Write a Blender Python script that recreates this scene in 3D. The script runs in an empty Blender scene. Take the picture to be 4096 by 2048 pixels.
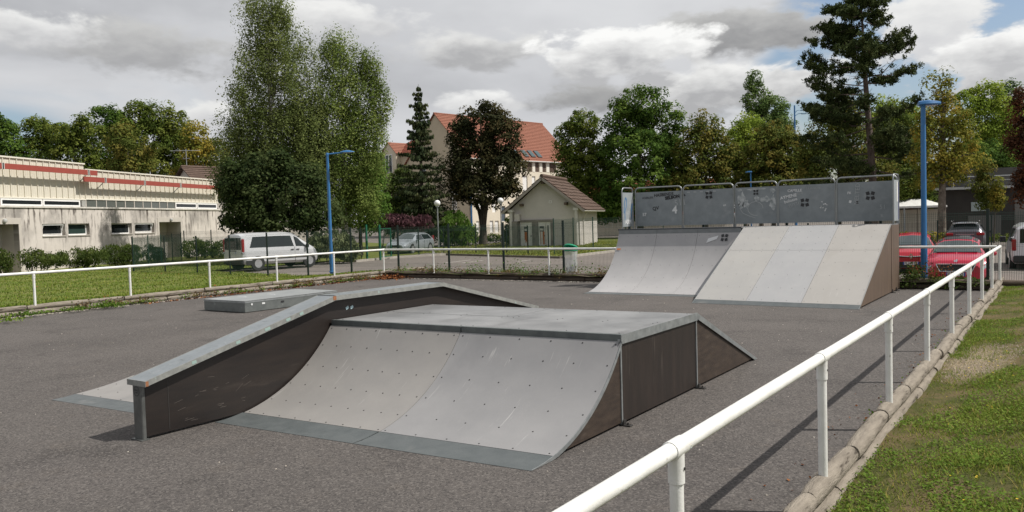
import bpy, math, random
import numpy as np
from mathutils import Vector, Matrix
rnd = random.Random(7)
rng = np.random.default_rng(11)
scene = bpy.context.scene
col = scene.collection

# ------------------------------------------------------------------ camera
F_PX, YAW, PITCH, ROLL, ZC = 3237.85, -0.6026, -0.0439, -0.0291, 2.082
def cam_axes():
    cy, sy, cp, sp = math.cos(YAW), math.sin(YAW), math.cos(PITCH), math.sin(PITCH)
    f = Vector((sy*cp, cy*cp, sp)); r = Vector((cy, -sy, 0)); u = r.cross(f)
    c, s = math.cos(ROLL), math.sin(ROLL)
    return c*r+s*u, c*u-s*r, f
CR, CU, CF = cam_axes()
cam = bpy.data.cameras.new('camera'); camo = bpy.data.objects.new('camera', cam); col.objects.link(camo)
cam.sensor_width = 36; cam.lens = F_PX/4096*36; cam.clip_start = 0.05; cam.clip_end = 3000
m = Matrix.Identity(4)
for i, a in enumerate((CR, CU, -CF)):
    for j in range(3): m[j][i] = a[j]
m[2][3] = ZC
camo.matrix_world = m
scene.camera = camo

# ------------------------------------------------------------------ world, sun, exposure
SUN_AZ = math.atan2(0.74, 0.37); SUN_EL = math.radians(52.4)
world = bpy.data.worlds.new('World'); scene.world = world; world.use_nodes = True
wn, wl = world.node_tree.nodes, world.node_tree.links
wn.clear()
def N(nt, typ, **kw):
    n = nt.nodes.new(typ)
    for k, v in kw.items():
        if k in n.inputs: n.inputs[k].default_value = v
        else: setattr(n, k, v)
    return n
def build_sky():
    nt = world.node_tree
    L = lambda a, b: wl.new(a, b)
    tc = N(nt, 'ShaderNodeTexCoord'); sep = N(nt, 'ShaderNodeSeparateXYZ'); L(tc.outputs['Generated'], sep.inputs[0])
    def math_(op, a, b=None, clamp=False):
        n = N(nt, 'ShaderNodeMath', operation=op, use_clamp=clamp)
        for i, v in enumerate((a, b)):
            if v is None: continue
            if isinstance(v, (int, float)): n.inputs[i].default_value = v
            else: L(v, n.inputs[i])
        return n.outputs[0]
    zz = math_('ADD', math_('MAXIMUM', sep.outputs[2], 0.0), 0.16)
    px = math_('DIVIDE', sep.outputs[0], zz); py = math_('DIVIDE', sep.outputs[1], zz)
    cmb = N(nt, 'ShaderNodeCombineXYZ'); L(px, cmb.inputs[0]); L(py, cmb.inputs[1])
    def noise(scale, detail, rough, off=(0, 0, 0), dist=0.0, vec=None):
        mp = N(nt, 'ShaderNodeMapping'); mp.inputs['Location'].default_value = off
        L(vec or cmb.outputs[0], mp.inputs[0])
        n = N(nt, 'ShaderNodeTexNoise'); n.inputs['Scale'].default_value = scale; n.inputs['Detail'].default_value = detail
        n.inputs['Roughness'].default_value = rough; n.inputs['Distortion'].default_value = dist
        L(mp.outputs[0], n.inputs['Vector']); return n.outputs['Fac']
    def blob(px_, py_, size, squash=1.0):       # a soft patch of sky around one direction
        d = (CF + CR*((px_*1.59-2048)/F_PX) - CU*((py_*1.59-1024)/F_PX)).normalized()
        v = N(nt, 'ShaderNodeVectorMath', operation='SUBTRACT'); L(tc.outputs['Generated'], v.inputs[0]); v.inputs[1].default_value = d
        s = N(nt, 'ShaderNodeVectorMath', operation='MULTIPLY'); L(v.outputs[0], s.inputs[0]); s.inputs[1].default_value = (1/size, 1/size, squash/size)
        ln = N(nt, 'ShaderNodeVectorMath', operation='LENGTH'); L(s.outputs[0], ln.inputs[0])
        return math_('SUBTRACT', 1.0, ln.outputs['Value'], True)
    def mr(v, a, b, c=0.0, d=1.0, smooth=True):
        n = N(nt, 'ShaderNodeMapRange'); n.interpolation_type = 'SMOOTHSTEP' if smooth else 'LINEAR'
        L(v, n.inputs[0]); n.inputs[1].default_value = a; n.inputs[2].default_value = b; n.inputs[3].default_value = c; n.inputs[4].default_value = d
        return n.outputs[0]
    # soft overcast with broken gaps
    sc = N(nt, 'ShaderNodeVectorMath', operation='MULTIPLY'); L(tc.outputs['Generated'], sc.inputs[0]); sc.inputs[1].default_value = (1, 1, 2.3); dv = sc.outputs[0]
    base = noise(2.6, 6, 0.5, (3.1, 1.7, 0.4), 0.35, dv)
    gap = math_('ADD', math_('MULTIPLY', blob(2400, 60, 0.24, 1.0), 0.40), math_('MULTIPLY', blob(2240, 250, 0.18, 1.0), 0.42))
    gap = math_('ADD', gap, math_('MULTIPLY', blob(40, 300, 0.12, 2.2), 0.16))
    cover = mr(math_('SUBTRACT', base, gap), 0.24, 0.42)
    g1 = noise(2.7, 5, 0.5, (7.3, 2.2, 4), 0.4, dv)
    g2 = noise(9.0, 5, 0.55, (1.3, 5.2, 9), 0.2, dv)
    grey = math_('ADD', math_('MULTIPLY', g1, 0.82), math_('MULTIPLY', g2, 0.18))
    dk = math_('ADD', math_('MULTIPLY', blob(1500, 225, 0.17, 2.4), 0.10), math_('MULTIPLY', blob(330, 130, 0.22, 2.4), 0.07))
    grey = math_('SUBTRACT', grey, dk)
    cr = N(nt, 'ShaderNodeValToRGB'); L(grey, cr.inputs[0])
    el = cr.color_ramp.elements
    el[0].position = 0.24; el[0].color = (0.40, 0.405, 0.425, 1)
    el[1].position = 0.66; el[1].color = (0.78, 0.79, 0.81, 1)
    e = el.new(0.38); e.color = (0.53, 0.54, 0.565, 1)
    e = el.new(0.50); e.color = (0.66, 0.67, 0.695, 1)
    colr = cr.outputs[0]; tot = cover
    # cumulus heads: bright crowns, grey flat bases
    nb = noise(13.0, 9, 0.58, (0, 0, 2.0), 0.15, dv)
    nb3 = noise(30.0, 6, 0.55, (4, 0, 2.0), 0.1, dv)
    for (x, y, hw, hh, top_, bot_, hard) in ((1880, 85, 250, 80, .62, .36, .5), (330, 120, 330, 70, .66, .46, .6), (60, 70, 160, 60, 1.0, .64, .5), (860, 60, 200, 60, .96, .66, .5), (1180, 130, 200, 60, .86, .50, .5), (2330, 75, 150, 95, .96, .76, .35), (1820, 225, 280, 85, .98, .50, .4), (1500, 245, 200, 50, .50, .36, .5), (1560, 150, 215, 78, 1.08, .56, .32), (1215, 262, 105, 46, 1.0, .66, .45), (2530, 150, 190, 85, 1.05, .60, .34), (520, 292, 80, 34, .90, .70, .4)):
        d0 = (CF + CR*((x*1.59-2048)/F_PX) - CU*((y*1.59-1024)/F_PX)).normalized(); r0 = Vector((d0.y, -d0.x, 0)).normalized(); u0 = r0.cross(d0)
        v = N(nt, 'ShaderNodeVectorMath', operation='SUBTRACT'); L(tc.outputs['Generated'], v.inputs[0]); v.inputs[1].default_value = d0
        def dotp(ax, sz):
            n = N(nt, 'ShaderNodeVectorMath', operation='DOT_PRODUCT'); L(v.outputs[0], n.inputs[0]); n.inputs[1].default_value = ax*(F_PX/(1.59*sz)); return n.outputs['Value']
        uu, vv = dotp(r0, hw), dotp(u0, hh)
        fr = dotp(d0, 40000.0)                                    # keeps the mirror direction clear
        d2 = math_('SQRT', math_('ADD', math_('MULTIPLY', uu, uu), math_('MULTIPLY', vv, vv)))
        dens = math_('ADD', math_('SUBTRACT', 1.0, d2), math_('MULTIPLY', math_('SUBTRACT', nb, 0.5), 2.3))
        mask = mr(dens, 0.0, hard)
        shd = math_('ADD', math_('ADD', math_('MULTIPLY', vv, 0.72), 0.50), math_('MULTIPLY', math_('SUBTRACT', nb3, 0.5), 1.1))
        shd = math_('SUBTRACT', shd, math_('MULTIPLY', mr(dens, 0.2, 1.2, 0, 1, False), 0.35))
        c_ = N(nt, 'ShaderNodeValToRGB'); L(shd, c_.inputs[0]); el = c_.color_ramp.elements
        el[0].position = 0.05; el[0].color = (bot_*.985, bot_*.99, bot_*1.01, 1); el[1].position = 0.9; el[1].color = (top_, top_, top_*.985, 1)
        mx = N(nt, 'ShaderNodeMix', data_type='RGBA'); L(mask, mx.inputs[0]); L(colr, mx.inputs[6]); L(c_.outputs[0], mx.inputs[7]); colr = mx.outputs[2]; tot = math_('MAXIMUM', tot, mask)
    sky = N(nt, 'ShaderNodeTexSky', sky_type='NISHITA'); sky.sun_disc = False
    sky.sun_elevation = SUN_EL; sky.sun_rotation = SUN_AZ; sky.air_density = 1.0; sky.dust_density = 2.0; sky.ozone_density = 1.0
    b1 = N(nt, 'ShaderNodeBackground'); L(sky.outputs[0], b1.inputs[0]); b1.inputs[1].default_value = 0.12
    b2 = N(nt, 'ShaderNodeBackground'); L(colr, b2.inputs[0]); b2.inputs[1].default_value = 0.90
    ms = N(nt, 'ShaderNodeMixShader'); L(tot, ms.inputs[0]); L(b1.outputs[0], ms.inputs[1]); L(b2.outputs[0], ms.inputs[2])
    out = N(nt, 'ShaderNodeOutputWorld'); L(ms.outputs[0], out.inputs[0])
build_sky()
sun = bpy.data.lights.new('sun', 'SUN'); sun.energy = 5.0; sun.angle = math.radians(0.55); sun.color = (1.0, 0.955, 0.89)
suno = bpy.data.objects.new('sun', sun); col.objects.link(suno)
sdir = Vector((math.sin(SUN_AZ)*math.cos(SUN_EL), math.cos(SUN_AZ)*math.cos(SUN_EL), math.sin(SUN_EL)))
suno.rotation_euler = sdir.to_track_quat('Z', 'Y').to_euler(); suno.location = (20, 10, 40)
vs = scene.view_settings
vs.view_transform = 'Standard'; vs.look = 'None'; vs.exposure = 0.0; vs.gamma = 1.0; vs.use_curve_mapping = False

# ------------------------------------------------------------------ pixel -> place helpers (photo pixels, 4096 wide)
def ray(px, py): return CF + CR*((px-2048)/F_PX) - CU*((py-1024)/F_PX)
def at_depth(px, py, d): return Vector((0, 0, ZC)) + ray(px, py)*d
def at_z(px, py, z):
    d = ray(px, py); return Vector((0, 0, ZC)) + d*((z-ZC)/d.z)
def G(x, y):                       # the gently tilted ground outside the court
    z = -.31-.005*max(-120, min(60, x))+.005*(max(-40, min(120, y))-26)
    return z
def at_ground(px, py):
    z = -.1
    for _ in range(30):
        p = at_z(px, py, z); z = .5*z+.5*G(p.x, p.y)
    return p
def horizon(px): return 941.3-(941.3-822.1)*px/4096

# ------------------------------------------------------------------ materials
MATS = {}
def newmat(name):
    mt = bpy.data.materials.new(name); mt.use_nodes = True; mt.node_tree.nodes.clear(); MATS[name] = mt
    return mt, mt.node_tree
def mat(name, c, rough=.6, metal=0.0, c2=None, nscale=4.0, detail=4.0, lo=.35, hi=.65, bump=0.0, bscale=40.0, spec=.5, stretch=(1, 1, 1), coat=0.0, dirt=None, dscale=2.0, dlo=.55, dhi=.75, rvar=0.0, world=False, speck=None, sscale=60.0):
    if name in MATS: return MATS[name]
    mt, nt = newmat(name); L = nt.links.new
    o = N(nt, 'ShaderNodeOutputMaterial'); p = N(nt, 'ShaderNodeBsdfPrincipled'); L(p.outputs[0], o.inputs[0])
    p.inputs['Roughness'].default_value = rough; p.inputs['Metallic'].default_value = metal
    p.inputs['Specular IOR Level'].default_value = spec; p.inputs['Coat Weight'].default_value = coat; p.inputs['Coat Roughness'].default_value = .08
    tc = N(nt, 'ShaderNodeTexCoord')
    src = tc.outputs['Object']
    if world:
        ge = N(nt, 'ShaderNodeNewGeometry'); src = ge.outputs['Position']
    mp = N(nt, 'ShaderNodeMapping'); mp.inputs['Scale'].default_value = stretch; L(src, mp.inputs[0])
    base = None
    def noise(s, d=detail, vec=mp.outputs[0], r=.6):
        n = N(nt, 'ShaderNodeTexNoise'); n.inputs['Scale'].default_value = s; n.inputs['Detail'].default_value = d; n.inputs['Roughness'].default_value = r
        L(vec, n.inputs['Vector']); return n
    def rng_(v, a, b, c=0.0, d=1.0):
        n = N(nt, 'ShaderNodeMapRange'); L(v, n.inputs[0]); n.inputs[1].default_value = a; n.inputs[2].default_value = b; n.inputs[3].default_value = c; n.inputs[4].default_value = d
        return n.outputs[0]
    def mixc(f, a, b):
        n = N(nt, 'ShaderNodeMix', data_type='RGBA'); L(f, n.inputs[0])
        for i, v in ((6, a), (7, b)):
            if isinstance(v, tuple): n.inputs[i].default_value = v+(1,)
            else: L(v, n.inputs[i])
        return n.outputs[2]
    if c2:
        n = noise(nscale); base = mixc(rng_(n.outputs['Fac'], lo, hi), c, c2)
    if dirt:
        n = noise(dscale, 6); base = mixc(rng_(n.outputs['Fac'], dlo, dhi), base or c, dirt)
    if speck:
        v = N(nt, 'ShaderNodeTexVoronoi'); v.inputs['Scale'].default_value = sscale; L(src, v.inputs['Vector'])
        sp = N(nt, 'ShaderNodeSeparateColor'); L(v.outputs['Color'], sp.inputs[0])
        base = mixc(rng_(sp.outputs[0], .80, 1.0), base or c, speck)
    if base: L(base, p.inputs['Base Color'])
    else: p.inputs['Base Color'].default_value = c+(1,)
    if rvar:
        n = noise(nscale*1.7); L(rng_(n.outputs['Fac'], .3, .7, rough-rvar, rough+rvar), p.inputs['Roughness'])
    if bump:
        n = noise(bscale, 5, mp.outputs[0], .65); b = N(nt, 'ShaderNodeBump'); b.inputs['Strength'].default_value = bump; b.inputs['Distance'].default_value = .02
        L(n.outputs['Fac'], b.inputs['Height']); L(b.outputs[0], p.inputs['Normal'])
    return mt
def leafmat(name, c_dark, c_mid, c_light, trans=.40, rough=.75):
    mt, nt = newmat(name); L = nt.links.new
    o = N(nt, 'ShaderNodeOutputMaterial')
    at = N(nt, 'ShaderNodeAttribute', attribute_name='tint')
    cr = N(nt, 'ShaderNodeValToRGB'); L(at.outputs['Fac'], cr.inputs[0])
    el = cr.color_ramp.elements; el[0].position = .08; el[0].color = c_dark+(1,); el[1].position = .95; el[1].color = c_light+(1,)
    e = el.new(.5); e.color = c_mid+(1,)
    p = N(nt, 'ShaderNodeBsdfPrincipled'); L(cr.outputs[0], p.inputs['Base Color']); p.inputs['Roughness'].default_value = rough; p.inputs['Specular IOR Level'].default_value = .08
    t = N(nt, 'ShaderNodeBsdfTranslucent'); L(cr.outputs[0], t.inputs[0])
    ms = N(nt, 'ShaderNodeMixShader'); ms.inputs[0].default_value = trans; L(p.outputs[0], ms.inputs[1]); L(t.outputs[0], ms.inputs[2])
    L(ms.outputs[0], o.inputs[0]); return mt
def glassmat(name, c=(.02, .025, .03), rough=.05, spec=.6):
    return mat(name, c, rough=rough, spec=spec)

# ------------------------------------------------------------------ mesh building
def V3(*a): return Vector(a)
class MB:
    def __init__(s): s.v = []; s.f = []
    def add(s, vs, fs):
        o = len(s.v); s.v += [tuple(v) for v in vs]; s.f += [tuple(i+o for i in f) for f in fs]; return s
    def box(s, c, size, rz=0.0, ry=0.0, rx=0.0, bev=0.0):
        hx, hy, hz = size[0]/2, size[1]/2, size[2]/2
        M = Matrix.Rotation(rz, 3, 'Z') @ Matrix.Rotation(ry, 3, 'Y') @ Matrix.Rotation(rx, 3, 'X'); c = Vector(c)
        if bev <= 0:
            P = [(-hx, -hy, -hz), (hx, -hy, -hz), (hx, hy, -hz), (-hx, hy, -hz), (-hx, -hy, hz), (hx, -hy, hz), (hx, hy, hz), (-hx, hy, hz)]
            return s.add([c+M@Vector(p) for p in P], [(0, 3, 2, 1), (4, 5, 6, 7), (0, 1, 5, 4), (1, 2, 6, 5), (2, 3, 7, 6), (3, 0, 4, 7)])
        b = min(bev, hx*.9, hy*.9, hz*.9); vs = []
        for z, q in ((-hz, b), (-hz+b, 0), (hz-b, 0), (hz, b)):
            for (x, y) in ((-hx+b, -hy+q), (hx-b, -hy+q), (hx-q, -hy+b), (hx-q, hy-b), (hx-b, hy-q), (-hx+b, hy-q), (-hx+q, hy-b), (-hx+q, -hy+b)):
                vs.append(c+M@Vector((x, y, z)))
        fs = [tuple(reversed(range(8))), tuple(range(24, 32))]
        for k in range(3):
            for i in range(8): fs.append((k*8+i, k*8+(i+1) % 8, k*8+8+(i+1) % 8, k*8+8+i))
        return s.add(vs, fs)
    def hull(s, bottom, top):          # prism between two loops of equal length
        n = len(bottom); fs = [tuple(reversed(range(n))), tuple(range(n, 2*n))]
        for i in range(n): fs.append((i, (i+1) % n, n+(i+1) % n, n+i))
        return s.add(list(bottom)+list(top), fs)
    def prism(s, pts, off):
        off = Vector(off); pts = [Vector(p) for p in pts]; return s.hull(pts, [p+off for p in pts])
    def tube(s, pts, r, n=8, cap=True):
        pts = [Vector(p) for p in pts]; rs = r if isinstance(r, (list, tuple)) else [r]*len(pts)
        o = len(s.v); up = None
        for i, p in enumerate(pts):
            a = pts[max(i-1, 0)]; b = pts[min(i+1, len(pts)-1)]; d = (b-a).normalized()
            if up is None:
                up = Vector((0, 0, 1)) if abs(d.z) < .9 else Vector((1, 0, 0))
            x = d.cross(up); x = x.normalized() if x.length > 1e-6 else Vector((1, 0, 0)); y = x.cross(d); up = y
            for k in range(n):
                t = 2*math.pi*k/n; s.v.append(tuple(p+(x*math.cos(t)+y*math.sin(t))*rs[i]))
        for i in range(len(pts)-1):
            for k in range(n): s.f.append((o+i*n+k, o+i*n+(k+1) % n, o+(i+1)*n+(k+1) % n, o+(i+1)*n+k))
        if cap:
            s.f.append(tuple(o+k for k in reversed(range(n)))); s.f.append(tuple(o+(len(pts)-1)*n+k for k in range(n)))
        return s
    def lathe(s, prof, c=(0, 0, 0), n=16, axis='Z'):
        o = len(s.v); c = Vector(c)
        for (r, h) in prof:
            for k in range(n):
                t = 2*math.pi*k/n; a, b = r*math.cos(t), r*math.sin(t)
                p = {'Z': (a, b, h), 'Y': (a, h, b), 'X': (h, a, b)}[axis]; s.v.append(tuple(c+Vector(p)))
        for i in range(len(prof)-1):
            for k in range(n): s.f.append((o+i*n+k, o+i*n+(k+1) % n, o+(i+1)*n+(k+1) % n, o+(i+1)*n+k))
        s.f.append(tuple(o+k for k in reversed(range(n)))); s.f.append(tuple(o+(len(prof)-1)*n+k for k in range(n)))
        return s
    def grid(s, rows, close=False):    # rows: list of lists of points
        o = len(s.v); n = len(rows[0])
        for r in rows: s.v += [tuple(p) for p in r]
        for i in range(len(rows)-1):
            for k in range(n-1): s.f.append((o+i*n+k, o+i*n+k+1, o+(i+1)*n+k+1, o+(i+1)*n+k))
        return s
    def mesh(s, name, off=(0, 0, 0)):
        me = bpy.data.meshes.new(name); ox, oy, oz = off
        me.from_pydata([(x-ox, y-oy, z-oz) for x, y, z in s.v], [], s.f); me.update(); return me
    def build(s, name, mt, parent=None, smooth=False, local=False, off=None):
        root = parent
        while root is not None and root.parent is not None: root = root.parent
        o_ = off if off else ((0, 0, 0) if (local or root is None) else tuple(root.location))
        me = s.mesh(name, o_); me.materials.append(mt)
        if smooth: shade(me, smooth)
        ob = bpy.data.objects.new(name, me); col.objects.link(ob); ob.parent = parent
        return ob
def shade(me, ang=35):
    me.polygons.foreach_set('use_smooth', [True]*len(me.polygons))
    if ang is not True and ang < 180: me.set_sharp_from_angle(angle=math.radians(ang))
def thing(name, label, cat, loc=(0, 0, 0), rz=0.0, group=None):
    o = bpy.data.objects.new(name, None); col.objects.link(o); o.location = loc; o.rotation_euler = (0, 0, rz); o.empty_display_size = .2
    o['label'] = label; o['category'] = cat
    if group: o['group'] = group
    return o
def tag(o, label, cat, group=None, kind=None):
    if label: o['label'] = label
    if cat: o['category'] = cat
    if group: o['group'] = group
    if kind: o['kind'] = kind
    return o
def struct(o): o['kind'] = 'structure'; return o
def part(name, me, parent, loc=(0, 0, 0), rot=(0, 0, 0), scale=(1, 1, 1)):
    ob = bpy.data.objects.new(name, me); col.objects.link(ob); ob.parent = parent; ob.location = loc; ob.rotation_euler = rot; ob.scale = scale
    return ob
def copy_tree(o, parent=None):
    c = o.copy(); col.objects.link(c); c.parent = parent
    for ch in list(o.children): copy_tree(ch, c)
    return c
def text_mesh(txt, size, mt, bold=0.0):
    cu = bpy.data.curves.new('lettering', 'FONT'); cu.body = txt; cu.size = size; cu.align_x = 'CENTER'; cu.align_y = 'CENTER'; cu.offset = bold; cu.resolution_u = 2
    ob = bpy.data.objects.new('lettering', cu); col.objects.link(ob)
    bpy.context.view_layer.update()
    me = bpy.data.meshes.new_from_object(ob); bpy.data.objects.remove(ob); bpy.data.curves.remove(cu)
    me.materials.clear(); me.materials.append(mt); return me
def quads_mesh(name, P, tint, mt):       # P: (n,4,3) float array of leaf quads
    n = len(P); me = bpy.data.meshes.new(name)
    me.vertices.add(n*4); me.vertices.foreach_set('co', P.astype(np.float32).ravel())
    me.loops.add(n*4); me.loops.foreach_set('vertex_index', np.arange(n*4, dtype=np.int32))
    me.polygons.add(n); me.polygons.foreach_set('loop_start', np.arange(0, n*4, 4, dtype=np.int32)); me.polygons.foreach_set('loop_total', np.full(n, 4, dtype=np.int32))
    a = me.attributes.new('tint', 'FLOAT', 'POINT'); a.data.foreach_set('value', np.repeat(np.clip(tint, 0, 1), 4).astype(np.float32))
    me.materials.append(mt); me.update(calc_edges=True); return me
def unit(a): return a/np.maximum(np.linalg.norm(a, axis=-1, keepdims=True), 1e-9)
def leaf_quads(C, Nrm, size, aspect=.62, up=None):
    n = len(C); r = rng.normal(size=(n, 3)) if up is None else up
    a = unit(np.cross(Nrm, r)) if up is None else unit(r); b = unit(np.cross(Nrm, a))
    s = size[:, None]
    return np.stack([C-a*s*.5, C+b*s*.5*aspect+Nrm*s*.08, C+a*s*.5, C-b*s*.5*aspect+Nrm*s*.08], 1)

# ------------------------------------------------------------------ shared materials
def asphaltmat():
    mt, nt = newmat('court_asphalt'); L = nt.links.new
    o = N(nt, 'ShaderNodeOutputMaterial'); p = N(nt, 'ShaderNodeBsdfPrincipled'); L(p.outputs[0], o.inputs[0]); p.inputs['Roughness'].default_value = .86; p.inputs['Specular IOR Level'].default_value = .3
    ge = N(nt, 'ShaderNodeNewGeometry')
    def noise(s_, d, r=.6):
        n = N(nt, 'ShaderNodeTexNoise'); n.inputs['Scale'].default_value = s_; n.inputs['Detail'].default_value = d; n.inputs['Roughness'].default_value = r; L(ge.outputs['Position'], n.inputs['Vector']); return n.outputs['Fac']
    def mr(v, a, b, c=0., d=1.):
        n = N(nt, 'ShaderNodeMapRange'); L(v, n.inputs[0]); n.inputs[1].default_value = a; n.inputs[2].default_value = b; n.inputs[3].default_value = c; n.inputs[4].default_value = d; return n.outputs[0]
    def mix(f, a, b):
        n = N(nt, 'ShaderNodeMix', data_type='RGBA'); L(f, n.inputs[0])
        for i, v in ((6, a), (7, b)):
            if isinstance(v, tuple): n.inputs[i].default_value = v+(1,)
            else: L(v, n.inputs[i])
        return n.outputs[2]
    b_ = mix(mr(noise(.55, 7), .36, .64), (.106, .095, .088), (.078, .070, .065))
    b_ = mix(mr(noise(2.4, 6), .56, .76, 0, .8), b_, (.112, .096, .083))
    b_ = mix(mr(noise(1.1, 8, .7), .56, .72, 0, .8), b_, (.044, .039, .036))
    v = N(nt, 'ShaderNodeTexVoronoi'); v.inputs['Scale'].default_value = 62; L(ge.outputs['Position'], v.inputs['Vector']); sp = N(nt, 'ShaderNodeSeparateColor'); L(v.outputs['Color'], sp.inputs[0])
    b_ = mix(mr(sp.outputs[0], .55, 1.0, 0, .75), b_, (.178, .162, .148)); b_ = mix(mr(sp.outputs[1], .62, 1.0, 0, .8), b_, (.040, .037, .036))
    L(b_, p.inputs['Base Color'])
    bp = N(nt, 'ShaderNodeBump'); bp.inputs['Strength'].default_value = .9; bp.inputs['Distance'].default_value = .012; L(noise(85, 4, .7), bp.inputs['Height']); L(bp.outputs[0], p.inputs['Normal'])
    return mt
ASPH = asphaltmat()
PARK = mat('parking_asphalt', (.175, .153, .135), rough=.9, c2=(.145, .128, .115), nscale=.5, detail=6, bump=.5, bscale=60, world=True, spec=.2, speck=(.24, .22, .2), sscale=40)
SOIL = mat('lawn_soil', (.105, .135, .030), rough=.95, c2=(.155, .155, .05), nscale=1.1, detail=7, lo=.42, hi=.66, bump=.8, bscale=30, world=True, spec=.1, dirt=(.10, .085, .05), dscale=4.0, dlo=.62, dhi=.8)
DRY = mat('dry_verge', (.12, .10, .065), rough=.95, c2=(.17, .15, .11), nscale=6, bump=.9, bscale=30, world=True, spec=.1, dirt=(.06, .08, .02), dscale=2.0, dlo=.45, dhi=.6)
WHITE = mat('white_paint', (.77, .77, .745), rough=.42, c2=(.66, .655, .62), nscale=5, dirt=(.36, .33, .28), dscale=16, dlo=.64, dhi=.74, spec=.45, bump=.12, bscale=60)
GALV = mat('galvanised_steel', (.36, .38, .38), rough=.42, metal=.55, c2=(.27, .29, .295), nscale=9, dirt=(.20, .22, .21), dscale=3.5, dlo=.55, dhi=.75, rvar=.1)
TOE = mat('steel_toe_plate', (.112, .124, .125), rough=.5, metal=.2, c2=(.09, .102, .104), nscale=5, dirt=(.18, .18, .172), dscale=2.0, dlo=.58, dhi=.8, rvar=.1)
def rampmat(name, c, c2, dirt, scratch=.5):
    mt, nt = newmat(name); L = nt.links.new
    o = N(nt, 'ShaderNodeOutputMaterial'); p = N(nt, 'ShaderNodeBsdfPrincipled'); L(p.outputs[0], o.inputs[0])
    ge = N(nt, 'ShaderNodeNewGeometry')
    def noise(s, d, st=(1, 1, 1), r=.6):
        mp = N(nt, 'ShaderNodeMapping'); mp.inputs['Scale'].default_value = st; L(ge.outputs['Position'], mp.inputs[0])
        n = N(nt, 'ShaderNodeTexNoise'); n.inputs['Scale'].default_value = s; n.inputs['Detail'].default_value = d; n.inputs['Roughness'].default_value = r; L(mp.outputs[0], n.inputs['Vector']); return n.outputs['Fac']
    def mr(v, a, b, c_=0., d_=1.):
        n = N(nt, 'ShaderNodeMapRange'); L(v, n.inputs[0]); n.inputs[1].default_value = a; n.inputs[2].default_value = b; n.inputs[3].default_value = c_; n.inputs[4].default_value = d_; return n.outputs[0]
    def mix(f, a, b):
        n = N(nt, 'ShaderNodeMix', data_type='RGBA'); L(f, n.inputs[0])
        for i, v in ((6, a), (7, b)):
            if isinstance(v, tuple): n.inputs[i].default_value = v+(1,)
            else: L(v, n.inputs[i])
        return n.outputs[2]
    b = mix(mr(noise(1.3, 5), .36, .64), c, c2)
    b = mix(mr(noise(.9, 7, (1.6, .5, 1)), .56, .78, 0, .8), b, dirt)
    b = mix(mr(noise(26, 3, (1, .045, .09)), .66, .74, 0, scratch), b, (.50, .49, .47))        # fine pale wheel scratches
    L(b, p.inputs['Base Color']); L(mr(noise(3, 4), .3, .7, .38, .58), p.inputs['Roughness']); p.inputs['Specular IOR Level'].default_value = .42
    bp = N(nt, 'ShaderNodeBump'); bp.inputs['Strength'].default_value = .12; bp.inputs['Distance'].default_value = .02; L(noise(2.2, 3), bp.inputs['Height']); L(bp.outputs[0], p.inputs['Normal'])
    return mt
RAMP_WARM = rampmat('ramp_panel_warm_grey', (.262, .250, .236), (.228, .219, .209), (.185, .180, .175))
RAMP_COOL = rampmat('ramp_panel_cool_grey', (.256, .252, .252), (.222, .220, .222), (.182, .181, .184))
DECKM = rampmat('deck_worn_steel', (.235, .237, .238), (.150, .152, .154), (.070, .067, .065), .35)
BANKM = [rampmat('bank_panel_a', (.345, .336, .318), (.318, .312, .300), (.295, .28, .257), .2), rampmat('bank_panel_b', (.335, .335, .335), (.312, .313, .317), (.29, .29, .295), .3), rampmat('bank_panel_c', (.345, .33, .308), (.322, .308, .288), (.295, .275, .248), .2)]
PLYB = mat('brown_plywood', (.022, .016, .013), rough=.45, c2=(.013, .010, .009), nscale=2.2, detail=6, stretch=(.5, .5, 3), dirt=(.060, .048, .040), dscale=1.6, dlo=.60, dhi=.85, bump=.1, bscale=60, spec=.4)
PLYR = mat('grained_brown_plywood', (.056, .041, .031), rough=.5, c2=(.034, .025, .020), nscale=3, detail=7, stretch=(1.5, 1.5, 6), dirt=(.09, .07, .056), dscale=2.4, dlo=.60, dhi=.78, bump=.15, bscale=50, spec=.35)
PLYM = mat('dark_streaked_plywood', (.030, .022, .018), rough=.45, c2=(.018, .014, .012), nscale=2.5, detail=7, stretch=(3, 3, .35), dirt=(.075, .062, .053), dscale=2.2, dlo=.60, dhi=.74, spec=.45)
PLYL = mat('light_brown_plywood', (.135, .095, .068), rough=.5, c2=(.10, .072, .053), nscale=2.0, detail=6, stretch=(3, 3, .5), dirt=(.17, .13, .10), dscale=1.4, dlo=.58, dhi=.85, spec=.35)
PANELM = mat('guard_sheet_steel', (.235, .26, .27), rough=.5, metal=.2, c2=(.185, .207, .217), nscale=3.2, detail=7, dirt=(.29, .305, .31), dscale=2.6, dlo=.58, dhi=.80, rvar=.12)
PANELS = mat('guard_sheet_sunlit', (.36, .39, .40), rough=.5, metal=.25, c2=(.29, .32, .335), nscale=4, detail=7, dirt=(.46, .47, .47), dscale=5, dlo=.55, dhi=.7)  # paler copy of the guard sheet; sunlight on the end sheets put into the colour
SCREW = mat('dark_screw', (.05, .047, .045), rough=.5, metal=.5)
BLACKR = mat('black_rubber', (.014, .014, .015), rough=.75, spec=.3)
LOGM = mat('weathered_log', (.285, .25, .205), rough=.92, c2=(.19, .165, .135), nscale=5, detail=8, lo=.38, hi=.62, stretch=(.5, 3, 3), bump=1.0, bscale=16, dirt=(.06, .05, .04), dscale=4.2, dlo=.585, dhi=.66, spec=.15)
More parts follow.
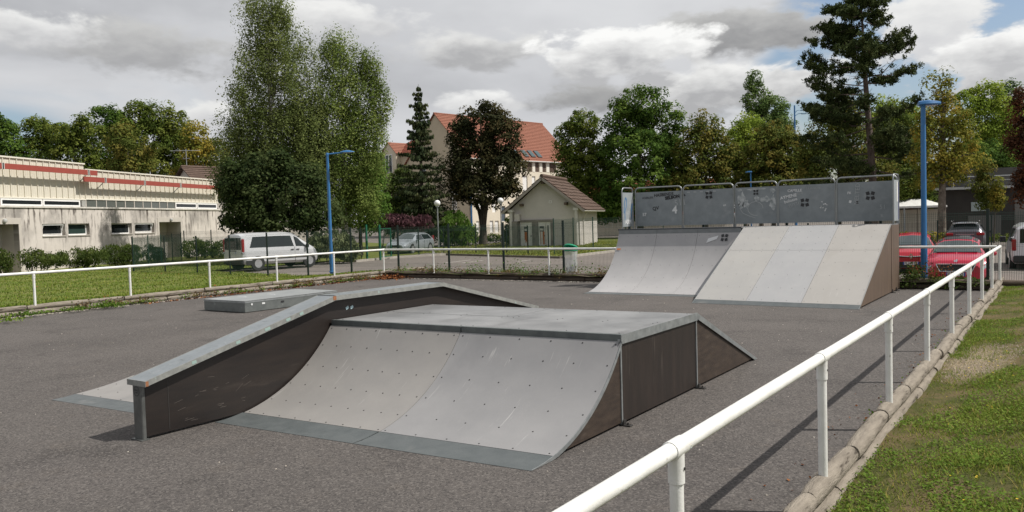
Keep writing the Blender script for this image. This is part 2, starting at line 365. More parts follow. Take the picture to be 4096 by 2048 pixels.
LOGD = mat('damp_dark_log', (.145, .115, .09), rough=.92, c2=(.085, .068, .054), nscale=5, detail=8, stretch=(.5, 3, 3), bump=1.0, bscale=16, dirt=(.12, .10, .075), dscale=2.5, dlo=.58, dhi=.74, spec=.15)
CHALK = mat('chalk_marks', (.62, .63, .63), rough=.8)
CHALKG = mat('faint_chalk_marks', (.32, .34, .345), rough=.8)
BLACKINK = mat('black_marker', (.022, .023, .025), rough=.6)
BLUEINK = mat('blue_marker', (.05, .17, .36), rough=.5)
GREENP = mat('fence_green_paint', (.010, .042, .028), rough=.45, spec=.4)
GREEND = mat('fence_dark_green_paint', (.006, .018, .014), rough=.45, spec=.4)
BLUEP = mat('lamp_blue_paint', (.035, .155, .36), rough=.38, c2=(.03, .13, .31), nscale=3, dirt=(.10, .20, .34), dscale=4, dlo=.6, dhi=.8, spec=.4)
CONC = mat('concrete_kerb', (.42, .39, .34), rough=.85, c2=(.33, .30, .26), nscale=3, bump=.3, bscale=30)
RED = (.42, .012, .025)

# ------------------------------------------------------------------ the ground
def sheet(name, xs, ys, fz, mt, keep=None, parent=None):
    rows = [[(x, y, fz(x, y)) for x in xs] for y in ys]; b = MB(); n = len(xs)
    for r in rows: b.v += r
    for j in range(len(ys)-1):
        for i in range(n-1):
            if keep and not keep((xs[i]+xs[i+1])/2, (ys[j]+ys[j+1])/2): continue
            b.f.append((j*n+i, j*n+i+1, (j+1)*n+i+1, (j+1)*n+i))
    o = b.build(name, mt, parent, smooth=True); return o
def lin(a, b, n): return [a+(b-a)*i/(n-1) for i in range(n)]
gx = [-900, -500, -250, -150, -120]+lin(-110, 50, 33)+[60, 120, 300, 900]
gy = [-300, -120, -60, -40]+lin(-30, 110, 29)+[120, 200, 400, 900]
struct(sheet('ground', gx, gy, G, PARK))
COURT = [(-22.08, -9), (-1.36, -9), (-1.36, 23.24), (-22.08, 23.24)]
b = MB(); b.hull([V3(x, y, -.25) for x, y in COURT], [V3(x, y, 0) for x, y in COURT]); struct(b.build('court_asphalt', ASPH))
def wob(x, y): return .012*math.sin(x*2.3+y*1.1)+.010*math.sin(y*3.1-x*1.7)
def lawn_z(x, y):
    t = min(1, max(0, (-22.2-x)/6.0)); t = t*t*(3-2*t)
    return (1-t)*.20+t*(G(x, y)+.07)+wob(x, y)
def lawn_edge(x):
    if x > -27: return 24.5
    if x > -36.6: return 24.5+(-27-x)*.10
    return 36.0
BO = V3(-48.19, 21.61, 0); BU = V3(-.417, .909, 0); BN = V3(.909, .417, 0)
def in_lawn(x, y):
    return y < lawn_edge(x) and (Vector((x, y, 0))-BO).dot(BN) > -.3
struct(sheet('left_lawn', lin(-66, -22.12, 96), lin(-14, 36, 110), lawn_z, SOIL, in_lawn))
def bank_z(x, y):
    t = min(1, max(0, (x+1.25)/1.7)); t = t*t*(3-2*t)
    return .085+.20*t+wob(x*1.5, y*1.5)*.8
GRAVELC = at_z(3905, 1440, .12)
def bankmat():
    mt, nt = newmat('bank_ground'); L = nt.links.new
    o = N(nt, 'ShaderNodeOutputMaterial'); p = N(nt, 'ShaderNodeBsdfPrincipled'); L(p.outputs[0], o.inputs[0]); p.inputs['Roughness'].default_value = .95; p.inputs['Specular IOR Level'].default_value = .1
    ge = N(nt, 'ShaderNodeNewGeometry')
    def noise(s, d):
        n = N(nt, 'ShaderNodeTexNoise'); n.inputs['Scale'].default_value = s; n.inputs['Detail'].default_value = d; n.inputs['Roughness'].default_value = .65; L(ge.outputs['Position'], n.inputs['Vector']); return n.outputs['Fac']
    def mr(v, a, b):
        n = N(nt, 'ShaderNodeMapRange'); L(v, n.inputs[0]); n.inputs[1].default_value = a; n.inputs[2].default_value = b; return n.outputs[0]
    def mix(f, a, b):
        n = N(nt, 'ShaderNodeMix', data_type='RGBA'); L(f, n.inputs[0])
        for i, v in ((6, a), (7, b)):
            if isinstance(v, tuple): n.inputs[i].default_value = v+(1,)
            else: L(v, n.inputs[i])
        return n.outputs[2]
    soil = mix(mr(noise(2.2, 6), .42, .6), (.075, .080, .026), (.145, .110, .058))
    grav = mix(mr(noise(30, 4), .40, .62), (.15, .11, .062), (.38, .32, .22))
    s = N(nt, 'ShaderNodeVectorMath', operation='SUBTRACT'); L(ge.outputs['Position'], s.inputs[0]); s.inputs[1].default_value = GRAVELC
    q = N(nt, 'ShaderNodeVectorMath', operation='MULTIPLY'); L(s.outputs[0], q.inputs[0]); q.inputs[1].default_value = (2.3, .62, 0)
    ln = N(nt, 'ShaderNodeVectorMath', operation='LENGTH'); L(q.outputs[0], ln.inputs[0])
    ad = N(nt, 'ShaderNodeMath', operation='ADD'); L(ln.outputs['Value'], ad.inputs[0]); mm = N(nt, 'ShaderNodeMath', operation='MULTIPLY'); L(noise(3.5, 5), mm.inputs[0]); mm.inputs[1].default_value = 1.1; L(mm.outputs[0], ad.inputs[1])
    L(mix(mr(ad.outputs[0], 1.60, 1.05), soil, grav), p.inputs['Base Color'])
    bp = N(nt, 'ShaderNodeBump'); bp.inputs['Strength'].default_value = .9; bp.inputs['Distance'].default_value = .03; L(noise(34, 5), bp.inputs['Height']); L(bp.outputs[0], p.inputs['Normal'])
    return mt
struct(sheet('right_grass_bank', lin(-1.40, 16, 60), lin(-8, 24.3, 110), bank_z, bankmat()))
def verge_z(x, y): return .20 - .42*max(0, y-23.9)/.6 + wob(x*2, y*2)
struct(sheet('far_verge', lin(-22.12, -1.38, 80), lin(23.1, 24.6, 9), verge_z, DRY))
# lawns of the car park, with kerbs
def poly_sheet(name, pts, lift, mt):
    b = MB(); top = [V3(x, y, G(x, y)+lift) for x, y in pts]; b.hull([p-V3(0, 0, lift+.2) for p in top], top); return struct(b.build(name, mt))
KERB = [(-34.43, 33.83), (-34.84, 37.96), (-33.61, 41.12), (-23.33, 38.89), (-23.62, 45.67), (-24.2, 60)]
poly_sheet('house_lawn', [(-33.4, 41.25), (-23.5, 39.05), (-23.8, 45.67), (-24.3, 70), (-40.2, 70), (-38.4, 48)], .07, SOIL)
poly_sheet('shrub_border', [(-52, 31), (-34.6, 33.9), (-35.0, 38.1), (-36.4, 41.0), (-39, 50), (-62, 62)], .05, SOIL)
def strip(pts, w, h, lift=0.0):
    b = MB()
    for (a, c) in zip(pts[:-1], pts[1:]):
        a = V3(a[0], a[1], G(*a)+lift); c = V3(c[0], c[1], G(*c)+lift); d = (c-a).normalized(); n = V3(-d.y, d.x, 0)*w/2
        b.hull([a-n-V3(0, 0, .15), c-n-V3(0, 0, .15), c+n-V3(0, 0, .15), a+n-V3(0, 0, .15)], [a-n+V3(0, 0, h), c-n+V3(0, 0, h), c+n+V3(0, 0, h), a+n+V3(0, 0, h)])
    return b
struct(strip([KERB[0], KERB[1], KERB[2]], .16, .13).build('kerb', CONC)); struct(strip([(-33.4, 41.07), (-23.46, 38.9)], .16, .12).build('kerb', mat('old_dark_kerb', (.16, .14, .11), rough=.9, c2=(.11, .09, .07), nscale=3)))
struct(strip([(-23.44, 39.0), (-23.62, 45.67), (-24.2, 60)], .16, .13).build('kerb', CONC))
LINE = mat('worn_white_paint_line', (.55, .53, .50), rough=.8, c2=(.25, .225, .2), nscale=9, world=True)
lines = thing('parking_bay_lines', 'worn white bay lines painted on the car park asphalt', 'markings', (-27, 33, -.2))
for (a, c) in (((1930, 1042), (1850, 1052)), ((2120, 1040), (2070, 1046)), ((1780, 1052), (1880, 1040)), ((2245, 1046), (2310, 1040))):
    a, c = at_ground(*a), at_ground(*c); strip([(a.x, a.y), (c.x, c.y)], .11, .006).build('bay_line', LINE, lines)

# ------------------------------------------------------------------ log edging
def log_mesh(length, r, seed, mt, n=14):
    R_ = random.Random(seed); b = MB(); pts = []; k = max(6, int(length/.10)); rows = []
    ph = [R_.uniform(0, 6.28) for _ in range(6)]
    for i in range(k+1):
        x = -length/2+length*i/k; e = min(i, k-i); rr = r*(1-.14*(e == 0)-.03*(e == 1)); row = []
        for j in range(n):
            t = 2*math.pi*j/n
            q = rr*(1+.035*math.sin(2*t+ph[0]+x*1.3)+.03*math.sin(3*t+ph[1]-x*2.1)+.03*math.sin(x*5+ph[2])+R_.uniform(-.018, .018))
            row.append((x, q*math.cos(t)+.006*math.sin(x*2+ph[3]), q*math.sin(t)+.006*math.sin(x*2.6+ph[4])))
        rows.append(row)
    for row in rows: b.v += row
    for i in range(k):
        for j in range(n): b.f.append((i*n+j, i*n+(j+1) % n, (i+1)*n+(j+1) % n, (i+1)*n+j))
    b.f.append(tuple(range(n))[::-1]); b.f.append(tuple(k*n+j for j in range(n)))
    me = b.mesh('log'); me.materials.append(mt); shade(me, 50); return me
def edging(label, p0, p1, length, r, upper_mt, lower_mt, side=0.0):
    p0, p1 = V3(*p0), V3(*p1); d = p1-p0; Ln = d.length; d.normalize(); a = math.atan2(d.y, d.x); nrm = V3(-d.y, d.x, 0)
    t = thing('log_edging', label, 'log edging', tuple((p0+p1)/2)); mid = (p0+p1)/2
    ups = [log_mesh(length*.985, r, s, upper_mt) for s in range(5)]; lows = [log_mesh(length*.985, r, s+9, lower_mt) for s in range(4)]
    n = int(Ln/length+.5)
    for lvl in (0, 1):
        s = -length*.5 if lvl == 0 else 0.0; i = 0
        while s < Ln-.1:
            c = p0+d*(s+length/2)-mid; me = rnd.choice(lows if lvl == 0 else ups)
            off = nrm*(side*(1-lvl)+rnd.uniform(-.008, .008)); z = r*.95 if lvl == 0 else r*2.86
            part('log', me, t, (c.x+off.x, c.y+off.y, z+rnd.uniform(-.004, .004)), (rnd.uniform(-.6, .6) if lvl else rnd.uniform(0, 6.28), rnd.uniform(-.004, .004), a+rnd.uniform(-.008, .008)))
            s += length
    return t
edging('two weathered grey logs stacked under the near right railing', (-1.388, -2.3, 0), (-1.388, 23.2, 0), 1.27, .071, LOGM, LOGM, -.02)
edging('weathered brown logs stacked under the left railing beside the lawn', (-22.09, -3, 0), (-22.09, 23.3, 0), 2.6, .070, LOGM, LOGM, -.05)
edging('dark damp logs stacked under the far railing behind the ramps', (-22.2, 23.3, 0), (-1.30, 23.3, 0), 2.6, .069, LOGD, LOGD, -.02)

# ------------------------------------------------------------------ white railings
HR = 1.086
def railing(label, p0, p1, posts, corner_end=True):
    p0, p1 = V3(*p0), V3(*p1); d = (p1-p0).normalized(); t = thing('white_railing', label, 'railing', tuple((p0+p1)/2))
    up = V3(0, 0, 1)
    MB().tube([p0+up*HR, p1+up*HR], .036, 16).build('rail', WHITE, t, smooth=40)
    for q in posts:
        q = V3(*q); po = MB().tube([q+up*.20, q+up*(HR-.03)], .031, 14).build('post', WHITE, t, smooth=40)
        MB().tube([q+up*(HR-.15), q+up*(HR-.02)], .037, 14).tube([q+up*HR-d*.065, q+up*HR+d*.065], .0415, 14).build('tee_collar', WHITE, po, smooth=40)
        sd = V3(-d.y, d.x, 0)
        MB().tube([q+up*(HR-.085)+sd*-.041, q+up*(HR-.085)+sd*.041], .007, 6).build('collar_bolt', SCREW, po)
    return t
railing('long white tube railing in the right foreground running back to the corner', (-1.388, -1.6, 0), (-1.388, 23.2155, 0), [(-1.388, 23.2155-2.5*k, 0) for k in range(0, 10)])
railing('white tube railing along the lawn on the left side', (-22.07, 0, 0), (-22.07, 23.2155, 0), [(-22.07, 23.2155-2.6*k, 0) for k in range(0, 9)])
railing('white tube railing across the far end behind the ramps', (-22.0, 23.2155, 0), (-1.45, 23.2155, 0), [(-22.07+2.5355*k, 23.2155, 0) for k in range(1, 8)])

# ------------------------------------------------------------------ funbox
def fs(x): return .062*(x+5.6)
def arc(y0, z0, y1, z1, n=14, tilt=.0):     # a transition that leaves the ground nearly flat
    dy, dz = y1-y0, z1-z0; th = 2*math.atan2(dz, dy)-2*tilt; pts = []
    for i in range(n+1):
        a = th*i/n; R_ = 1/(math.sin(th)) ; yy = math.sin(a)/math.sin(th); zz = (1-math.cos(a))/(1-math.cos(th)); pts.append((y0+dy*yy, z0+dz*zz))
    return pts
def band(prof, x0, x1, th, sh=fs, nx=2):    # bent sheet: profile in (y,z), extruded in x, thickness down the normal
    b = MB(); top = []; bot = []
    for i, (y, z) in enumerate(prof):
        a = prof[max(0, i-1)]; c = prof[min(len(prof)-1, i+1)]; ty, tz = c[0]-a[0], c[1]-a[1]; l = math.hypot(ty, tz) or 1; ny, nz = -tz/l, ty/l
        top.append((y, z)); bot.append((y-ny*th, z-nz*th))
    loop = top+bot[::-1]; n = len(loop)
    for x in (x0, x1): b.v += [(x, y+sh(x), z) for y, z in loop]
    for i in range(n): b.f.append((i, (i+1) % n, n+(i+1) % n, n+i))
    m_ = len(top)
    for i in range(m_-1):
        b.f.append((i+1, i, n-1-i, n-2-i)); b.f.append((n+i, n+i+1, n+n-2-i, n+n-1-i))
    return b
def screws(pts, nrm_fn, r, parent, name='screw_heads'):
    b = MB()
    for p, nn in pts:
        p, nn = Vector(p), Vector(nn).normalized(); x = nn.cross(V3(1, .2, .1)).normalized(); y = nn.cross(x)
        b.add([p+nn*.003+(x*math.cos(t)+y*math.sin(t))*r for t in (0, 1.047, 2.094, 3.142, 4.189, 5.236)]+[p-nn*.002+(x*math.cos(t)+y*math.sin(t))*r for t in (0, 1.047, 2.094, 3.142, 4.189, 5.236)], [(0, 1, 2, 3, 4, 5)]+[(i, 6+i, 6+(i+1) % 6, (i+1) % 6) for i in range(6)])
    o = b.build(name, SCREW, parent); o['kind'] = 'stuff'; return o
def screw_rows(prof, fr_rows, xs, sh=fs):
    out = []
    L_ = [0]
    for a, c in zip(prof[:-1], prof[1:]): L_.append(L_[-1]+math.hypot(c[0]-a[0], c[1]-a[1]))
    for f in fr_rows:
        s = f*L_[-1]; i = max(k for k in range(len(prof)-1) if L_[k] <= s+1e-9); u = (s-L_[i])/(L_[i+1]-L_[i]); a, c = prof[i], prof[i+1]
        y, z = a[0]+(c[0]-a[0])*u, a[1]+(c[1]-a[1])*u; nn = (0, -(c[1]-a[1]), c[0]-a[0])
        for x in xs: out.append(((x+rnd.uniform(-.012, .012), y+sh(x), z), nn))
    return out
DZ = .905
fb = thing('funbox', 'low grey skate box with curved front ramp, flat top and brown sides', 'skate ramp', (-5.65, 8.0, 0))
toe_y, deck_y0, deck_y1, tail_y = 5.40, 7.09, 9.08, 11.30
full = arc(toe_y, .004, deck_y0, DZ-.06, 18)
cut = [p for p in full if p[0] > toe_y+.36]
prof = [(toe_y+.36, np.interp(toe_y+.36, [p[0] for p in full], [p[1] for p in full]))]+cut
toe = [p for p in full if p[0] <= toe_y+.36]+[(toe_y+.355, prof[0][1]-.002)]
XS = [(-7.56, -5.615), (-5.607, -3.675)]
for i, (x0, x1) in enumerate(XS):
    o = band(prof, x0, x1, .014).build('ramp_panel', RAMP_WARM if i == 0 else RAMP_COOL, fb, smooth=30)
    n = 9 if i == 0 else 6
    screws(screw_rows(prof, (.02, .22, .42, .62, .82, .975), [x0+.05+(x1-x0-.1)*k/(n-1) for k in range(n)]), None, .0082, o)
    band(toe, x0-.02, x1+.006, .010).build('toe_plate', TOE, fb, smooth=30)
for (x0, x1) in XS:
    for (ya, yb) in ((deck_y0+.074, (deck_y0+deck_y1)/2-.004), ((deck_y0+deck_y1)/2+.004, deck_y1-.03)):
        z = DZ+rnd.uniform(-.002, .002); o = MB().hull([V3(x, y+fs(x), z-.014) for x, y in ((x0, ya), (x1, ya), (x1, yb), (x0, yb))], [V3(x, y+fs(x), z) for x, y in ((x0, ya), (x1, ya), (x1, yb), (x0, yb))]).build('deck_panel', DECKM, fb)
        screws([((x0+(x1-x0)*u, ya+(yb-ya)*v+fs(x0+(x1-x0)*u), z), (0, 0, 1)) for u in (.04, .35, .65, .96) for v in (.06, .94)], None, .0075, o)
    tl = [(deck_y1-.02, DZ-.006), (tail_y, .006)]
    band(tl, x0, x1, .014).build('tail_panel', RAMP_WARM, fb)
    # steel angle along the front lip
    band([(deck_y0+.014, DZ-.065), (deck_y0+.014, DZ+.006), (deck_y0+.072, DZ+.006)], x0+.002, x1-.002, .008).build('lip_angle', mat('lip_dark_steel', (.10, .112, .112), rough=.5, metal=.3, c2=(.14, .155, .15), nscale=8), fb)
xr = -3.665
def sidepoly(pts, x, th, name, mt, parent=fb): return MB().prism([V3(x, y+fs(x), z) for y, z in pts], (-th, 0, 0)).build(name, mt, parent)
low = .028
lower_curve = [(y, max(low, z-.018)) for y, z in full if z > .05]
sidepoly(lower_curve+[(deck_y0-.012, DZ-.05), (deck_y0-.012, low)][0:2]+[(toe_y+.62, low)], xr-.02, .018, 'side_panel', PLYR)
sidepoly([(deck_y0+.016, low), (deck_y1-.016, low), (deck_y1-.016, DZ-.02), (deck_y0+.016, DZ-.02)], xr-.02, .018, 'side_panel', PLYM)
sidepoly([(deck_y1+.016, low), (tail_y-.10, low), (deck_y1+.016, DZ-.045)], xr-.02, .018, 'side_panel', PLYR)
for y in (deck_y0, deck_y1):
    sidepoly([(y-.013, .01), (y+.013, .01), (y+.013, DZ-.04), (y-.013, DZ-.04)], xr-.008, .03, 'joint_strip', GALV)
    MB().box((xr+.035, y+fs(xr), .008), (.11, .07, .012), bev=.003).box((xr+.012, y+fs(xr), .03), (.012, .06, .06)).tube([(xr+.05, y+fs(xr), .012), (xr+.05, y+fs(xr), .034)], .011, 8).build('foot_bracket', SCREW, fb)
# steel angles on the right-hand edge
sidepoly([(deck_y0-.01, DZ-.085), (deck_y1+.01, DZ-.085), (deck_y1+.01, DZ+.008), (deck_y0-.01, DZ+.008)], xr+.003, .006, 'side_angle', GALV)
sidepoly([(y, z+.006) for y, z in full]+[(y, max(.004, z-.035)) for y, z in reversed(full)], xr+.003, .006, 'curve_edge_angle', GALV)
sidepoly([(deck_y1+.012, DZ+.004), (tail_y+.02, .008), (tail_y-.09, .006), (deck_y1+.012, DZ-.07)], xr+.003, .006, 'tail_edge_angle', GALV)
# the low curved wedge on the far side of the ledge
wx0, wx1 = -10.50, -7.76
wprof = [(toe_y-.10+.30+i*.13, .012+((.30+i*.13)**2)/(2*5.2)) for i in range(7)]
wtoe = [(toe_y-.10, .003), (toe_y+.05, .007), (toe_y+.195, wprof[0][1]-.001)]
o = band(wprof, wx0, wx1, .014).build('ramp_panel', RAMP_WARM, fb, smooth=30); screws(screw_rows(wprof, (.03, .3, .6), [wx0+.1+k*.4 for k in range(7)]), None, .008, o)
band(wtoe, wx0-.01, wx1, .006).build('toe_plate', TOE, fb, smooth=30)
sidepoly([(y, max(.004, z-.014)) for y, z in wprof]+[(wprof[-1][0], .01), (wprof[3][0], .01)], wx0+.01, .012, 'side_panel', PLYB)
MB().hull([V3(x, y+fs(x), 0.01) for x, y in ((wx0, wprof[-1][0]+.006), (wx1, wprof[-1][0]+.006), (wx1, 8.9), (wx0, 8.9))], [V3(x, y+fs(x), wprof[-1][1]-.004) for x, y in ((wx0, wprof[-1][0]+.006), (wx1, wprof[-1][0]+.006), (wx1, 8.9), (wx0, 8.9))]).build('low_deck', DECKM, fb)

# ------------------------------------------------------------------ grind ledge
gl = thing('grind_ledge', 'long angled ledge with steel cap and dark brown wall beside the box', 'grind ledge', (-7.65, 8.0, 0))
LP = [(4.45, .60), (7.0, 1.21), (9.1, 1.21), (11.65, .60)]
CAPM = mat('ledge_cap_steel', (.245, .268, .282), rough=.4, metal=.3, c2=(.205, .226, .238), nscale=6, dirt=(.27, .285, .295), dscale=7, dlo=.58, dhi=.76, rvar=.1)
EDGEM = mat('ledge_edge_steel', (.20, .205, .195), rough=.55, metal=.2, c2=(.28, .285, .265), nscale=14, dirt=(.34, .46, .44), dscale=6, dlo=.66, dhi=.72)
for (a, c) in zip(LP[:-1], LP[1:]):
    (ya, za), (yb, zb) = a, c
    MB().hull([V3(-7.80, ya, za-.012), V3(-7.50, ya, za-.012), V3(-7.50, yb, zb-.012), V3(-7.80, yb, zb-.012)], [V3(-7.80, ya, za), V3(-7.50, ya, za), V3(-7.50, yb, zb), V3(-7.80, yb, zb)]).build('cap_plate', CAPM, gl)
    for x, mt in ((-7.494, EDGEM), (-7.806, EDGEM)):
        MB().hull([V3(x-.006, ya, za-.055), V3(x+.006, ya, za-.055), V3(x+.006, yb, zb-.055), V3(x-.006, yb, zb-.055)], [V3(x-.006, ya, za+.002), V3(x+.006, ya, za+.002), V3(x+.006, yb, zb+.002), V3(x-.006, yb, zb+.002)]).build('cap_edge', mt, gl)
    MB().prism([V3(-7.585, ya+.05*(ya < 5), .03), V3(-7.585, yb-.05*(yb > 11), .03), V3(-7.585, yb-.05*(yb > 11), zb-.014-.0), V3(-7.585, ya+.05*(ya < 5), za-.014+.01*(ya < 5))], (-.13, 0, 0)).build('wall_panel', PLYB, gl)
MB().hull([V3(-7.80, 4.449, .545), V3(-7.50, 4.449, .545), V3(-7.50, 4.462, .545), V3(-7.80, 4.462, .545)], [V3(-7.80, 4.449, .602), V3(-7.50, 4.449, .602), V3(-7.50, 4.462, .602), V3(-7.80, 4.462, .602)]).build('end_cap', EDGEM, gl)
MB().box((-7.65, 4.475, .285), (.15, .045, .56), bev=.008).box((-7.65, 4.47, .006), (.19, .09, .01)).build('end_post', mat('dark_steel_post', (.10, .105, .10), rough=.45, metal=.5, c2=(.15, .155, .15), nscale=6), gl)
for y in (11.6,): MB().box((-7.65, y, .285), (.15, .045, .56), bev=.008).build('end_post', MATS['dark_steel_post'], gl)
st = MB()
for k in range(22):
    a0, a1 = 2*math.pi*k/22, 2*math.pi*(k+1)/22; cc = V3(-7.65, 4.451, .49)
    st.add([cc+V3(math.cos(a)*r_, 0, math.sin(a)*r_) for a in (a0, a1) for r_ in (.043, .050)], [(0, 1, 3, 2)])
RUSTM = mat('ledge_rust', (.22, .09, .04), rough=.8, c2=(.30, .13, .06), nscale=30)
for y in (7.0, 9.1): MB().box((-7.65, y, 1.2135), (.318, .012, .003)).build('cap_seam', SCREW, gl)
MB().box((-7.4865, 6.985, 1.185), (.003, .05, .05)).build('rust_patch', RUSTM, gl); MB().box((-7.4865, 4.47, .575), (.003, .03, .05)).build('rust_patch', RUSTM, gl)
PATINA = mat('green_patina', (.26, .36, .33), rough=.7)
for y in (5.0, 5.55, 5.95, 6.25, 6.45): MB().box((-7.4868, y, .60+(y-4.45)*.2392-.026), (.002, .05+.03*rnd.random(), .032), rx=.235).build('patina_patch', PATINA, gl)
b = MB()
for k in range(30):
    y = rnd.choice((rnd.uniform(4.6, 5.0), rnd.uniform(5.25, 5.75), rnd.uniform(5.9, 6.4))); x = rnd.uniform(-7.74, -7.56); z = .60+(y-4.45)*.2392+.0025; a = rnd.uniform(0, 3.14); l = rnd.uniform(.012, .035); dx, dy = math.cos(a)*l, math.sin(a)*l; w = .003
    b.add([V3(x-dx-dy*.12, y-dy+dx*.12, z-dy*.2392), V3(x+dx-dy*.12, y+dy+dx*.12, z+dy*.2392), V3(x+dx+dy*.12, y+dy-dx*.12, z+dy*.2392), V3(x-dx+dy*.12, y-dy-dx*.12, z-dy*.2392)], [(0, 1, 2, 3)])
b.build('chalk_scribbles', CHALKG, gl)['kind'] = 'stuff'
b = MB()
for k in range(26):
    y = rnd.choice((rnd.gauss(5.55, .22), rnd.gauss(5.1, .3), rnd.uniform(4.7, 8.6))); z = rnd.choice((rnd.gauss(.15, .05), rnd.uniform(.06, .5), rnd.gauss(.33, .05))); 
    if z < .05 or z > .5: continue
    l = rnd.uniform(.015, .055); t_ = rnd.gauss(.1, .25); b.add([V3(-7.5838, y-l, z-l*t_), V3(-7.5838, y+l, z+l*t_), V3(-7.5838, y+l, z+l*t_+.004), V3(-7.5838, y-l, z-l*t_+.003)], [(0, 1, 2, 3)])
b.build('scratches', mat('pale_scratch', (.095, .08, .07), rough=.7), gl)['kind'] = 'stuff'
MB().box((-7.584, 4.75, .30), (.003, .008, .5)).build('panel_seam', SCREW, gl)
for y, z in ((7.28, 1.03), (7.36, 1.03)): MB().box((-7.583, y, z), (.003, .05, .035), rx=.4).build('sticker', mat('pale_blue_sticker', (.35, .48, .52), rough=.5), gl)
sk = st.build('round_stamp', BLACKINK, gl)
part('stamp_text', text_mesh('CLAC', .026, BLACKINK, .0012), sk, V3(-7.65, 4.4505, .50)-gl.location, (math.pi/2, 0, 0)); part('stamp_text', text_mesh('OPEN', .018, BLACKINK, .0008), sk, V3(-7.65, 4.4505, .475)-gl.location, (math.pi/2, 0, 0))

# ------------------------------------------------------------------ manual pad
mp_ = thing('manual_pad', 'low grey steel box lying on the asphalt behind the ledge', 'skate box', (-17.47, 14.1, 0))
PADT = mat('pad_top_steel', (.40, .415, .415), rough=.42, metal=.4, c2=(.35, .365, .37), nscale=2.5, dirt=(.30, .31, .31), dscale=3, dlo=.6, dhi=.8)
PADS = mat('pad_side_steel', (.12, .132, .13), rough=.5, metal=.3, c2=(.165, .178, .172), nscale=4, dirt=(.30, .32, .30), dscale=7, dlo=.62, dhi=.75)
x0, x1, y0, y1, zt = -18.29, -16.65, 12.58, 15.62, .295
MB().box(((x0+x1)/2, (y0+y1)/2, zt-.006), (x1-x0+.012, y1-y0+.012, .012)).build('top_plate', PADT, mp_)
for (c, s) in ((((x0+x1)/2, y0+.006, zt/2), (x1-x0, .012, zt-.03)), (((x0+x1)/2, y1-.006, zt/2), (x1-x0, .012, zt-.03)), ((x0+.006, (y0+y1)/2, zt/2), (.012, y1-y0-.03, zt-.03)), ((x1-.006, (y0+y1)/2, zt/2), (.012, y1-y0-.03, zt-.03))):
    MB().box(c, s).build('side_plate', PADS, mp_)
for (c, s) in ((((x0+x1)/2, y0-.003, zt-.03), (x1-x0+.02, .006, .05)), ((x1+.003, (y0+y1)/2, zt-.03), (.006, y1-y0+.02, .05))):
    MB().box(c, s).build('edge_angle', GALV, mp_)
for c in ((x0+.55, y0+.75), (x0+.7, y0+1.55)): MB().box((c[0], c[1], zt+.003), (.26, .045, .006), rz=.15).build('white_scrape', CHALK, mp_)
for (u, s) in ((.55, .09), (1.15, .10), (.2, .05)): MB().box((x1+.0085, y0+u, .20-.02*u), (.004, s, .045)).build('sticker', BLACKINK if u > 1 else CHALK, mp_)

# ------------------------------------------------------------------ quarter pipe and bank at the far end
zero = lambda x: 0.0
def fq(x): return -.02*(x+7.3)
QZ = 1.72
qp = thing('quarter_pipe', 'curved grey quarter pipe with steel guard panels at the far end', 'skate ramp', (-9.2, 21.4, 0))
bk = thing('bank_ramp', 'flat pale grey bank ramp with brown plywood side and steel guard panels', 'skate ramp', (-5.5, 21.0, 0))
qfull = arc(19.56, .004, 21.80, 1.575, 20)
qprof = [p for p in qfull if p[0] > 19.8]; qtoe = [p for p in qfull if p[0] <= 19.83]
qtoe = qtoe+[(19.80, np.interp(19.80, [p[0] for p in qfull], [p[1] for p in qfull])-.001)]; qtoe.sort()
QM = rampmat('quarter_panel_grey', (.355, .348, .347), (.32, .315, .316), (.28, .278, .282), .35)
qx = [-11.10, -9.862, -8.618, -7.385]
for x0, x1 in zip(qx[:-1], qx[1:]):
    o = band(qprof, x0+.004, x1-.004, .014, zero).build('ramp_panel', QM, qp, smooth=30)
    screws(screw_rows(qprof, (.02, .2, .4, .6, .8, .97), [x0+.06+k*.28 for k in range(5)], zero), None, .008, o)
    band(qtoe, x0, x1, .008, zero).build('toe_plate', TOE, qp, smooth=30)
    MB().box(((x0+x1)/2, 21.825, 1.64), (x1-x0-.006, .03, .13)).build('lip_plate', mat('lip_plate_steel', (.17, .185, .19), rough=.45, metal=.4, c2=(.21, .225, .23), nscale=5), qp)
MB().tube([(-11.12, 21.825, QZ-.012), (-7.37, 21.825, QZ-.012)], .022, 10).build('coping_pipe', mat('coping_dark_steel', (.06, .065, .07), rough=.4, metal=.7), qp, smooth=40)
MB().box(((-11.1-7.375)/2, (21.87+23.04)/2, QZ-.02), (3.72, 1.17, .03)).build('deck', DECKM, qp)
qside = [(y, max(.03, z-.016)) for y, z in qfull if z > .05]+[(21.86, QZ-.04), (23.03, QZ-.04), (23.03, .03), (20.3, .03)]
MB().prism([V3(-11.085, y, z) for y, z in qside], (.018, 0, 0)).build('side_panel', PLYB, qp)
MB().box(((-11.1-7.375)/2, 23.03, .86), (3.7, .018, 1.62)).build('back_panel', PLYB, qp)
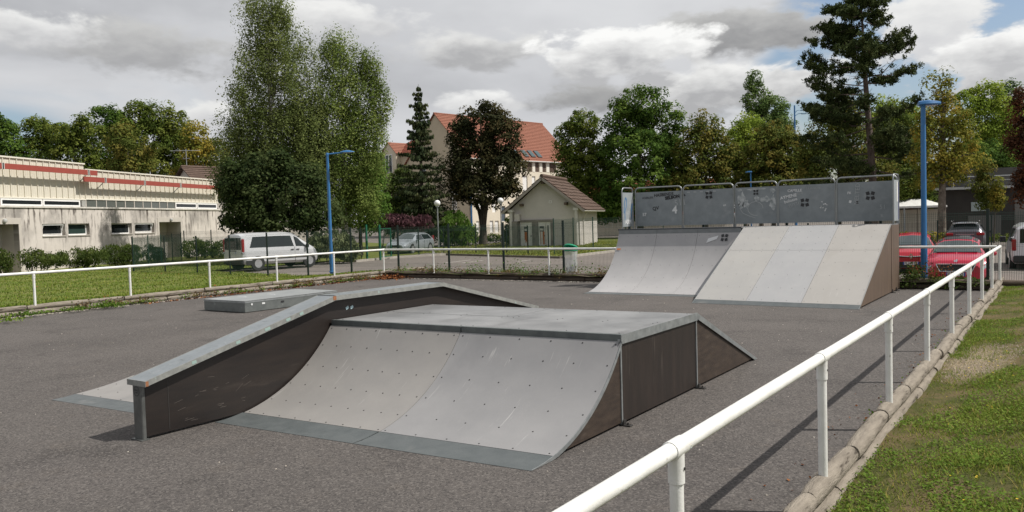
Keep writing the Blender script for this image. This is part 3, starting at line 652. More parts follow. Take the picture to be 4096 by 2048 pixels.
# the bank
by0, by1 = 18.10, 21.93
bprof = [(by0+.17, .004+.17*(QZ-.004)/(by1-by0)), (20.62, .004+(20.62-by0)*(QZ-.004)/(by1-by0))]; bprof2 = [(20.628, bprof[1][1]+.0035), (by1, QZ)]
btoe = [(by0, .004), (by0+.172, bprof[0][1]-.001)]
def fb2(x): return -.03*(x+5.5)
bx = [-7.355, -6.105, -4.855, -3.61]
for i, (x0, x1) in enumerate(zip(bx[:-1], bx[1:])):
    for pr_ in (bprof, bprof2):
        o = band(pr_, x0+.004, x1-.004, .014, fb2).build('ramp_panel', BANKM[i], bk)
        screws(screw_rows(pr_, (.03, .25, .5, .75, .97), [x0+.06+k*.28 for k in range(5)], fb2), None, .0075, o)
    band(btoe, x0, x1, .006, fb2).build('toe_plate', TOE, bk)
for x, s in ((-3.622, -1), (-7.345, 1)):
    pts = [(by0+.12, .02), (by1, QZ-.025), (by1, .035), (by0+.3, .035)]
    MB().prism([V3(x, y+fb2(x), z) for y, z in pts], (s*.018, 0, 0)).build('side_panel', PLYL, bk)
    pts = [(by1+.012, .035), (23.03, .035), (23.03, QZ-.03), (by1+.012, QZ-.03)]
    MB().prism([V3(x, y, z) for y, z in pts], (s*.018, 0, 0)).build('side_panel', PLYL, bk)
    MB().prism([V3(x-s*.004, y+fb2(x), z) for y, z in [(by0, .008), (by1, QZ+.006), (by1+.02, QZ-.03), (by0+.1, .006)]], (s*.008, 0, 0)).build('edge_angle', GALV, bk)
MB().box((-5.48, (21.95+23.04)/2, QZ-.02), (3.70, 1.08, .03)).build('deck', DECKM, bk)
MB().box((-5.48, 23.03, .86), (3.7, .018, 1.62)).build('back_panel', PLYB, bk)
for y in (21.95, 22.5): MB().box((-3.585, y, .008), (.1, .07, .012)).box((-3.605, y, .05), (.012, .06, .09)).build('foot_bracket', SCREW, bk)
# guard panels: a sheet in a tubular hoop
TUBEM = mat('hoop_tube_steel', (.26, .275, .275), rough=.4, metal=.6)
def hoop(parent, a, c, mt, z0=1.79, z1=2.83, zt=2.97, th=.004):
    a, c = V3(*a), V3(*c); d = (c-a).normalized(); L_ = (c-a).length; up = V3(0, 0, 1); r = .12
    pth = [a+up*(QZ-.01)]+[a+up*(zt-r)]+[a+d*(r*(1-math.cos(t)))+up*(zt-r+r*math.sin(t)) for t in (.4, .8, 1.2, 1.57)]+[c-d*(r*(1-math.sin(t)))+up*(zt-r+r*math.cos(t)) for t in (0.0, .4, .8, 1.2, 1.57)]+[c+up*(QZ-.01)]
    fr = MB().tube(pth, .021, 8).build('hoop_tube', TUBEM, parent, smooth=50)
    nn = V3(-d.y, d.x, 0)
    p = [a+d*.02, c-d*.02]
    sh = MB().hull([p[0]+up*z0-nn*th, p[1]+up*z0-nn*th, p[1]+up*z0+nn*th, p[0]+up*z0+nn*th], [p[0]+up*z1-nn*th, p[1]+up*z1-nn*th, p[1]+up*z1+nn*th, p[0]+up*z1+nn*th]).build('guard_sheet', mt, parent)
    return sh
GY = 23.0
gxs = [(-11.10, -9.57), (-9.52, -7.985), (-7.935, -6.735), (-6.70, -5.185), (-5.14, -3.66)]
sheets = []
for i, (a, c) in enumerate(gxs): sheets.append(hoop(qp if i < 2 else bk, (a, GY, 0), (c, GY, 0), PANELM))
sl = hoop(qp, (-11.16, 22.20, 0), (-11.16, 22.93, 0), PANELS)
sr = hoop(bk, (-3.615, 22.20, 0), (-3.615, 22.95, 0), PANELS)
def mark(parent, txt, x, z, size, mt, rot=0.0, bold=.004, root=None, y=GY-.0105):
    o = part('graffiti', text_mesh(txt, size, mt, bold), parent, V3(x, y, z)-root.location, (math.pi/2, -rot, 0)); return o
def scribble(parent, pts, w, mt, y=GY-.0085, name='graffiti_stroke'):
    b = MB()
    for (a, c) in zip(pts[:-1], pts[1:]):
        a, c = V3(a[0], y, a[1]), V3(c[0], y, c[1]); d = (c-a).normalized(); n = V3(-d.z, 0, d.x)*w/2
        b.add([a-n, c-n, c+n, a+n], [(0, 1, 2, 3)])
    return b.build(name, mt, parent)
def emblem(parent, x, z, s, y=GY-.0095, fn=None):
    b = MB()
    for sx in (-1, 1):
        for sz in (-1, 1):
            cx, cz = x+sx*s*.27, z+sz*s*.27; h = s*.185
            q = [(cx-h, cz-h), (cx+h, cz-h), (cx+h, cz+h), (cx-h, cz+h)]
            q = [(u_+sx*sz*(v_-cz)*.30, v_-sx*sz*(u_-cx)*.30) for u_, v_ in q]
            b.add([V3(u_, y if fn is None else fn(v_), v_) for u_, v_ in q], [(0, 1, 2, 3)])
    return b.build('emblem', BLACKINK, parent)
S0, S1, S2, S3, S4 = sheets
mark(S0, '57', -10.80, 2.14, .13, CHALK, 0, .004, qp); mark(S0, '4', -9.80, 2.25, .30, CHALK, 0, .012, qp); mark(S0, '511', -9.62, 2.47, .26, CHALKG, .1, .003, qp)
mark(S0, 'HASBENDS', -10.15, 2.73, .13, BLACKINK, .05, .004, qp); mark(S0, 'SELBON', -9.87, 2.64, .13, BLACKINK, .12, .009, qp); mark(S0, 'ASBN.FR', -10.68, 2.65, .10, BLACKINK, 0, .0, qp)
mark(S0, 'QV', -10.42, 2.32, .15, BLACKINK, .15, .004, qp)
emblem(S1, -8.72, 2.66, .22); mark(S1, 'co', -8.25, 2.35, .09, CHALK, .2, .002, qp); mark(S1, 'h.', -9.48, 2.70, .10, BLACKINK, .05, .006, qp)
for k in range(5): MB().box((-9.35+k*.2, GY-.0088, 2.77), (.09, .002, .04)).build('tape_residue', CHALKG, S1)
def scrap(parent, cx, cz, w, h, seed, mt, y=GY-.008):
    R_ = random.Random(seed); n = 14; pts = [V3(cx+w*.5*math.cos(2*math.pi*k/n)*R_.uniform(.45, 1.1), y, cz+h*.5*math.sin(2*math.pi*k/n)*R_.uniform(.45, 1.1)) for k in range(n)]
    b = MB(); b.add(pts+[V3(cx, y, cz)], [(k, (k+1) % n, n) for k in range(n)]); return b.build('paper_remnant', mt, parent)
SCR = mat('paper_remnants', (.46, .48, .48), rough=.8, c2=(.22, .245, .25), nscale=9, world=True)
for (cx, cz, w, h, sd) in ((-7.75, 2.45, .3, .6, 1), (-7.62, 2.35, .22, .35, 2), (-7.05, 2.47, .4, .22, 3), (-6.85, 2.38, .25, .5, 4), (-7.35, 2.76, .7, .08, 5), (-7.3, 2.5, .2, .18, 6), (-6.86, 2.72, .28, .16, 8), (-7.8, 2.77, .18, .1, 9)): scrap(S2, cx, cz, w, h, sd, SCR)
scribble(S2, [(-7.35+.22*math.cos(t*.5), 2.22+.2*math.sin(t*.5)) for t in range(0, 11)], .022, CHALKG); scribble(S2, [(-7.8, 2.25), (-7.72, 2.1), (-7.5, 2.0), (-7.35, 1.95)], .02, CHALKG)
emblem(S2, -7.33, 2.68, .15)
mark(S3, 'AYMENE', -6.42, 2.52, .12, CHALK, .18, .003, bk); mark(S3, 'bolosse', -6.36, 2.41, .12, CHALK, .25, .002, bk); mark(S3, 'TUTTI', -6.28, 2.29, .11, CHALKG, .3, .002, bk); mark(S3, 'CAMILLE', -6.25, 2.68, .10, CHALK, 0, .002, bk); mark(S3, 'EDE', -6.1, 2.60, .09, CHALKG, .1, .002, bk)
emblem(S3, -5.98, 2.34, .23); mark(S3, 'S2 miskina', -5.75, 2.73, .09, CHALKG, 0, .0, bk)
for k in range(9): MB().box((rnd.uniform(-5.6, -5.2), GY-.0088, rnd.uniform(2.1, 2.35)), (rnd.uniform(.015, .04), .002, rnd.uniform(.02, .06)), ry=rnd.uniform(-1, 1)).build('chalk_dab', CHALK, S3)
emblem(S4, -4.30, 2.46, .23); mark(S4, 'FK', -4.82, 2.55, .09, CHALK, 0, .002, bk); mark(S4, 'MELTED', -4.62, 2.52, .16, CHALKG, 1.5, .001, bk); mark(S4, 'R', -4.02, 1.92, .11, CHALKG, .1, .002, bk); mark(S4, '51', -4.0, 2.15, .16, CHALKG, 0, .0, bk)
MB().box((-4.80, GY-.0088, 2.32), (.06, .002, .07), ry=.3).build('chalk_dab', CHALK, S4)
# marks on the curved ramp and the end sheets
qs = lambda z: np.interp(z, [p[1] for p in qfull], [p[0] for p in qfull])-.016
ql = [c for c in qp.children if c.name.startswith('ramp_panel')]
emblem(ql[2], -7.82, 1.44, .20, fn=qs)
b = MB(); b.add([V3(u_, qs(v_), v_) for u_, v_ in ((-8.32, 1.30), (-8.03, 1.40), (-7.99, 1.50), (-8.28, 1.42))], [(0, 1, 2, 3)]); b.build('white_sticker', CHALK, ql[2])
b = MB(); b.add([V3(u_, qs(v_), v_) for u_, v_ in ((-11.05, 1.12), (-10.93, 1.12), (-10.93, 1.16), (-11.05, 1.16))], [(0, 1, 2, 3)]); b.build('orange_mark', mat('orange_paint', (.55, .16, .03), rough=.6), ql[0])
def xplane_stroke(parent, pts, w, mt, x, name='graffiti_stroke'):
    b = MB()
    for (a, c) in zip(pts[:-1], pts[1:]):
        a, c = V3(x, a[0], a[1]), V3(x, c[0], c[1]); d = (c-a).normalized(); n = V3(0, -d.z, d.y)*w/2; b.add([a-n, c-n, c+n, a+n], [(0, 1, 2, 3)])
    return b.build(name, mt, parent)
xplane_stroke(sl, [(22.3, 2.2), (22.34, 2.5), (22.42, 2.68), (22.5, 2.6), (22.46, 2.4), (22.36, 2.25), (22.36, 2.0)], .035, BLUEINK, -11.151)
xplane_stroke(sl, [(22.75, 1.9), (22.82, 2.3), (22.86, 2.5)], .05, BLUEINK, -11.1505)
part('graffiti', text_mesh('ASRN', .17, CHALK, .006), sl, V3(-11.150, 22.58, 1.93)-qp.location, (math.pi/2, 0, math.pi/2))
MB().box((-3.607, 22.72, 2.53), (.004, .16, .5)).build('white_sticker', WHITE, sr)
MB().box((-3.607, 22.90, 2.3), (.004, .035, .95)).build('blue_tape', mat('blue_tape', (.03, .03, .22), rough=.5), sr)

# ------------------------------------------------------------------ green mesh fences
def wire_panel(w, h, fold=True):
    b = MB(); n = int(w/.0505)
    def bar(p, q, r): b.tube([p, q], r, 3, cap=False)
    for i in range(n+1): x = w*i/n; bar((x, 0, 0), (x, 0, h), .0034)
    zs = [.02]+[h*k for k in (.12, .5, .88)]+[h-.05]
    for z in zs:
        bar((0, -.006, z), (w, -.006, z), .0032)
        if z > .1 and z < h-.1:
            bar((0, -.03, z+.05), (w, -.03, z+.05), .0032); bar((0, -.006, z+.1), (w, -.006, z+.1), .0032)
    return b
_pan = {}
def fence(label, pts, h, mt=GREENP, wire=None, pw=.06, zf=None, drop=.0):
    zf = zf or (lambda x, y: G(x, y)); t = thing('mesh_fence', label, 'fence', (pts[0][0], pts[0][1], zf(*pts[0]))); base = V3(*t.location)
    for i, (x, y) in enumerate(pts):
        z = zf(x, y); q = V3(x, y, z)-base
        key = ('post', h, mt.name, pw)
        if key not in _pan:
            me = MB().box((0, 0, h/2-.1), (pw, .045, h+.35)).box((0, 0, h+.08), (pw+.008, .052, .02)).mesh('post'); me.materials.append(mt); _pan[key] = me
        nx = pts[min(i+1, len(pts)-1)]; pv = pts[max(i-1, 0)]; a = math.atan2(nx[1]-pv[1], nx[0]-pv[0])
        part('post', _pan[key], t, q, (0, 0, a))
        if i < len(pts)-1:
            w = math.hypot(nx[0]-x, nx[1]-y); key = ('wire', round(w, 1), h)
            if key not in _pan:
                me = wire_panel(round(w, 1)-.02, h).mesh('mesh_panel'); me.materials.append(wire or mt); _pan[key] = me
            a = math.atan2(nx[1]-y, nx[0]-x); z2 = zf(*nx)
            o = part('mesh_panel', _pan[key], t, q+V3(.01*math.cos(a), .01*math.sin(a), .03), (0, -math.atan2(z2-z, w), a), (w/round(w, 1), 1, 1)); 
    return t
FX = [-40.96, -38.04, -35.33, -32.74, -30.01, -27.32, -24.65, -22.01, -19.42, -16.88, -14.35, -11.82, -9.29, -6.76, -4.23, -1.70, .83, 3.36, 5.9]
fz = lambda x, y: (.16 if x > -23 else max(G(x, y)+.05, .16-(-23-x)*.025)) if x < -1.5 else .1
fence('green mesh fence on dark posts running behind the far railing and the van', [(x, 24.0) for x in FX], 1.78, GREEND, GREENP, .07, fz)
fence('green mesh return fence in front of the stained wall by the recessed door', [(-41.0, 24.05), (-43.1, 26.2), (-45.2, 28.3), (-47.3, 30.4), (-49.2, 32.3)], 1.85, GREENP, None, .06)
fence('dark mesh fence in front of the shrubs behind the parked van', [(-55.5, 34.5), (-53.4, 35.3), (-51.3, 36.1), (-49.2, 36.7), (-46.6, 36.7), (-44.0, 36.6), (-41.4, 36.5), (-38.8, 36.4), (-36.4, 36.3)], 1.95, GREEND, None, .06)
fence('mesh fence between the estate car and the lawn of the small house', [(-35.1, 37.6), (-35.4, 40.6), (-34.9, 42.6), (-32.4, 42.9), (-29.7, 42.6), (-27.6, 41.9), (-25.6, 41.1)], 1.75, GREEND, GREENP, .06)
fence('taller mesh fence beside the small rendered house', [(-25.4, 41.4), (-25.9, 44.6), (-25.7, 46.8), (-24.4, 49.0), (-22.6, 51.0), (-20.4, 52.6), (-18.0, 54.0)], 2.15, GREENP, None, .06)
fence('mesh fence behind the red cars in front of the dark building', [(-12.0, 36.5), (-9.5, 37.0), (-7.0, 37.5), (-4.5, 38.0)], 1.7, GREEND, None, .06)
fence('mesh fence far behind the white van at the right edge', [(-3.2, 47.5), (-.6, 47.7), (2.0, 47.9), (4.6, 48.1)], 1.8, GREEND, None, .06)
gt = thing('gate_post', 'taller green gate post left of the silver estate car', 'gate post', (-35.6, 36.0, G(-35.6, 36)), group=None)
MB().box((0, 0, 1.0), (.10, .10, 2.3)).box((.07, 0, 1.05), (.03, .05, .25)).box((0, 0, 2.16), (.11, .11, .02)).build('square_tube', mat('gate_green', (.012, .11, .062), rough=.4), gt, local=True)
g2 = thing('gate_leaf', 'narrow open green gate leaf beside the silver estate car', 'gate', (-34.25, 35.75, G(-34, 36)))
MB().box((0, 0, 1.0), (.10, .10, 2.3)).build('hinge_post', MATS['gate_green'], g2, local=True)
MB().box((-.15, .65, 1.9), (.05, 1.25, .05), rz=.2).box((-.15, .65, .2), (.05, 1.25, .05), rz=.2).box((-.28, 1.27, 1.05), (.05, .05, 1.74), rz=.2).build('gate_frame', MATS['gate_green'], g2, local=True)
gb = MB()
for k in range(14): gb.tube([(-.03-.018*k, .1+.088*k, .2), (-.03-.018*k, .1+.088*k, 1.9)], .005, 4)
gb.build('gate_bars', MATS['gate_green'], g2, local=True)

# ------------------------------------------------------------------ lamps
LENSM = mat('lamp_lens', (.55, .57, .58), rough=.2)
def street_lamp(label, loc, h, arm, rz, group=None, r0=.085, r1=.055, flat=False):
    t = thing('street_lamp', label, 'street lamp', loc, rz, group)
    pole = MB().tube([(0, 0, -.1), (0, 0, .9), (0, 0, .95), (0, 0, h)], [r0, r0*.97, r0*.86, r1], 14).build('pole', BLUEP, t, smooth=35, local=True)
    MB().lathe([(r0*1.5, 0), (r0*1.5, .02), (r0*1.05, .05)], (0, 0, 0), 12).build('base_flange', BLUEP, pole, smooth=35, local=True)
    MB().box((0, -r0*.93, .55), (.07, .012, .32), bev=.004).build('service_door', BLUEP, pole, local=True)
    if flat:
        pr_ = [(-.11, .12), (.0, .165), (.12, .165), (.26, .135), (.36, .08), (.42, .04)]; rows = []
        for x, w in pr_:
            zt = .085*(1-((x-.08)/.42)**2)+.02; rows.append([(x, -w, 0), (x, -w*.8, zt*.7), (x, 0, zt), (x, w*.8, zt*.7), (x, w, 0), (x, w*.7, -.035), (x, -w*.7, -.035), (x, -w, 0)])
        b = MB().grid([[(a, b_, c+h+.02) for a, b_, c in r] for r in rows]); n = len(rows[0]); b.f.append(tuple(range(n-1))); b.f.append(tuple(reversed(range((len(rows)-1)*n, len(rows)*n-1))))
        hd = b.build('lamp_head', BLUEP, t, smooth=40, local=True)
        MB().lathe([(.062, h-.06), (.075, h-.02), (.066, h+.02)], (0, 0, 0), 12).build('head_collar', BLUEP, t, smooth=40, local=True)
        MB().box((.18, 0, h-.018), (.30, .16, .012), bev=.004).build('lens', LENSM, hd, local=True)
    else:
        MB().lathe([(.07, h-.09), (.075, h-.02), (.06, h+.03), (.02, h+.045)], (0, 0, 0), 12).tube([(0, 0, h-.02), (arm*.35, 0, h+.005), (arm*.72, 0, h+.03)], .034, 10).build('arm', BLUEP, t, smooth=40, local=True)
        rows = []
        for k in range(9):
            u_ = k/8; x = arm*.62+u_*.62; w = .145*math.sin(math.pi*min(.97, .12+u_*.84))**.6; ht = .085*math.sin(math.pi*min(.97, .12+u_*.8))
            rows.append([(x, w*math.cos(a), h+.045+ht*math.sin(a)*(1.0 if math.sin(a) > 0 else .35)) for a in [2*math.pi*j/12 for j in range(13)]])
        b = MB().grid(rows); b.f.append(tuple(reversed(range(12)))); b.f.append(tuple(range(8*13, 8*13+12)))
        hd = b.build('lamp_head', BLUEP, t, smooth=50, local=True)
        MB().box((arm*.62+.33, 0, h+.018), (.36, .17, .014), bev=.005).build('lens', LENSM, hd, local=True)
    return t
yawr = -YAW
street_lamp('tall blue street lamp with a short arm standing behind the left lawn', (-26.92, 25.0, .03), 5.22, .95, .55, None, .088, .06)
street_lamp('blue street lamp with a flat head rising behind the red cars', (-3.13, 23.72, .18), 4.60, .5, .35, None, .083, .058, True)
p = at_depth(3005, 860, 70); street_lamp('blue street lamp among the trees above the guard panels', (p.x, p.y, G(p.x, p.y)), 5.6, .5, 3.4, None, .07, .05, True)
p = at_depth(1886, 880, 76)
def curved_lamp(label, loc, h, d, rz):
    t = thing('street_lamp', label, 'street lamp', loc, rz)
    MB().tube([(0, 0, 0), (0, 0, h)], [.09, .07], 12).build('pole', BLUEP, t, smooth=40, local=True)
    MB().tube([(0, 0, h-2.6), (d*.15, 0, h-2.0), (d*.45, 0, h-1.62), (d*.8, 0, h-1.5)], .03, 8).build('arm', BLUEP, t, smooth=40, local=True)
    MB().lathe([(.03, h-1.40), (.2, h-1.46), (.30, h-1.56), (.28, h-1.62)], (d*.95, 0, 0), 14).build('lamp_head', mat('pale_blue_lamp_head', (.20, .34, .48), rough=.4), t, smooth=40, local=True)
curved_lamp('blue post with a curved side arm and domed lamp before the apartment block', (p.x, p.y, G(p.x, p.y)), 6.0, 1.35, math.pi+.6)
p = at_depth(3184, 860, 105); t = thing('floodlight_mast', 'distant blue floodlight mast showing above the poplar on its right', 'floodlight', (p.x, p.y, G(p.x, p.y)), .6)
MB().tube([(0, 0, 0), (0, 0, 15.6)], [.16, .09], 10).build('mast', BLUEP, t, local=True)
MB().tube([(0, 0, 14.6), (.35, 0, 14.95), (.9, 0, 15.0)], .05, 6).tube([(0, 0, 14.2), (.4, 0, 14.5), (1.0, 0, 14.55)], .05, 6).box((1.1, 0, 14.95), (.55, .4, .12)).box((1.2, 0, 14.5), (.55, .4, .12)).build('floodlights', mat('pale_blue_lamp_head', (.2, .34, .48)), t, local=True)
GLOBE = mat('white_globe', (.82, .82, .80), rough=.25, spec=.5)
for (px, py, d, zg, lab) in ((1749, 813, 64, 3.62, 'white globe lamp on a grey pole over the purple hedge'), (2002, 803, 66.5, 3.75, 'white globe lamp on a grey pole between the maple and the small house')):
    p = at_depth(px, py, d); t = thing('globe_lamp', lab, 'globe lamp', (p.x, p.y, G(p.x, p.y)), 0, 'globe lamps of the path')
    h = p.z-G(p.x, p.y)
    MB().tube([(0, 0, -.1), (0, 0, .6), (0, 0, h-.3)], [.075, .06, .045], 12).build('pole', mat('grey_pole', (.33, .35, .36), rough=.4, metal=.4), t, smooth=40, local=True)
    MB().lathe([(.10, h-.32), (.14, h-.28), (.13, h-.22)], (0, 0, 0), 14).build('neck', MATS['grey_pole'], t, smooth=40, local=True)
    MB().lathe([(.25*math.sin(math.pi*k/14) if 0 < k < 14 else .002, h-.25*math.cos(math.pi*k/14)) for k in range(15)], (0, 0, 0), 20).build('globe', GLOBE, t, smooth=True, local=True)

# ------------------------------------------------------------------ litter bin
tb = thing('litter_bag_holder', 'clear plastic litter bag with a green lid behind the far railing', 'litter bin', (-13.83, 23.62, .2))
LIDM = mat('green_lid_plastic', (.01, .27, .14), rough=.4)
def bagmat():
    mt, nt = newmat('clear_bag'); L = nt.links.new; o = N(nt, 'ShaderNodeOutputMaterial'); d = N(nt, 'ShaderNodeBsdfPrincipled'); d.inputs['Base Color'].default_value = (.72, .75, .74, 1); d.inputs['Roughness'].default_value = .3
    t_ = N(nt, 'ShaderNodeBsdfTransparent'); ms = N(nt, 'ShaderNodeMixShader'); ms.inputs[0].default_value = .45; L(t_.outputs[0], ms.inputs[1]); L(d.outputs[0], ms.inputs[2]); L(ms.outputs[0], o.inputs[0]); return mt
bagm = bagmat()
MB().tube([(0, .23, 0), (0, .23, .93)], .025, 8).box((0, .2, .82), (.1, .1, .05)).build('support_post', GREENP, tb, local=True)
MB().lathe([(.225, .80), (.235, .81), (.235, .84), (.215, .84)], (0, 0, 0), 18).build('ring', LIDM, tb, smooth=40, local=True)
rows = []
for k in range(9):
    z = .80-.77*k/8; r = .215+.008*math.sin(k*1.7)-.05*(k/8)**3; rows.append([((r+.010*math.sin(5*a+k*.8))*math.cos(a), (r+.010*math.sin(4*a-k))*math.sin(a), z) for a in [2*math.pi*j/20 for j in range(21)]])
MB().grid(rows).build('bag', bagm, tb, smooth=True, local=True)
lid = MB().lathe([(.25, .0), (.255, .02), (.23, .055), (.12, .085), (.01, .09)], (0, 0, 0), 20).box((0, .24, .04), (.12, .05, .05)).build('lid', LIDM, tb, smooth=40, local=True); lid.location = (0, 0, .86); lid.rotation_euler = (-.45, 0, 0)
lid.location = (0, .0, .90)
rb = MB()
for k in range(14): rb.box((rnd.uniform(-.12, .12), rnd.uniform(-.12, .12), rnd.uniform(.06, .24)), (rnd.uniform(.05, .12),)*3, rnd.uniform(0, 3), rnd.uniform(0, 3), rnd.uniform(0, 3))
rb.build('rubbish', mat('mixed_rubbish', (.6, .6, .58), c2=(.05, .05, .06), nscale=14, lo=.48, hi=.52), tb, local=True)

# ------------------------------------------------------------------ buildings: shared helpers
def frame_fn(O, u, n):
    return lambda s, d, z: O+u*s+n*d+V3(0, 0, z)
def wall_mesh(Wf, s0, s1, z0, z1, holes, depth, d0=0.0, top=True):
    ss = sorted({s0, s1}|{h[0] for h in holes}|{h[1] for h in holes}); zs = sorted({z0, z1}|{h[2] for h in holes}|{h[3] for h in holes}); b = MB()
    inside = lambda s, z: any(h[0] < s < h[1] and h[2] < z < h[3] for h in holes)
    for a, c in zip(ss[:-1], ss[1:]):
        for e, f in zip(zs[:-1], zs[1:]):
            if inside((a+c)/2, (e+f)/2): continue
            b.add([Wf(a, d0, e), Wf(c, d0, e), Wf(c, d0, f), Wf(a, d0, f)], [(0, 1, 2, 3)])
    for (a, c, e, f) in holes:
        for (p, q) in (((a, e), (a, f)), ((c, f), (c, e)), ((a, f), (c, f)), ((c, e), (a, e))):
            b.add([Wf(p[0], d0, p[1]), Wf(q[0], d0, q[1]), Wf(q[0], d0-depth, q[1]), Wf(p[0], d0-depth, p[1])], [(0, 1, 2, 3)])
    for (p, q) in (((s0, z0), (s0, z1)), ((s1, z0), (s1, z1)), ((s0, z1), (s1, z1))):
        b.add([Wf(p[0], d0, p[1]), Wf(q[0], d0, q[1]), Wf(q[0], d0-depth, q[1]), Wf(p[0], d0-depth, p[1])], [(0, 1, 2, 3)])
    return b
def wbox(Wf, s0, s1, d0, d1, z0, z1, b=None):
    b = b or MB()
    return b.hull([Wf(s0, d0, z0), Wf(s1, d0, z0), Wf(s1, d1, z0), Wf(s0, d1, z0)], [Wf(s0, d0, z1), Wf(s1, d0, z1), Wf(s1, d1, z1), Wf(s0, d1, z1)])
def ring(Wf, s0, s1, z0, z1, d0, d1, t, b=None):
    b = b or MB()
    wbox(Wf, s0, s0+t, d0, d1, z0, z1, b); wbox(Wf, s1-t, s1, d0, d1, z0, z1, b); wbox(Wf, s0+t, s1-t, d0, d1, z1-t, z1, b); wbox(Wf, s0+t, s1-t, d0, d1, z0, z0+t, b); return b
DGLASS = glassmat('dark_window_glass', (.018, .022, .024), .06)
GGLASS = glassmat('green_window_glass', (.03, .05, .045), .08)
PVC = mat('white_window_frame', (.78, .78, .76), rough=.35)
def window(parent, Wf, s0, s1, z0, z1, d, t=.07, fm=PVC, gm=DGLASS, fd=.06, tilt=False):
    w = ring(Wf, s0, s1, z0, z1, d-fd, d, t).build('window', fm, parent)
    wbox(Wf, s0+t, s1-t, d-fd*.7, d-fd*.5, z0+t, z1-t).build('pane', gm, w)
    if tilt:
        Wt = lambda s, d_, z: Wf(s, d+.02+(z-z0-t)*.32+d_, z); ring(Wt, s0+t, s1-t-.02, z0+t, z1-t*.6, -.03, .0, .05).build('tilted_sash', fm, w)
    return w

# ------------------------------------------------------------------ long low building on the left
def stainwall():
    mt, nt = newmat('stained_render'); L = nt.links.new
    o = N(nt, 'ShaderNodeOutputMaterial'); p = N(nt, 'ShaderNodeBsdfPrincipled'); L(p.outputs[0], o.inputs[0]); p.inputs['Roughness'].default_value = .85; p.inputs['Specular IOR Level'].default_value = .2
    ge = N(nt, 'ShaderNodeNewGeometry')
    d1 = N(nt, 'ShaderNodeVectorMath', operation='DOT_PRODUCT'); L(ge.outputs['Position'], d1.inputs[0]); d1.inputs[1].default_value = BU
    sp = N(nt, 'ShaderNodeSeparateXYZ'); L(ge.outputs['Position'], sp.inputs[0])
    cm = N(nt, 'ShaderNodeCombineXYZ'); L(d1.outputs['Value'], cm.inputs[0]); L(sp.outputs[2], cm.inputs[1])
    def noise(s, d, st, off=(0, 0, 0)):
        mp = N(nt, 'ShaderNodeMapping'); mp.inputs['Scale'].default_value = st; mp.inputs['Location'].default_value = off; L(cm.outputs[0], mp.inputs[0])
        n = N(nt, 'ShaderNodeTexNoise'); n.inputs['Scale'].default_value = s; n.inputs['Detail'].default_value = d; n.inputs['Roughness'].default_value = .65; L(mp.outputs[0], n.inputs['Vector']); return n.outputs['Fac']
    def mr(v, a, b, c=0., d=1.):
        n = N(nt, 'ShaderNodeMapRange'); L(v, n.inputs[0]); n.inputs[1].default_value = a; n.inputs[2].default_value = b; n.inputs[3].default_value = c; n.inputs[4].default_value = d; return n.outputs[0]
    def mul(a, b):
        n = N(nt, 'ShaderNodeMath', operation='MULTIPLY'); L(a, n.inputs[0]); L(b, n.inputs[1]); return n.outputs[0]
    def mix(f, a, b):
        n = N(nt, 'ShaderNodeMix', data_type='RGBA'); L(f, n.inputs[0])
        for i, v in ((6, a), (7, b)):
            if isinstance(v, tuple): n.inputs[i].default_value = v+(1,)
            else: L(v, n.inputs[i])
        return n.outputs[2]
    b = mix(mr(noise(.8, 5, (1, 1, 1)), .4, .65), (.60, .555, .505), (.55, .505, .455))
    wash = mul(mr(noise(.42, 6, (1, .8, 1), (2.2, 4, 0)), .45, .62, 0, .85), mr(sp.outputs[2], .8, 3.2, .05, 1.0))
    b = mix(wash, b, (.24, .222, .205))
    st = mul(mr(noise(4.2, 4, (1, .13, 1), (1, 7, 0)), .53, .61), mr(noise(.5, 3, (1, .25, 1), (9, 3, 0)), .30, .50))
    b = mix(mul(st, mr(sp.outputs[2], .7, 3.3, .05, .95)), b, (.09, .075, .066))
    L(b, p.inputs['Base Color']); return mt
STAIN = stainwall()
RENDER = mat('pale_render', (.52, .48, .43), rough=.85, c2=(.47, .435, .39), nscale=2, spec=.2)
CREAM = mat('cream_metal_cladding', (.66, .62, .525), rough=.45, c2=(.62, .58, .49), nscale=2, spec=.35)
BEAM = mat('red_oxide_beam', (.32, .066, .048), rough=.55, c2=(.29, .06, .044), nscale=3)
lb = thing('long_low_building', 'long pale building with stained wall and cream cladding under red beams', 'building', (BO.x, BO.y, -.1))
LW = frame_fn(BO, BU, BN)
wins = [(1.85, 3.69, 1.97, 2.67), (3.95, 5.82, 1.97, 2.67), (7.92, 10.04, 1.95, 2.65), (10.35, 12.53, 1.97, 2.65)]
doors = [(-2.3, .04, -.12, 2.68), (13.1, 15.78, -.12, 2.70)]
wall_mesh(LW, -9, 27, -.4, 3.60, [(-2.3, .04, -.4, 2.68), (13.1, 15.78, -.4, 2.70)]+wins, .32).build('wall', STAIN, lb)
wbox(LW, -9, 27, -.36, .07, 3.60, 3.70).build('coping', mat('white_coping', (.66, .63, .57), rough=.6, c2=(.5, .47, .42), nscale=2), lb)
for i, (a, c, e, f) in enumerate(wins):
    window(lb, LW, a, c-.0, e+.0, f, -.22, .07, PVC, GGLASS if i == 1 else DGLASS, tilt=i in (0, 3))
    wbox(LW, a-.04, c+.04, -.2, .05, e-.07, e-.004).build('window_sill', mat('grey_sill', (.38, .35, .31), rough=.8), lb)
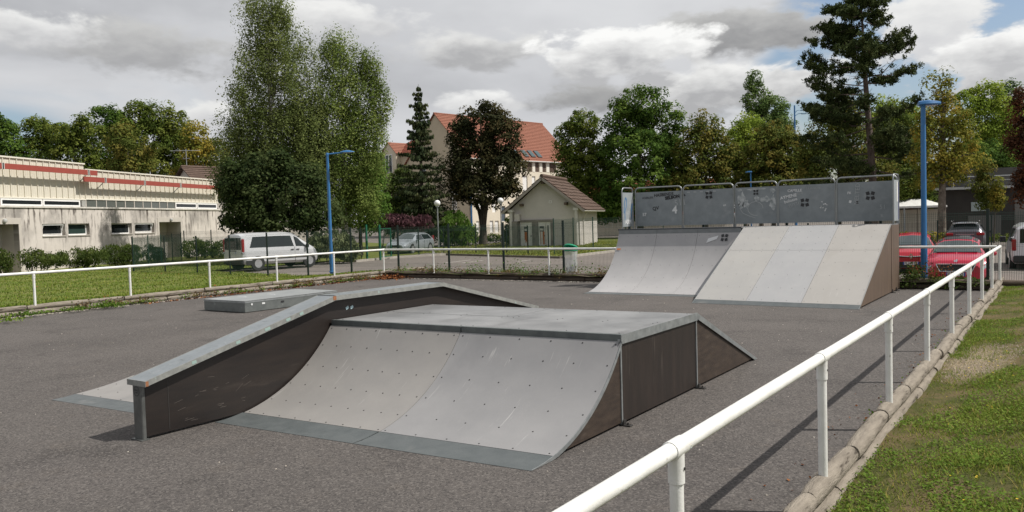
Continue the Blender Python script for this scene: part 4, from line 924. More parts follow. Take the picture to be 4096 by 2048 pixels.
for (a, c, e, f) in doors:
    b = MB(); wbox(LW, a-.2, a-.002, .002, .035, -.3, f+.34, b); wbox(LW, c+.002, c+.18, .002, .035, -.3, f+.34, b); wbox(LW, a-.002, c+.002, .002, .035, f+.002, f+.34, b); b.build('door_surround', RENDER, lb)
    b = MB(); b.add([LW(a, -.3, e-.2), LW(a, -1.1, e-.2), LW(a, -1.1, f), LW(a, -.3, f)], [(0, 1, 2, 3)]); b.add([LW(c, -.3, e-.2), LW(c, -1.1, e-.2), LW(c, -1.1, f), LW(c, -.3, f)], [(3, 2, 1, 0)]); b.add([LW(a, -.3, f), LW(c, -.3, f), LW(c, -1.1, f), LW(a, -1.1, f)], [(0, 1, 2, 3)]); b.add([LW(a, -1.1, e-.2), LW(c, -1.1, e-.2), LW(c, -1.1, f), LW(a, -1.1, f)], [(0, 1, 2, 3)])
    b.build('porch_recess', RENDER, lb)
d1 = wbox(LW, -1.75, -.75, -1.09, -1.03, -.1, 2.03).build('door', mat('dark_brown_door', (.035, .025, .02), rough=.4), lb); ring(LW, -1.83, -.67, -.1, 2.11, -1.09, -1.01, .08).build('door_frame', mat('grey_brown_frame', (.20, .17, .13), rough=.6), d1)
wbox(LW, -1.45, -.95, -1.03, -1.025, 1.62, 1.85).build('blue_sign', mat('blue_sign', (.04, .18, .42), rough=.4), d1); wbox(LW, -1.62, -1.3, -1.03, -1.024, .9, 1.45).build('notice', CHALK, d1)
d2 = wbox(LW, 13.3, 14.5, -1.09, -1.03, -.1, 2.02).build('door', mat('dark_green_door', (.012, .045, .035), rough=.4), lb)
for k, (a, c) in enumerate(((13.45, 13.8), (14.1, 14.4))): wbox(LW, a, c, -1.03, -1.02, 1.1, 1.6).build('notice', mat('pale_notice', (.35, .40, .38), rough=.6), d2)
for s, z in ((-.98, 2.87), (14.5, 2.86)):
    c = LW(s, .09, z); MB().lathe([(.02, -.12), (.10, -.09), (.13, 0), (.10, .09), (.02, .12)], c, 12).build('bulkhead_lamp', mat('grey_lamp_glass', (.45, .45, .43), rough=.3), lb, smooth=50)
def clad(s0, s1, w, z0, z1):
    n = int(round((s1-s0)/w)); w = (s1-s0)/n; ang = math.atan2(BU.y, BU.x)
    b = MB().box((w/2, 0, (z1-z0)/2), (w-.012, .03, z1-z0)); 
    for sx in (.02,): b.box((sx, -.045, (z1-z0)/2), (.05, .06, z1-z0))
    for sx in (.36, .68): b.box((w*sx, -.018, (z1-z0)/2), (.012, .012, z1-z0))
    me = b.mesh('cladding_panel'); me.materials.append(CREAM)
    for k in range(n): part('cladding_panel', me, lb, LW(s0+k*w, -.5, z0)-lb.location, (0, 0, ang))
clad(-8.4, 6.2, .50, 4.22, 6.40); clad(6.2, 22.1, .565, 4.26, 6.06)
b = MB(); wbox(LW, -8.5, 6.22, -9, -.52, 3.7, 6.38, b); wbox(LW, 6.22, 22.05, -9, -.52, 3.7, 6.04, b); b.build('inner_wall', RENDER, lb)
b = MB(); wbox(LW, -8.5, 6.24, -.60, -.40, 6.385, 6.47, b); wbox(LW, 6.242, 22.15, -.60, -.40, 6.045, 6.13, b); b.build('roof_trim', mat('cream_trim', (.70, .67, .58), rough=.5), lb)
b = MB(); wbox(LW, -8.5, 6.2, -.55, -.42, 4.14, 4.218, b); wbox(LW, 6.2, 22.1, -.55, -.42, 4.18, 4.258, b); b.build('cladding_base_trim', MATS['cream_trim'], lb)
for (a, c) in ((-3.8, -.65), (-.6, 2.5), (2.55, 5.68)): window(lb, LW, a, c, 3.71, 4.13, -.44, .10)
for (a, c) in ((15.97, 18.85), (18.95, 21.84)): window(lb, LW, a, c, 3.71, 4.17, -.44, .11)
n = 10
for k in range(n):
    a = 6.22+9.7*k/n; wbox(LW, a+.03, a+9.7/n-.03, -.50, -.47, 3.73, 4.16).build('pane', mat('grey_glass_strip', (.10, .11, .10), rough=.12), lb); wbox(LW, a-.03, a+.03, -.50, -.44, 3.71, 4.178).build('mullion', RENDER, lb)
wbox(LW, 5.75, 6.1, -.46, -.38, 3.74, 4.1).build('wall_box', mat('grey_box', (.30, .30, .28), rough=.6), lb)
for (s0, s1, z0, z1, br) in ((-8, 6.65, 5.69, 6.0, (-.95, 5.84)), (5.41, 21.78, 5.27, 5.58, (7.4, 11.5, 15.85))):
    bm = wbox(LW, s0, s1, .04, .14, z0, z1).build('red_beam', BEAM, lb)
    for s in br:
        b = MB(); wbox(LW, s-.09, s-.05, .0, .155, z0-.02, z1+.02, b); wbox(LW, s+.05, s+.09, .0, .155, z0-.02, z1+.02, b); b.build('beam_clip', mat('pale_clip', (.6, .6, .58), rough=.4), bm)
        wbox(LW, s-.048, s+.048, .03, .146, z0-.01, z1+.01).build('beam_joint', SCREW, bm)
        MB().tube([LW(s, .0, z0+.1), LW(s, -.46, z0+.12)], .03, 6).tube([LW(s, .0, z0+.05), LW(s, -.46, z0-.35)], .03, 6).build('bracket_arm', MATS['grey_pole'], bm)

# ------------------------------------------------------------------ roofs
def course_roof(name, mt, parent, p0, along, upv, Ln, Sl, n, th=.05, taper0=0.0, taper1=0.0):   # lapped tile courses, one mesh
    along, upv = V3(*along).normalized(), V3(*upv).normalized(); nn = along.cross(upv).normalized(); nn = nn if nn.z > 0 else -nn; b = MB(); p0 = V3(*p0); h = Sl/n
    for k in range(n):
        a0, a1 = taper0*k/n, taper0*(k+1)/n; c0, c1 = taper1*k/n, taper1*(k+1)/n
        q = [p0+upv*(h*k-.02)+along*a0, p0+upv*(h*k-.02)+along*(Ln-c0), p0+upv*h*(k+1)+along*(Ln-c1), p0+upv*h*(k+1)+along*a1]
        b.hull([q[0], q[1], q[2]-nn*th, q[3]-nn*th], [q[0]+nn*th, q[1]+nn*th, q[2], q[3]])
    return b.build(name, mt, parent)
def tilemat(name, c, c2, dark, sc=3.2):
    return mat(name, c, rough=.8, c2=c2, nscale=6, detail=3, dirt=dark, dscale=sc, dlo=.55, dhi=.75, spec=.2)
ORANGE = tilemat('orange_tile', (.265, .115, .078), (.225, .095, .064), (.18, .08, .056))
REDTILE = tilemat('red_tile', (.235, .072, .045), (.20, .060, .038), (.16, .052, .036))
BROWNT = tilemat('brown_tile', (.125, .085, .066), (.09, .063, .05), (.155, .115, .09))
def ridge_line(parent, a, c, r, mt, step=.4):
    a, c = V3(*a), V3(*c); d = (c-a); n = max(2, int(d.length/step)); b = MB()
    for k in range(n): b.tube([a+d*(k/n), a+d*((k+1.08)/n)], [r*.92, r*1.1], 8)
    return b.build('ridge_tiles', mt, parent, smooth=40)

# ------------------------------------------------------------------ apartment block
A0 = V3(-65.98, 79.66, 0); AE = V3(.160, .985, 0).normalized(); AG = V3(.985, -.160, 0).normalized()
ab = thing('apartment_block', 'cream apartment block with steep orange tiled roof behind the trees', 'building', (A0.x, A0.y, .2))
BEIGE = mat('beige_render', (.50, .43, .32), rough=.85, c2=(.46, .395, .295), nscale=.6, spec=.2); IVORY = mat('ivory_render', (.66, .60, .49), rough=.85, c2=(.62, .56, .455), nscale=.5, spec=.2)
AF = lambda s, d, z: A0+AG*(6+d)+AE*s+V3(0, 0, z)          # long facade: s along the ridge
AGb = lambda s, d, z: A0+AG*s-AE*d+V3(0, 0, z)             # gable end: s across
fw = [(10.36, 11.36, 8.4, 9.68), (11.97, 12.75, 8.4, 9.7), (13.42, 14.15, 8.4, 9.7), (14.84, 16.25, 8.4, 9.7), (9.45, 10.4, 5.5, 7.84), (11.26, 11.95, 5.5, 7.83), (12.69, 13.5, 5.5, 7.83), (14.13, 14.97, 5.5, 7.82), (1.23, 1.9, 3.2, 4.4), (3.72, 4.43, 3.17, 4.35), (5.37, 6.08, 2.0, 3.95), (.87, 1.45, .65, 2.12), (2.0, 2.6, .65, 2.12), (3.21, 3.84, .64, 2.12), (4.11, 4.81, .61, 2.1), (7.2, 7.9, .6, 2.1), (7.2, 7.9, 3.2, 4.4), (9.4, 10.3, 3.0, 4.4)]
wall_mesh(AF, 0, 20, -.2, 10.0, fw, .25).build('wall', IVORY, ab)
SHUT = mat('brown_louvre', (.10, .065, .048), rough=.7); BLIND = mat('white_roller_blind', (.74, .73, .70), rough=.5)
for i, (a, c, e, f) in enumerate(fw):
    if i < 4:
        w = MB()
        for k in range(9): z = e+(f-e)*(k+.5)/9; wbox(AF, a, c, -.12, -.04+.0, z-.06, z+.045, w)
        w.build('louvred_shutter', SHUT, ab)
    elif i in (10,): window(ab, AF, a, c, e, f, -.1, .06, mat('grey_frame', (.30, .32, .34), rough=.4), glassmat('blue_grey_glass', (.06, .08, .10), .08))
    else:
        w = ring(AF, a, c, e, f, -.16, -.10, .05).build('window', PVC, ab); wbox(AF, a+.05, c-.05, -.15, -.12, e+.05, f-.05).build('roller_blind', BLIND, w)
for (a, c) in ((11.36, 11.97), (12.75, 13.42), (14.15, 14.84), (9.6, 10.36)): wbox(AF, a+.1, c-.06, .003, .03, 8.4, 9.75).build('pale_pilaster', mat('pale_panel', (.72, .68, .60), rough=.7), ab)
b = MB()
for (a, c, e) in ((11.26, 11.95, 5.55), (12.69, 13.5, 5.55)):
    for k in range(7): s = a+(c-a)*k/6; b.tube([AF(s, .06, e), AF(s, .06, e+.9)], .015, 4)
    b.tube([AF(a, .06, e+.9), AF(c, .06, e+.9)], .02, 4)
b.build('balcony_rail', SCREW, ab)
g = MB(); pts = [(-6, -.2), (6, -.2), (6, 10.0), (0, 15.75), (-6, 10.0)]; g.prism([AGb(s, 0, z) for s, z in pts], AE*.3); g.build('gable_wall', BEIGE, ab)
pts2 = [(-6, -.2), (6, -.2), (6, 10.0), (0, 15.75), (-6, 10.0)]; g = MB(); g.prism([AGb(s, -20.0, z) for s, z in pts2], AE*.3); g.build('gable_wall', BEIGE, ab)
window(ab, AGb, 2.75, 3.6, 5.55, 6.5, .03, .07, PVC, glassmat('blue_grey_glass', (.06, .08, .1), .08)); window(ab, AGb, 2.75, 3.55, 3.6, 5.1, .03, .07, PVC, BLIND); window(ab, AGb, -3, -2.1, 5.0, 6.5, .03, .07); window(ab, AGb, -3, -2.1, 8.0, 9.5, .03, .07)
sv = (V3(0, 0, 15.85)-AG*6.15-V3(0, 0, 9.85)); sl_ = math.hypot(6.15, 6.0)
rf = course_roof('roof', ORANGE, ab, tuple(A0+AG*6.25-AE*.25+V3(0, 0, 9.80)), tuple(AE), tuple(-AG*6.25+V3(0, 0, 6.08)), 20.6, math.hypot(6.25, 6.08), 26, .06)
course_roof('roof', ORANGE, ab, tuple(A0-AG*6.25-AE*.25+V3(0, 0, 9.80)), tuple(AE), tuple(AG*6.25+V3(0, 0, 6.08)), 20.6, math.hypot(6.25, 6.08), 26, .06)
ridge_line(rf, A0-AE*.25+V3(0, 0, 15.88), A0+AE*20.4+V3(0, 0, 15.88), .13, ORANGE, .45)
MB().tube([AF(-.2, .33, 9.74), AF(20.3, .33, 9.74)], .08, 8).build('gutter', mat('pale_gutter', (.5, .49, .46), rough=.5), rf)
MB().tube([AF(15.9, .33, 9.7), AF(16.2, .2, 9.0), AF(16.4, .08, 8.6), AF(16.4, .08, 5)], .05, 6).build('downpipe', MATS['pale_gutter'], rf)
for s in (8.6, 10.35, 11.65, 12.95):
    u1 = (-AG*6.25+V3(0, 0, 6.08)).normalized(); nn = AE.cross(u1); nn = nn if nn.z > 0 else -nn; c = A0+AG*6.25+V3(0, 0, 9.8)+AE*s
    q = [c+u1*.75, c+u1*.75+AE*.78, c+u1*2.05+AE*.78, c+u1*2.05]
    w = MB().hull([x+nn*.05 for x in q], [x+nn*.16 for x in q]).build('skylight', mat('dark_skylight_frame', (.05, .06, .07), rough=.5), rf)
    q = [c+u1*.84+AE*.08, c+u1*.84+AE*.70, c+u1*1.96+AE*.70, c+u1*1.96+AE*.08]; MB().hull([x+nn*.155 for x in q], [x+nn*.168 for x in q]).build('pane', glassmat('skylight_glass', (.05, .09, .10), .1), w)
# left wing with a gabled dormer
wing = MB(); WZ = 11.3
wing.hull([AGb(s, d, -.2) for s, d in ((-12.0, -.5), (-6.01, -.5), (-6.01, -8), (-12.0, -8))], [AGb(s, d, WZ) for s, d in ((-12.0, -.5), (-6.01, -.5), (-6.01, -8), (-12.0, -8))]); wing.build('wing_wall', BEIGE, ab)
course_roof('roof', REDTILE, ab, tuple(AGb(-11.6, -.1, 11.2)), tuple(AG), tuple(AE*4.0+V3(0, 0, 2.7)), 6.5, math.hypot(4, 2.7), 12, .06, 3.4, 0)
course_roof('roof', REDTILE, ab, tuple(AGb(-11.6, -8.1, 11.2)), tuple(AG), tuple(-AE*4.0+V3(0, 0, 2.7)), 6.5, math.hypot(4, 2.7), 12, .06, 3.4, 0)
dg = [(-11.06, 6.5), (-7.87, 6.5), (-7.87, 11.55), (-9.4, 13.0), (-11.06, 11.55)]
MB().prism([AGb(s, .25, z) for s, z in dg], AE*1.2).build('dormer_wall', mat('sand_render', (.56, .50, .39), rough=.85), ab)
for sgn in (1, -1):
    course_roof('dormer_roof', ORANGE, ab, tuple(AGb(-9.43+sgn*1.75, .4, 11.42)), tuple(AE), tuple(-AG*1.75*sgn+V3(0, 0, 1.64)), 3.2, math.hypot(1.75, 1.64), 7, .05)
w = window(ab, AGb, -10.15, -8.65, 8.95, 11.4, .30, .09, PVC, DGLASS); wbox(AGb, -9.45, -9.33, .24, .31, 9.0, 11.3).build('mullion', PVC, w)
b = MB()
for k in range(10): s = -10.2+1.6*k/9; b.tube([AGb(s, .5, 8.8), AGb(s, .5, 9.85)], .02, 4)
b.tube([AGb(-10.2, .5, 9.85), AGb(-8.6, .5, 9.85)], .03, 4); b.build('balcony_rail', SCREW, ab)

# ------------------------------------------------------------------ small rendered transformer house
HG = V3(.958, .288, 0).normalized(); HS = V3(-.288, .958, 0).normalized(); H0 = V3(-35.5, 51.65, 0); HB = -.05
sh_ = thing('small_rendered_house', 'small rendered house with brown tiled gable roof and two rusty doors', 'house', (H0.x, H0.y, HB))
HF = lambda s, d, z: H0+HG*s-HS*d+V3(0, 0, HB+z); HW, HLn, HE, HR_ = 5.4, 6.4, 2.98, 5.22
GREYR = mat('house_render', (.55, .515, .48), rough=.88, c2=(.50, .468, .437), nscale=1.2, spec=.2, dirt=(.40, .36, .30), dscale=.9, dlo=.62, dhi=.85)
fr_ = MB(); fr_.prism([HF(s, 0, z) for s, z in ((0, -.3), (HW, -.3), (HW, HE), (HW/2, HR_), (0, HE))], HS*.2); fr_.build('gable_wall', GREYR, sh_)
fr_ = MB(); fr_.prism([HF(s, -HLn, z) for s, z in ((0, -.3), (HW, -.3), (HW, HE), (HW/2, HR_), (0, HE))], -HS*.2); fr_.build('gable_wall', GREYR, sh_)
wbox(HF, HW-.2, HW, -HLn+.2, -.2, -.3, HE+.05).build('side_wall', GREYR, sh_); wbox(HF, 0, .2, -HLn+.2, -.2, -.3, HE+.05).build('side_wall', GREYR, sh_)
CONCD = mat('dark_weathered_concrete', (.16, .15, .135), rough=.9, c2=(.24, .225, .20), nscale=1.5, dirt=(.10, .095, .085), dscale=2, dlo=.5, dhi=.75)
WDOOR = mat('white_rusty_door', (.62, .62, .58), rough=.6, c2=(.55, .54, .50), nscale=2, dirt=(.42, .13, .04), dscale=1.6, dlo=.66, dhi=.78, stretch=(2.5, 2.5, .35))
b = MB(); wbox(HF, -.05, .62, -.02, .55, -.3, 2.05, b); b.build('concrete_buttress', CONCD, sh_)
b = MB(); wbox(HF, .62, 3.35, .002, .14, 1.98, 2.14, b); wbox(HF, 1.68, 2.15, .002, .12, -.3, 1.978, b); wbox(HF, 3.15, 3.35, .002, .12, -.3, 1.978, b); wbox(HF, .621, .7, .002, .12, -.3, 1.978, b); b.build('door_surround', CONCD, sh_)
RUST = mat('rust_streak', (.40, .12, .03), rough=.8, c2=(.30, .09, .03), nscale=12)
for (a, c) in ((.72, 1.66), (2.17, 2.72)):
    d_ = wbox(HF, a, c, .003, .06, -.1, 1.95).build('door', WDOOR, sh_)
    m_ = (a+c)/2; wbox(HF, m_-.17, m_+.17, .06, .075, 1.22, 1.62).build('door_vent', SCREW, d_); wbox(HF, m_-.13, m_+.13, .075, .08, 1.30, 1.46).build('door_plate', WDOOR, d_)
    for k in range(6): sx = m_-.15+.3*rnd.random(); wbox(HF, sx, sx+.04+.05*rnd.random(), .061+.0006*k, .064+.0006*k, .15+.5*rnd.random(), 1.215).build('rust_streak', RUST, d_)
    wbox(HF, c-.12, c-.04, .06, .10, .85, .93).build('door_handle', SCREW, d_)
wbox(HF, 2.74, 3.13, .003, .05, -.1, 1.95).build('door', WDOOR, sh_)
ring(HF, 3.05, 3.27, 3.36, 3.56, .002, .03, .03).build('vent_grille', PVC, sh_)
wbox(HF, .38, .78, .1, .4, 2.06, 2.62).build('meter_box', GREYR, sh_)
WOOD = mat('dark_purlin_wood', (.12, .085, .06), rough=.85, c2=(.08, .06, .045), nscale=8); TRIM = mat('grey_barge_board', (.30, .27, .235), rough=.8)
for s, z in ((.95, HE+.28), (HW/2, HR_-.30), (HW-.95, HE+.28)): wbox(HF, s-.10, s+.10, .0, .55, z-.08, z+.12).build('purlin_end', WOOD, sh_)
for s in (.12, HW-.15):
    MB().tube([HF(s, .45, -.3), HF(s, .45, 2.75)], .13, 14).build('column', mat('pale_column', (.52, .50, .46), rough=.8), sh_, smooth=40); wbox(HF, s-.2, s+.2, .2, .62, 2.752, 2.95).build('column_head', MATS['pale_column'], sh_)
MB().tube([HF(HW+.42, -1.0, HE-.28), HF(HW+.28, -1.05, HE-.55), HF(HW+.06, -1.1, HE-.75), HF(HW+.06, -1.1, .1)], .045, 8).build('downpipe', mat('pale_pipe', (.58, .55, .50), rough=.5), sh_, smooth=40)
OV = .55
slp = [(HG*-1, HW+OV), (HG, -OV)]
def house_slope(sgn):
    eave_s = HW+OV if sgn > 0 else -OV; rise = HR_+.12-(HE-.20); run = abs(HW/2-eave_s); up = (HG*(-sgn)*run+V3(0, 0, rise)); SlL = up.length; up.normalize(); nn = (HS*sgn).cross(up)
    p0 = HF(eave_s, .70, HE-.26); Lr = HLn+1.2
    q = [p0, p0+HS*Lr, p0+HS*Lr+up*SlL, p0+up*SlL]; r_ = MB().hull([x-nn*.02 for x in q], [x+nn*.05 for x in q]).build('roof', WOOD, sh_)
    wbt = MB().hull([p0-nn*.14-HS*.03, p0-nn*.14-HS*.001, p0-nn*.14+up*SlL-HS*.001, p0-nn*.14+up*SlL-HS*.03], [p0+nn*.03-HS*.03, p0+nn*.03-HS*.001, p0+nn*.03+up*SlL-HS*.001, p0+nn*.03+up*SlL-HS*.03]).build('barge_board', TRIM, r_)
    nr, nc = 9, 14; th, tw = SlL/nr, Lr/nc
    R3 = Matrix((HS*sgn, up, nn)).transposed()
    me = MB().hull([V3(.006, -.03, .02), V3(tw-.006, -.03, .02), V3(tw-.006, th+.02, -.02), V3(.006, th+.02, -.02)], [V3(.006, -.03, .075), V3(tw-.006, -.03, .065), V3(tw-.006, th+.02, .012), V3(.006, th+.02, .018)]).mesh('roof_tile')
    mts = [tilemat('brown_tile_'+k, c, c2, d_) for k, c, c2, d_ in ()]
    me.materials.append(BROWNT); e = R3.to_euler()
    for i in range(nr):
        for j in range(nc):
            o = p0+HS*(tw*(j if sgn > 0 else j+1))+up*(th*i)+nn*(.05+rnd.uniform(0, .012)); part('roof_tile', me, r_, o-V3(*sh_.location), (e.x+rnd.uniform(-.012, .012), e.y+rnd.uniform(-.012, .012), e.z))
    MB().tube([p0-nn*.02-HS*.02, p0-nn*.02+HS*(Lr+.02)], .055, 8).build('gutter', MATS['pale_pipe'], r_, smooth=40)
    return r_
r1 = house_slope(1); r2 = house_slope(-1)
rt = [HF(HW/2, .72-(HLn+1.22)*k/17, HR_+.22) for k in range(18)]
for a, c in zip(rt[:-1], rt[1:]): MB().tube([a, a+(c-a)*1.08], [.13, .155], 8).build('ridge_tile', BROWNT, r1, smooth=40)

# ------------------------------------------------------------------ other houses and the dark building on the right
def simple_house(name, label, cat, O, u, w, ln, ez, rz_, wallm, roofm, n, over=.4, wl=None):
    u = V3(*u).normalized(); v = V3(-u.y, u.x, 0); O = V3(*O); t = thing(name, label, cat, tuple(O)); z0 = O.z
    Wf = lambda s, d, z: V3(O.x, O.y, z0)+u*s+v*d+V3(0, 0, z)
    MB().prism([Wf(0, d, z) for d, z in ((0, -.3), (w, -.3), (w, ez), (w/2, rz_), (0, ez))], u*ln).build('wall', wallm, t)
    for sgn in (-1, 1):
        e = Wf(-over, w/2+sgn*(w/2+over), ez-over*(rz_-ez)/(w/2)+.06); up = -v*sgn*(w/2+over)+V3(0, 0, (rz_-ez)*(1+over/(w/2)))
        r_ = course_roof('roof', roofm, t, tuple(e), tuple(u), tuple(up), ln+2*over, up.length, n, .06)
    ridge_line(r_, Wf(-over, w/2, rz_+.1), Wf(ln+over, w/2, rz_+.1), .12, roofm)
    return t, Wf
pA = V3(-60.9, 42.65, G(-60, 43))
bh, BW = simple_house('brown_roofed_house', 'house with brown tiled roof peeping over the left building by the aerial', 'house', tuple(pA), (.1, .995, 0), 7, 12, 5.1, 7.5, RENDER, BROWNT, 14)
an = thing('tv_aerial', 'rooftop television aerial on a mast above the brown tiled roof', 'aerial', tuple(pA+V3(-3.55, .55, 7.42)))
MB().tube([(0, 0, -.2), (0, 0, 1.75)], .035, 6).build('mast', MATS['grey_pole'], an, local=True); b = MB().tube([(-1.0, -.9, 1.6), (.9, .8, 1.6)], .025, 5)
for k in range(7): b.tube([(-.8+.22*k+.12, -.72+.2*k-.14, 1.6), (-.8+.22*k-.12, -.72+.2*k+.14, 1.6)], .014, 4)
b.tube([(.4, .1, .9), (-.4, -.1, .9)], .02, 4); b.build('antenna_elements', MATS['grey_pole'], an, local=True)
p = at_depth(2385, 905, 84); oh, OW = simple_house('orange_roofed_house', 'low house with orange tiled roof half hidden behind the quarter pipe', 'house', (p.x, p.y, G(p.x, p.y)), (.824, .567, 0), 7, 14, 2.35, 5.6, mat('white_house_render', (.66, .62, .55), rough=.8), REDTILE, 14)
for (a, c) in ((.9, 1.7), (2.2, 3.2), (4.2, 5.4)): window(oh, lambda s, d, z: OW(s, -d, z), a, c, .9, 2.0, .02)
db = thing('dark_hall_building', 'dark hall with ladders and a concrete pillar behind the right trees', 'building', tuple(at_ground(3760, 965)))
dO = at_ground(3740, 962); DU = V3(.93, .36, 0).normalized(); DN = V3(.36, -.93, 0).normalized(); DW = lambda s, d, z: V3(dO.x, dO.y, G(dO.x, dO.y))+DU*s+DN*d+V3(0, 0, z)
DARKW = mat('dark_brown_wall', (.045, .040, .036), rough=.8, c2=(.03, .027, .025), nscale=1); DARKP = mat('charcoal_panel', (.07, .068, .064), rough=.7, c2=(.055, .052, .05), nscale=2)
wbox(DW, -3, 13, -8, 0, -.3, 3.35).build('lower_wall', DARKW, db); wbox(DW, 1.2, 13, -8, -.6, 3.352, 4.75).build('upper_wall', DARKP, db)
wbox(DW, -3.2, 13.2, -.55, .6, 3.36, 3.52).build('canopy_ledge', mat('pale_ledge', (.45, .46, .46), rough=.5), db)
wbox(DW, -3.2, 13.2, .45, .50, 3.9, 3.94).build('guard_rail', MATS['pale_ledge'], db)
for k in range(9): wbox(DW, -3+k*2, -2.96+k*2, .45, .50, 3.522, 3.9).build('rail_post', MATS['pale_ledge'], db)
wbox(DW, 8.2, 9.3, -.58, .55, -.3, 5.6).build('concrete_pillar', mat('warm_concrete', (.24, .195, .155), rough=.85, c2=(.20, .165, .13), nscale=1.5), db)
for k in range(3): wbox(DW, 1.5+k*2.3, 3.5+k*2.3, -.6, -.57, 4.2+.003*k, 4.26+.003*k).build('panel_joint', MATS['pale_ledge'], db)
wbox(DW, 2.2, 3.3, .003, .05, 1.9, 2.5).build('window', mat('pale_window', (.35, .42, .42), rough=.3), db); wbox(DW, 4.8, 6.9, .003, .05, -.1, 2.6).build('door', mat('grey_service_door', (.15, .145, .135), rough=.6), db); wbox(DW, 2.0, 4.0, .003, .06, -.1, 1.6).build('service_panel', mat('grey_service_panel', (.12, .115, .11), rough=.6), db)
def ladder(label, s, d, z0, z1, cage):
    t = thing('wall_ladder', label, 'ladder', tuple(DW(s, d, z0))); b = MB()
    for q in (-.25, .25): b.tube([DW(s+q, d, z0), DW(s+q, d, z1)], .03, 6)
    b.build('stringers', MATS['pale_ledge'], t); n = int((z1-z0)/.3)
    for k in range(n): MB().tube([DW(s-.25, d, z0+.15+k*.3), DW(s+.25, d, z0+.15+k*.3)], .02, 5).build('rung', MATS['pale_ledge'], t)
    if cage:
        b = MB()
        for z in (z1-1.6, z1-.8, z1): b.tube([DW(s-.25, d, z)]+[DW(s-.42*math.cos(a), d+.1+.6*math.sin(a), z) for a in (0.2, .8, 1.57, 2.3, 2.9)]+[DW(s+.25, d, z)], .022, 5)
        for a in (.5, 1.2, 1.9, 2.6): b.tube([DW(s-.42*math.cos(a), d+.1+.6*math.sin(a), z1-1.6), DW(s-.42*math.cos(a), d+.1+.6*math.sin(a), z1)], .02, 5)
        b.build('safety_cage', MATS['pale_ledge'], t)
ladder('pale caged ladder reaching the ledge left of the small yellow tree', -.9, .66, .6, 5.2, True)
ladder('pale ladder fixed high on the dark wall beside the concrete pillar', 7.2, -.52, 3.7, 5.7, False)
cp_ = at_ground(3655, 975); cn = thing('white_canopy', 'white canopy with beige panels left of the right lamp post', 'canopy', tuple(cp_)); cz = G(cp_.x, cp_.y)
b = MB(); zc_ = 2.25
b.hull([V3(-2.2, -1.6, zc_), V3(1.7, -1.6, zc_), V3(1.7, 1.6, zc_), V3(-2.2, 1.6, zc_)], [V3(-2.2, -1.6, zc_+.12), V3(1.7, -1.6, zc_+.12), V3(1.7, 1.6, zc_+.12), V3(-2.2, 1.6, zc_+.12)]); b.hull([V3(-2.1, -1.5, zc_+.12), V3(1.6, -1.5, zc_+.12), V3(1.6, 1.5, zc_+.12), V3(-2.1, 1.5, zc_+.12)], [V3(-1.2, -.2, zc_+.55), V3(.6, -.2, zc_+.55), V3(.6, .2, zc_+.55), V3(-1.2, .2, zc_+.55)]); b.build('canopy_roof', WHITE, cn, local=True)
for k in range(3): MB().box((-1.5+k*1.2, -.6, 1.0), (1.16, .06, 2.3)).build('wall_panel', mat('beige_panel', (.45, .41, .34), rough=.7), cn, local=True)
for x in (-2.1, -.3, 1.6): MB().tube([(x, -1.5, -.2), (x, -1.5, zc_)], .05, 8).build('post', MATS['grey_pole'], cn, local=True)

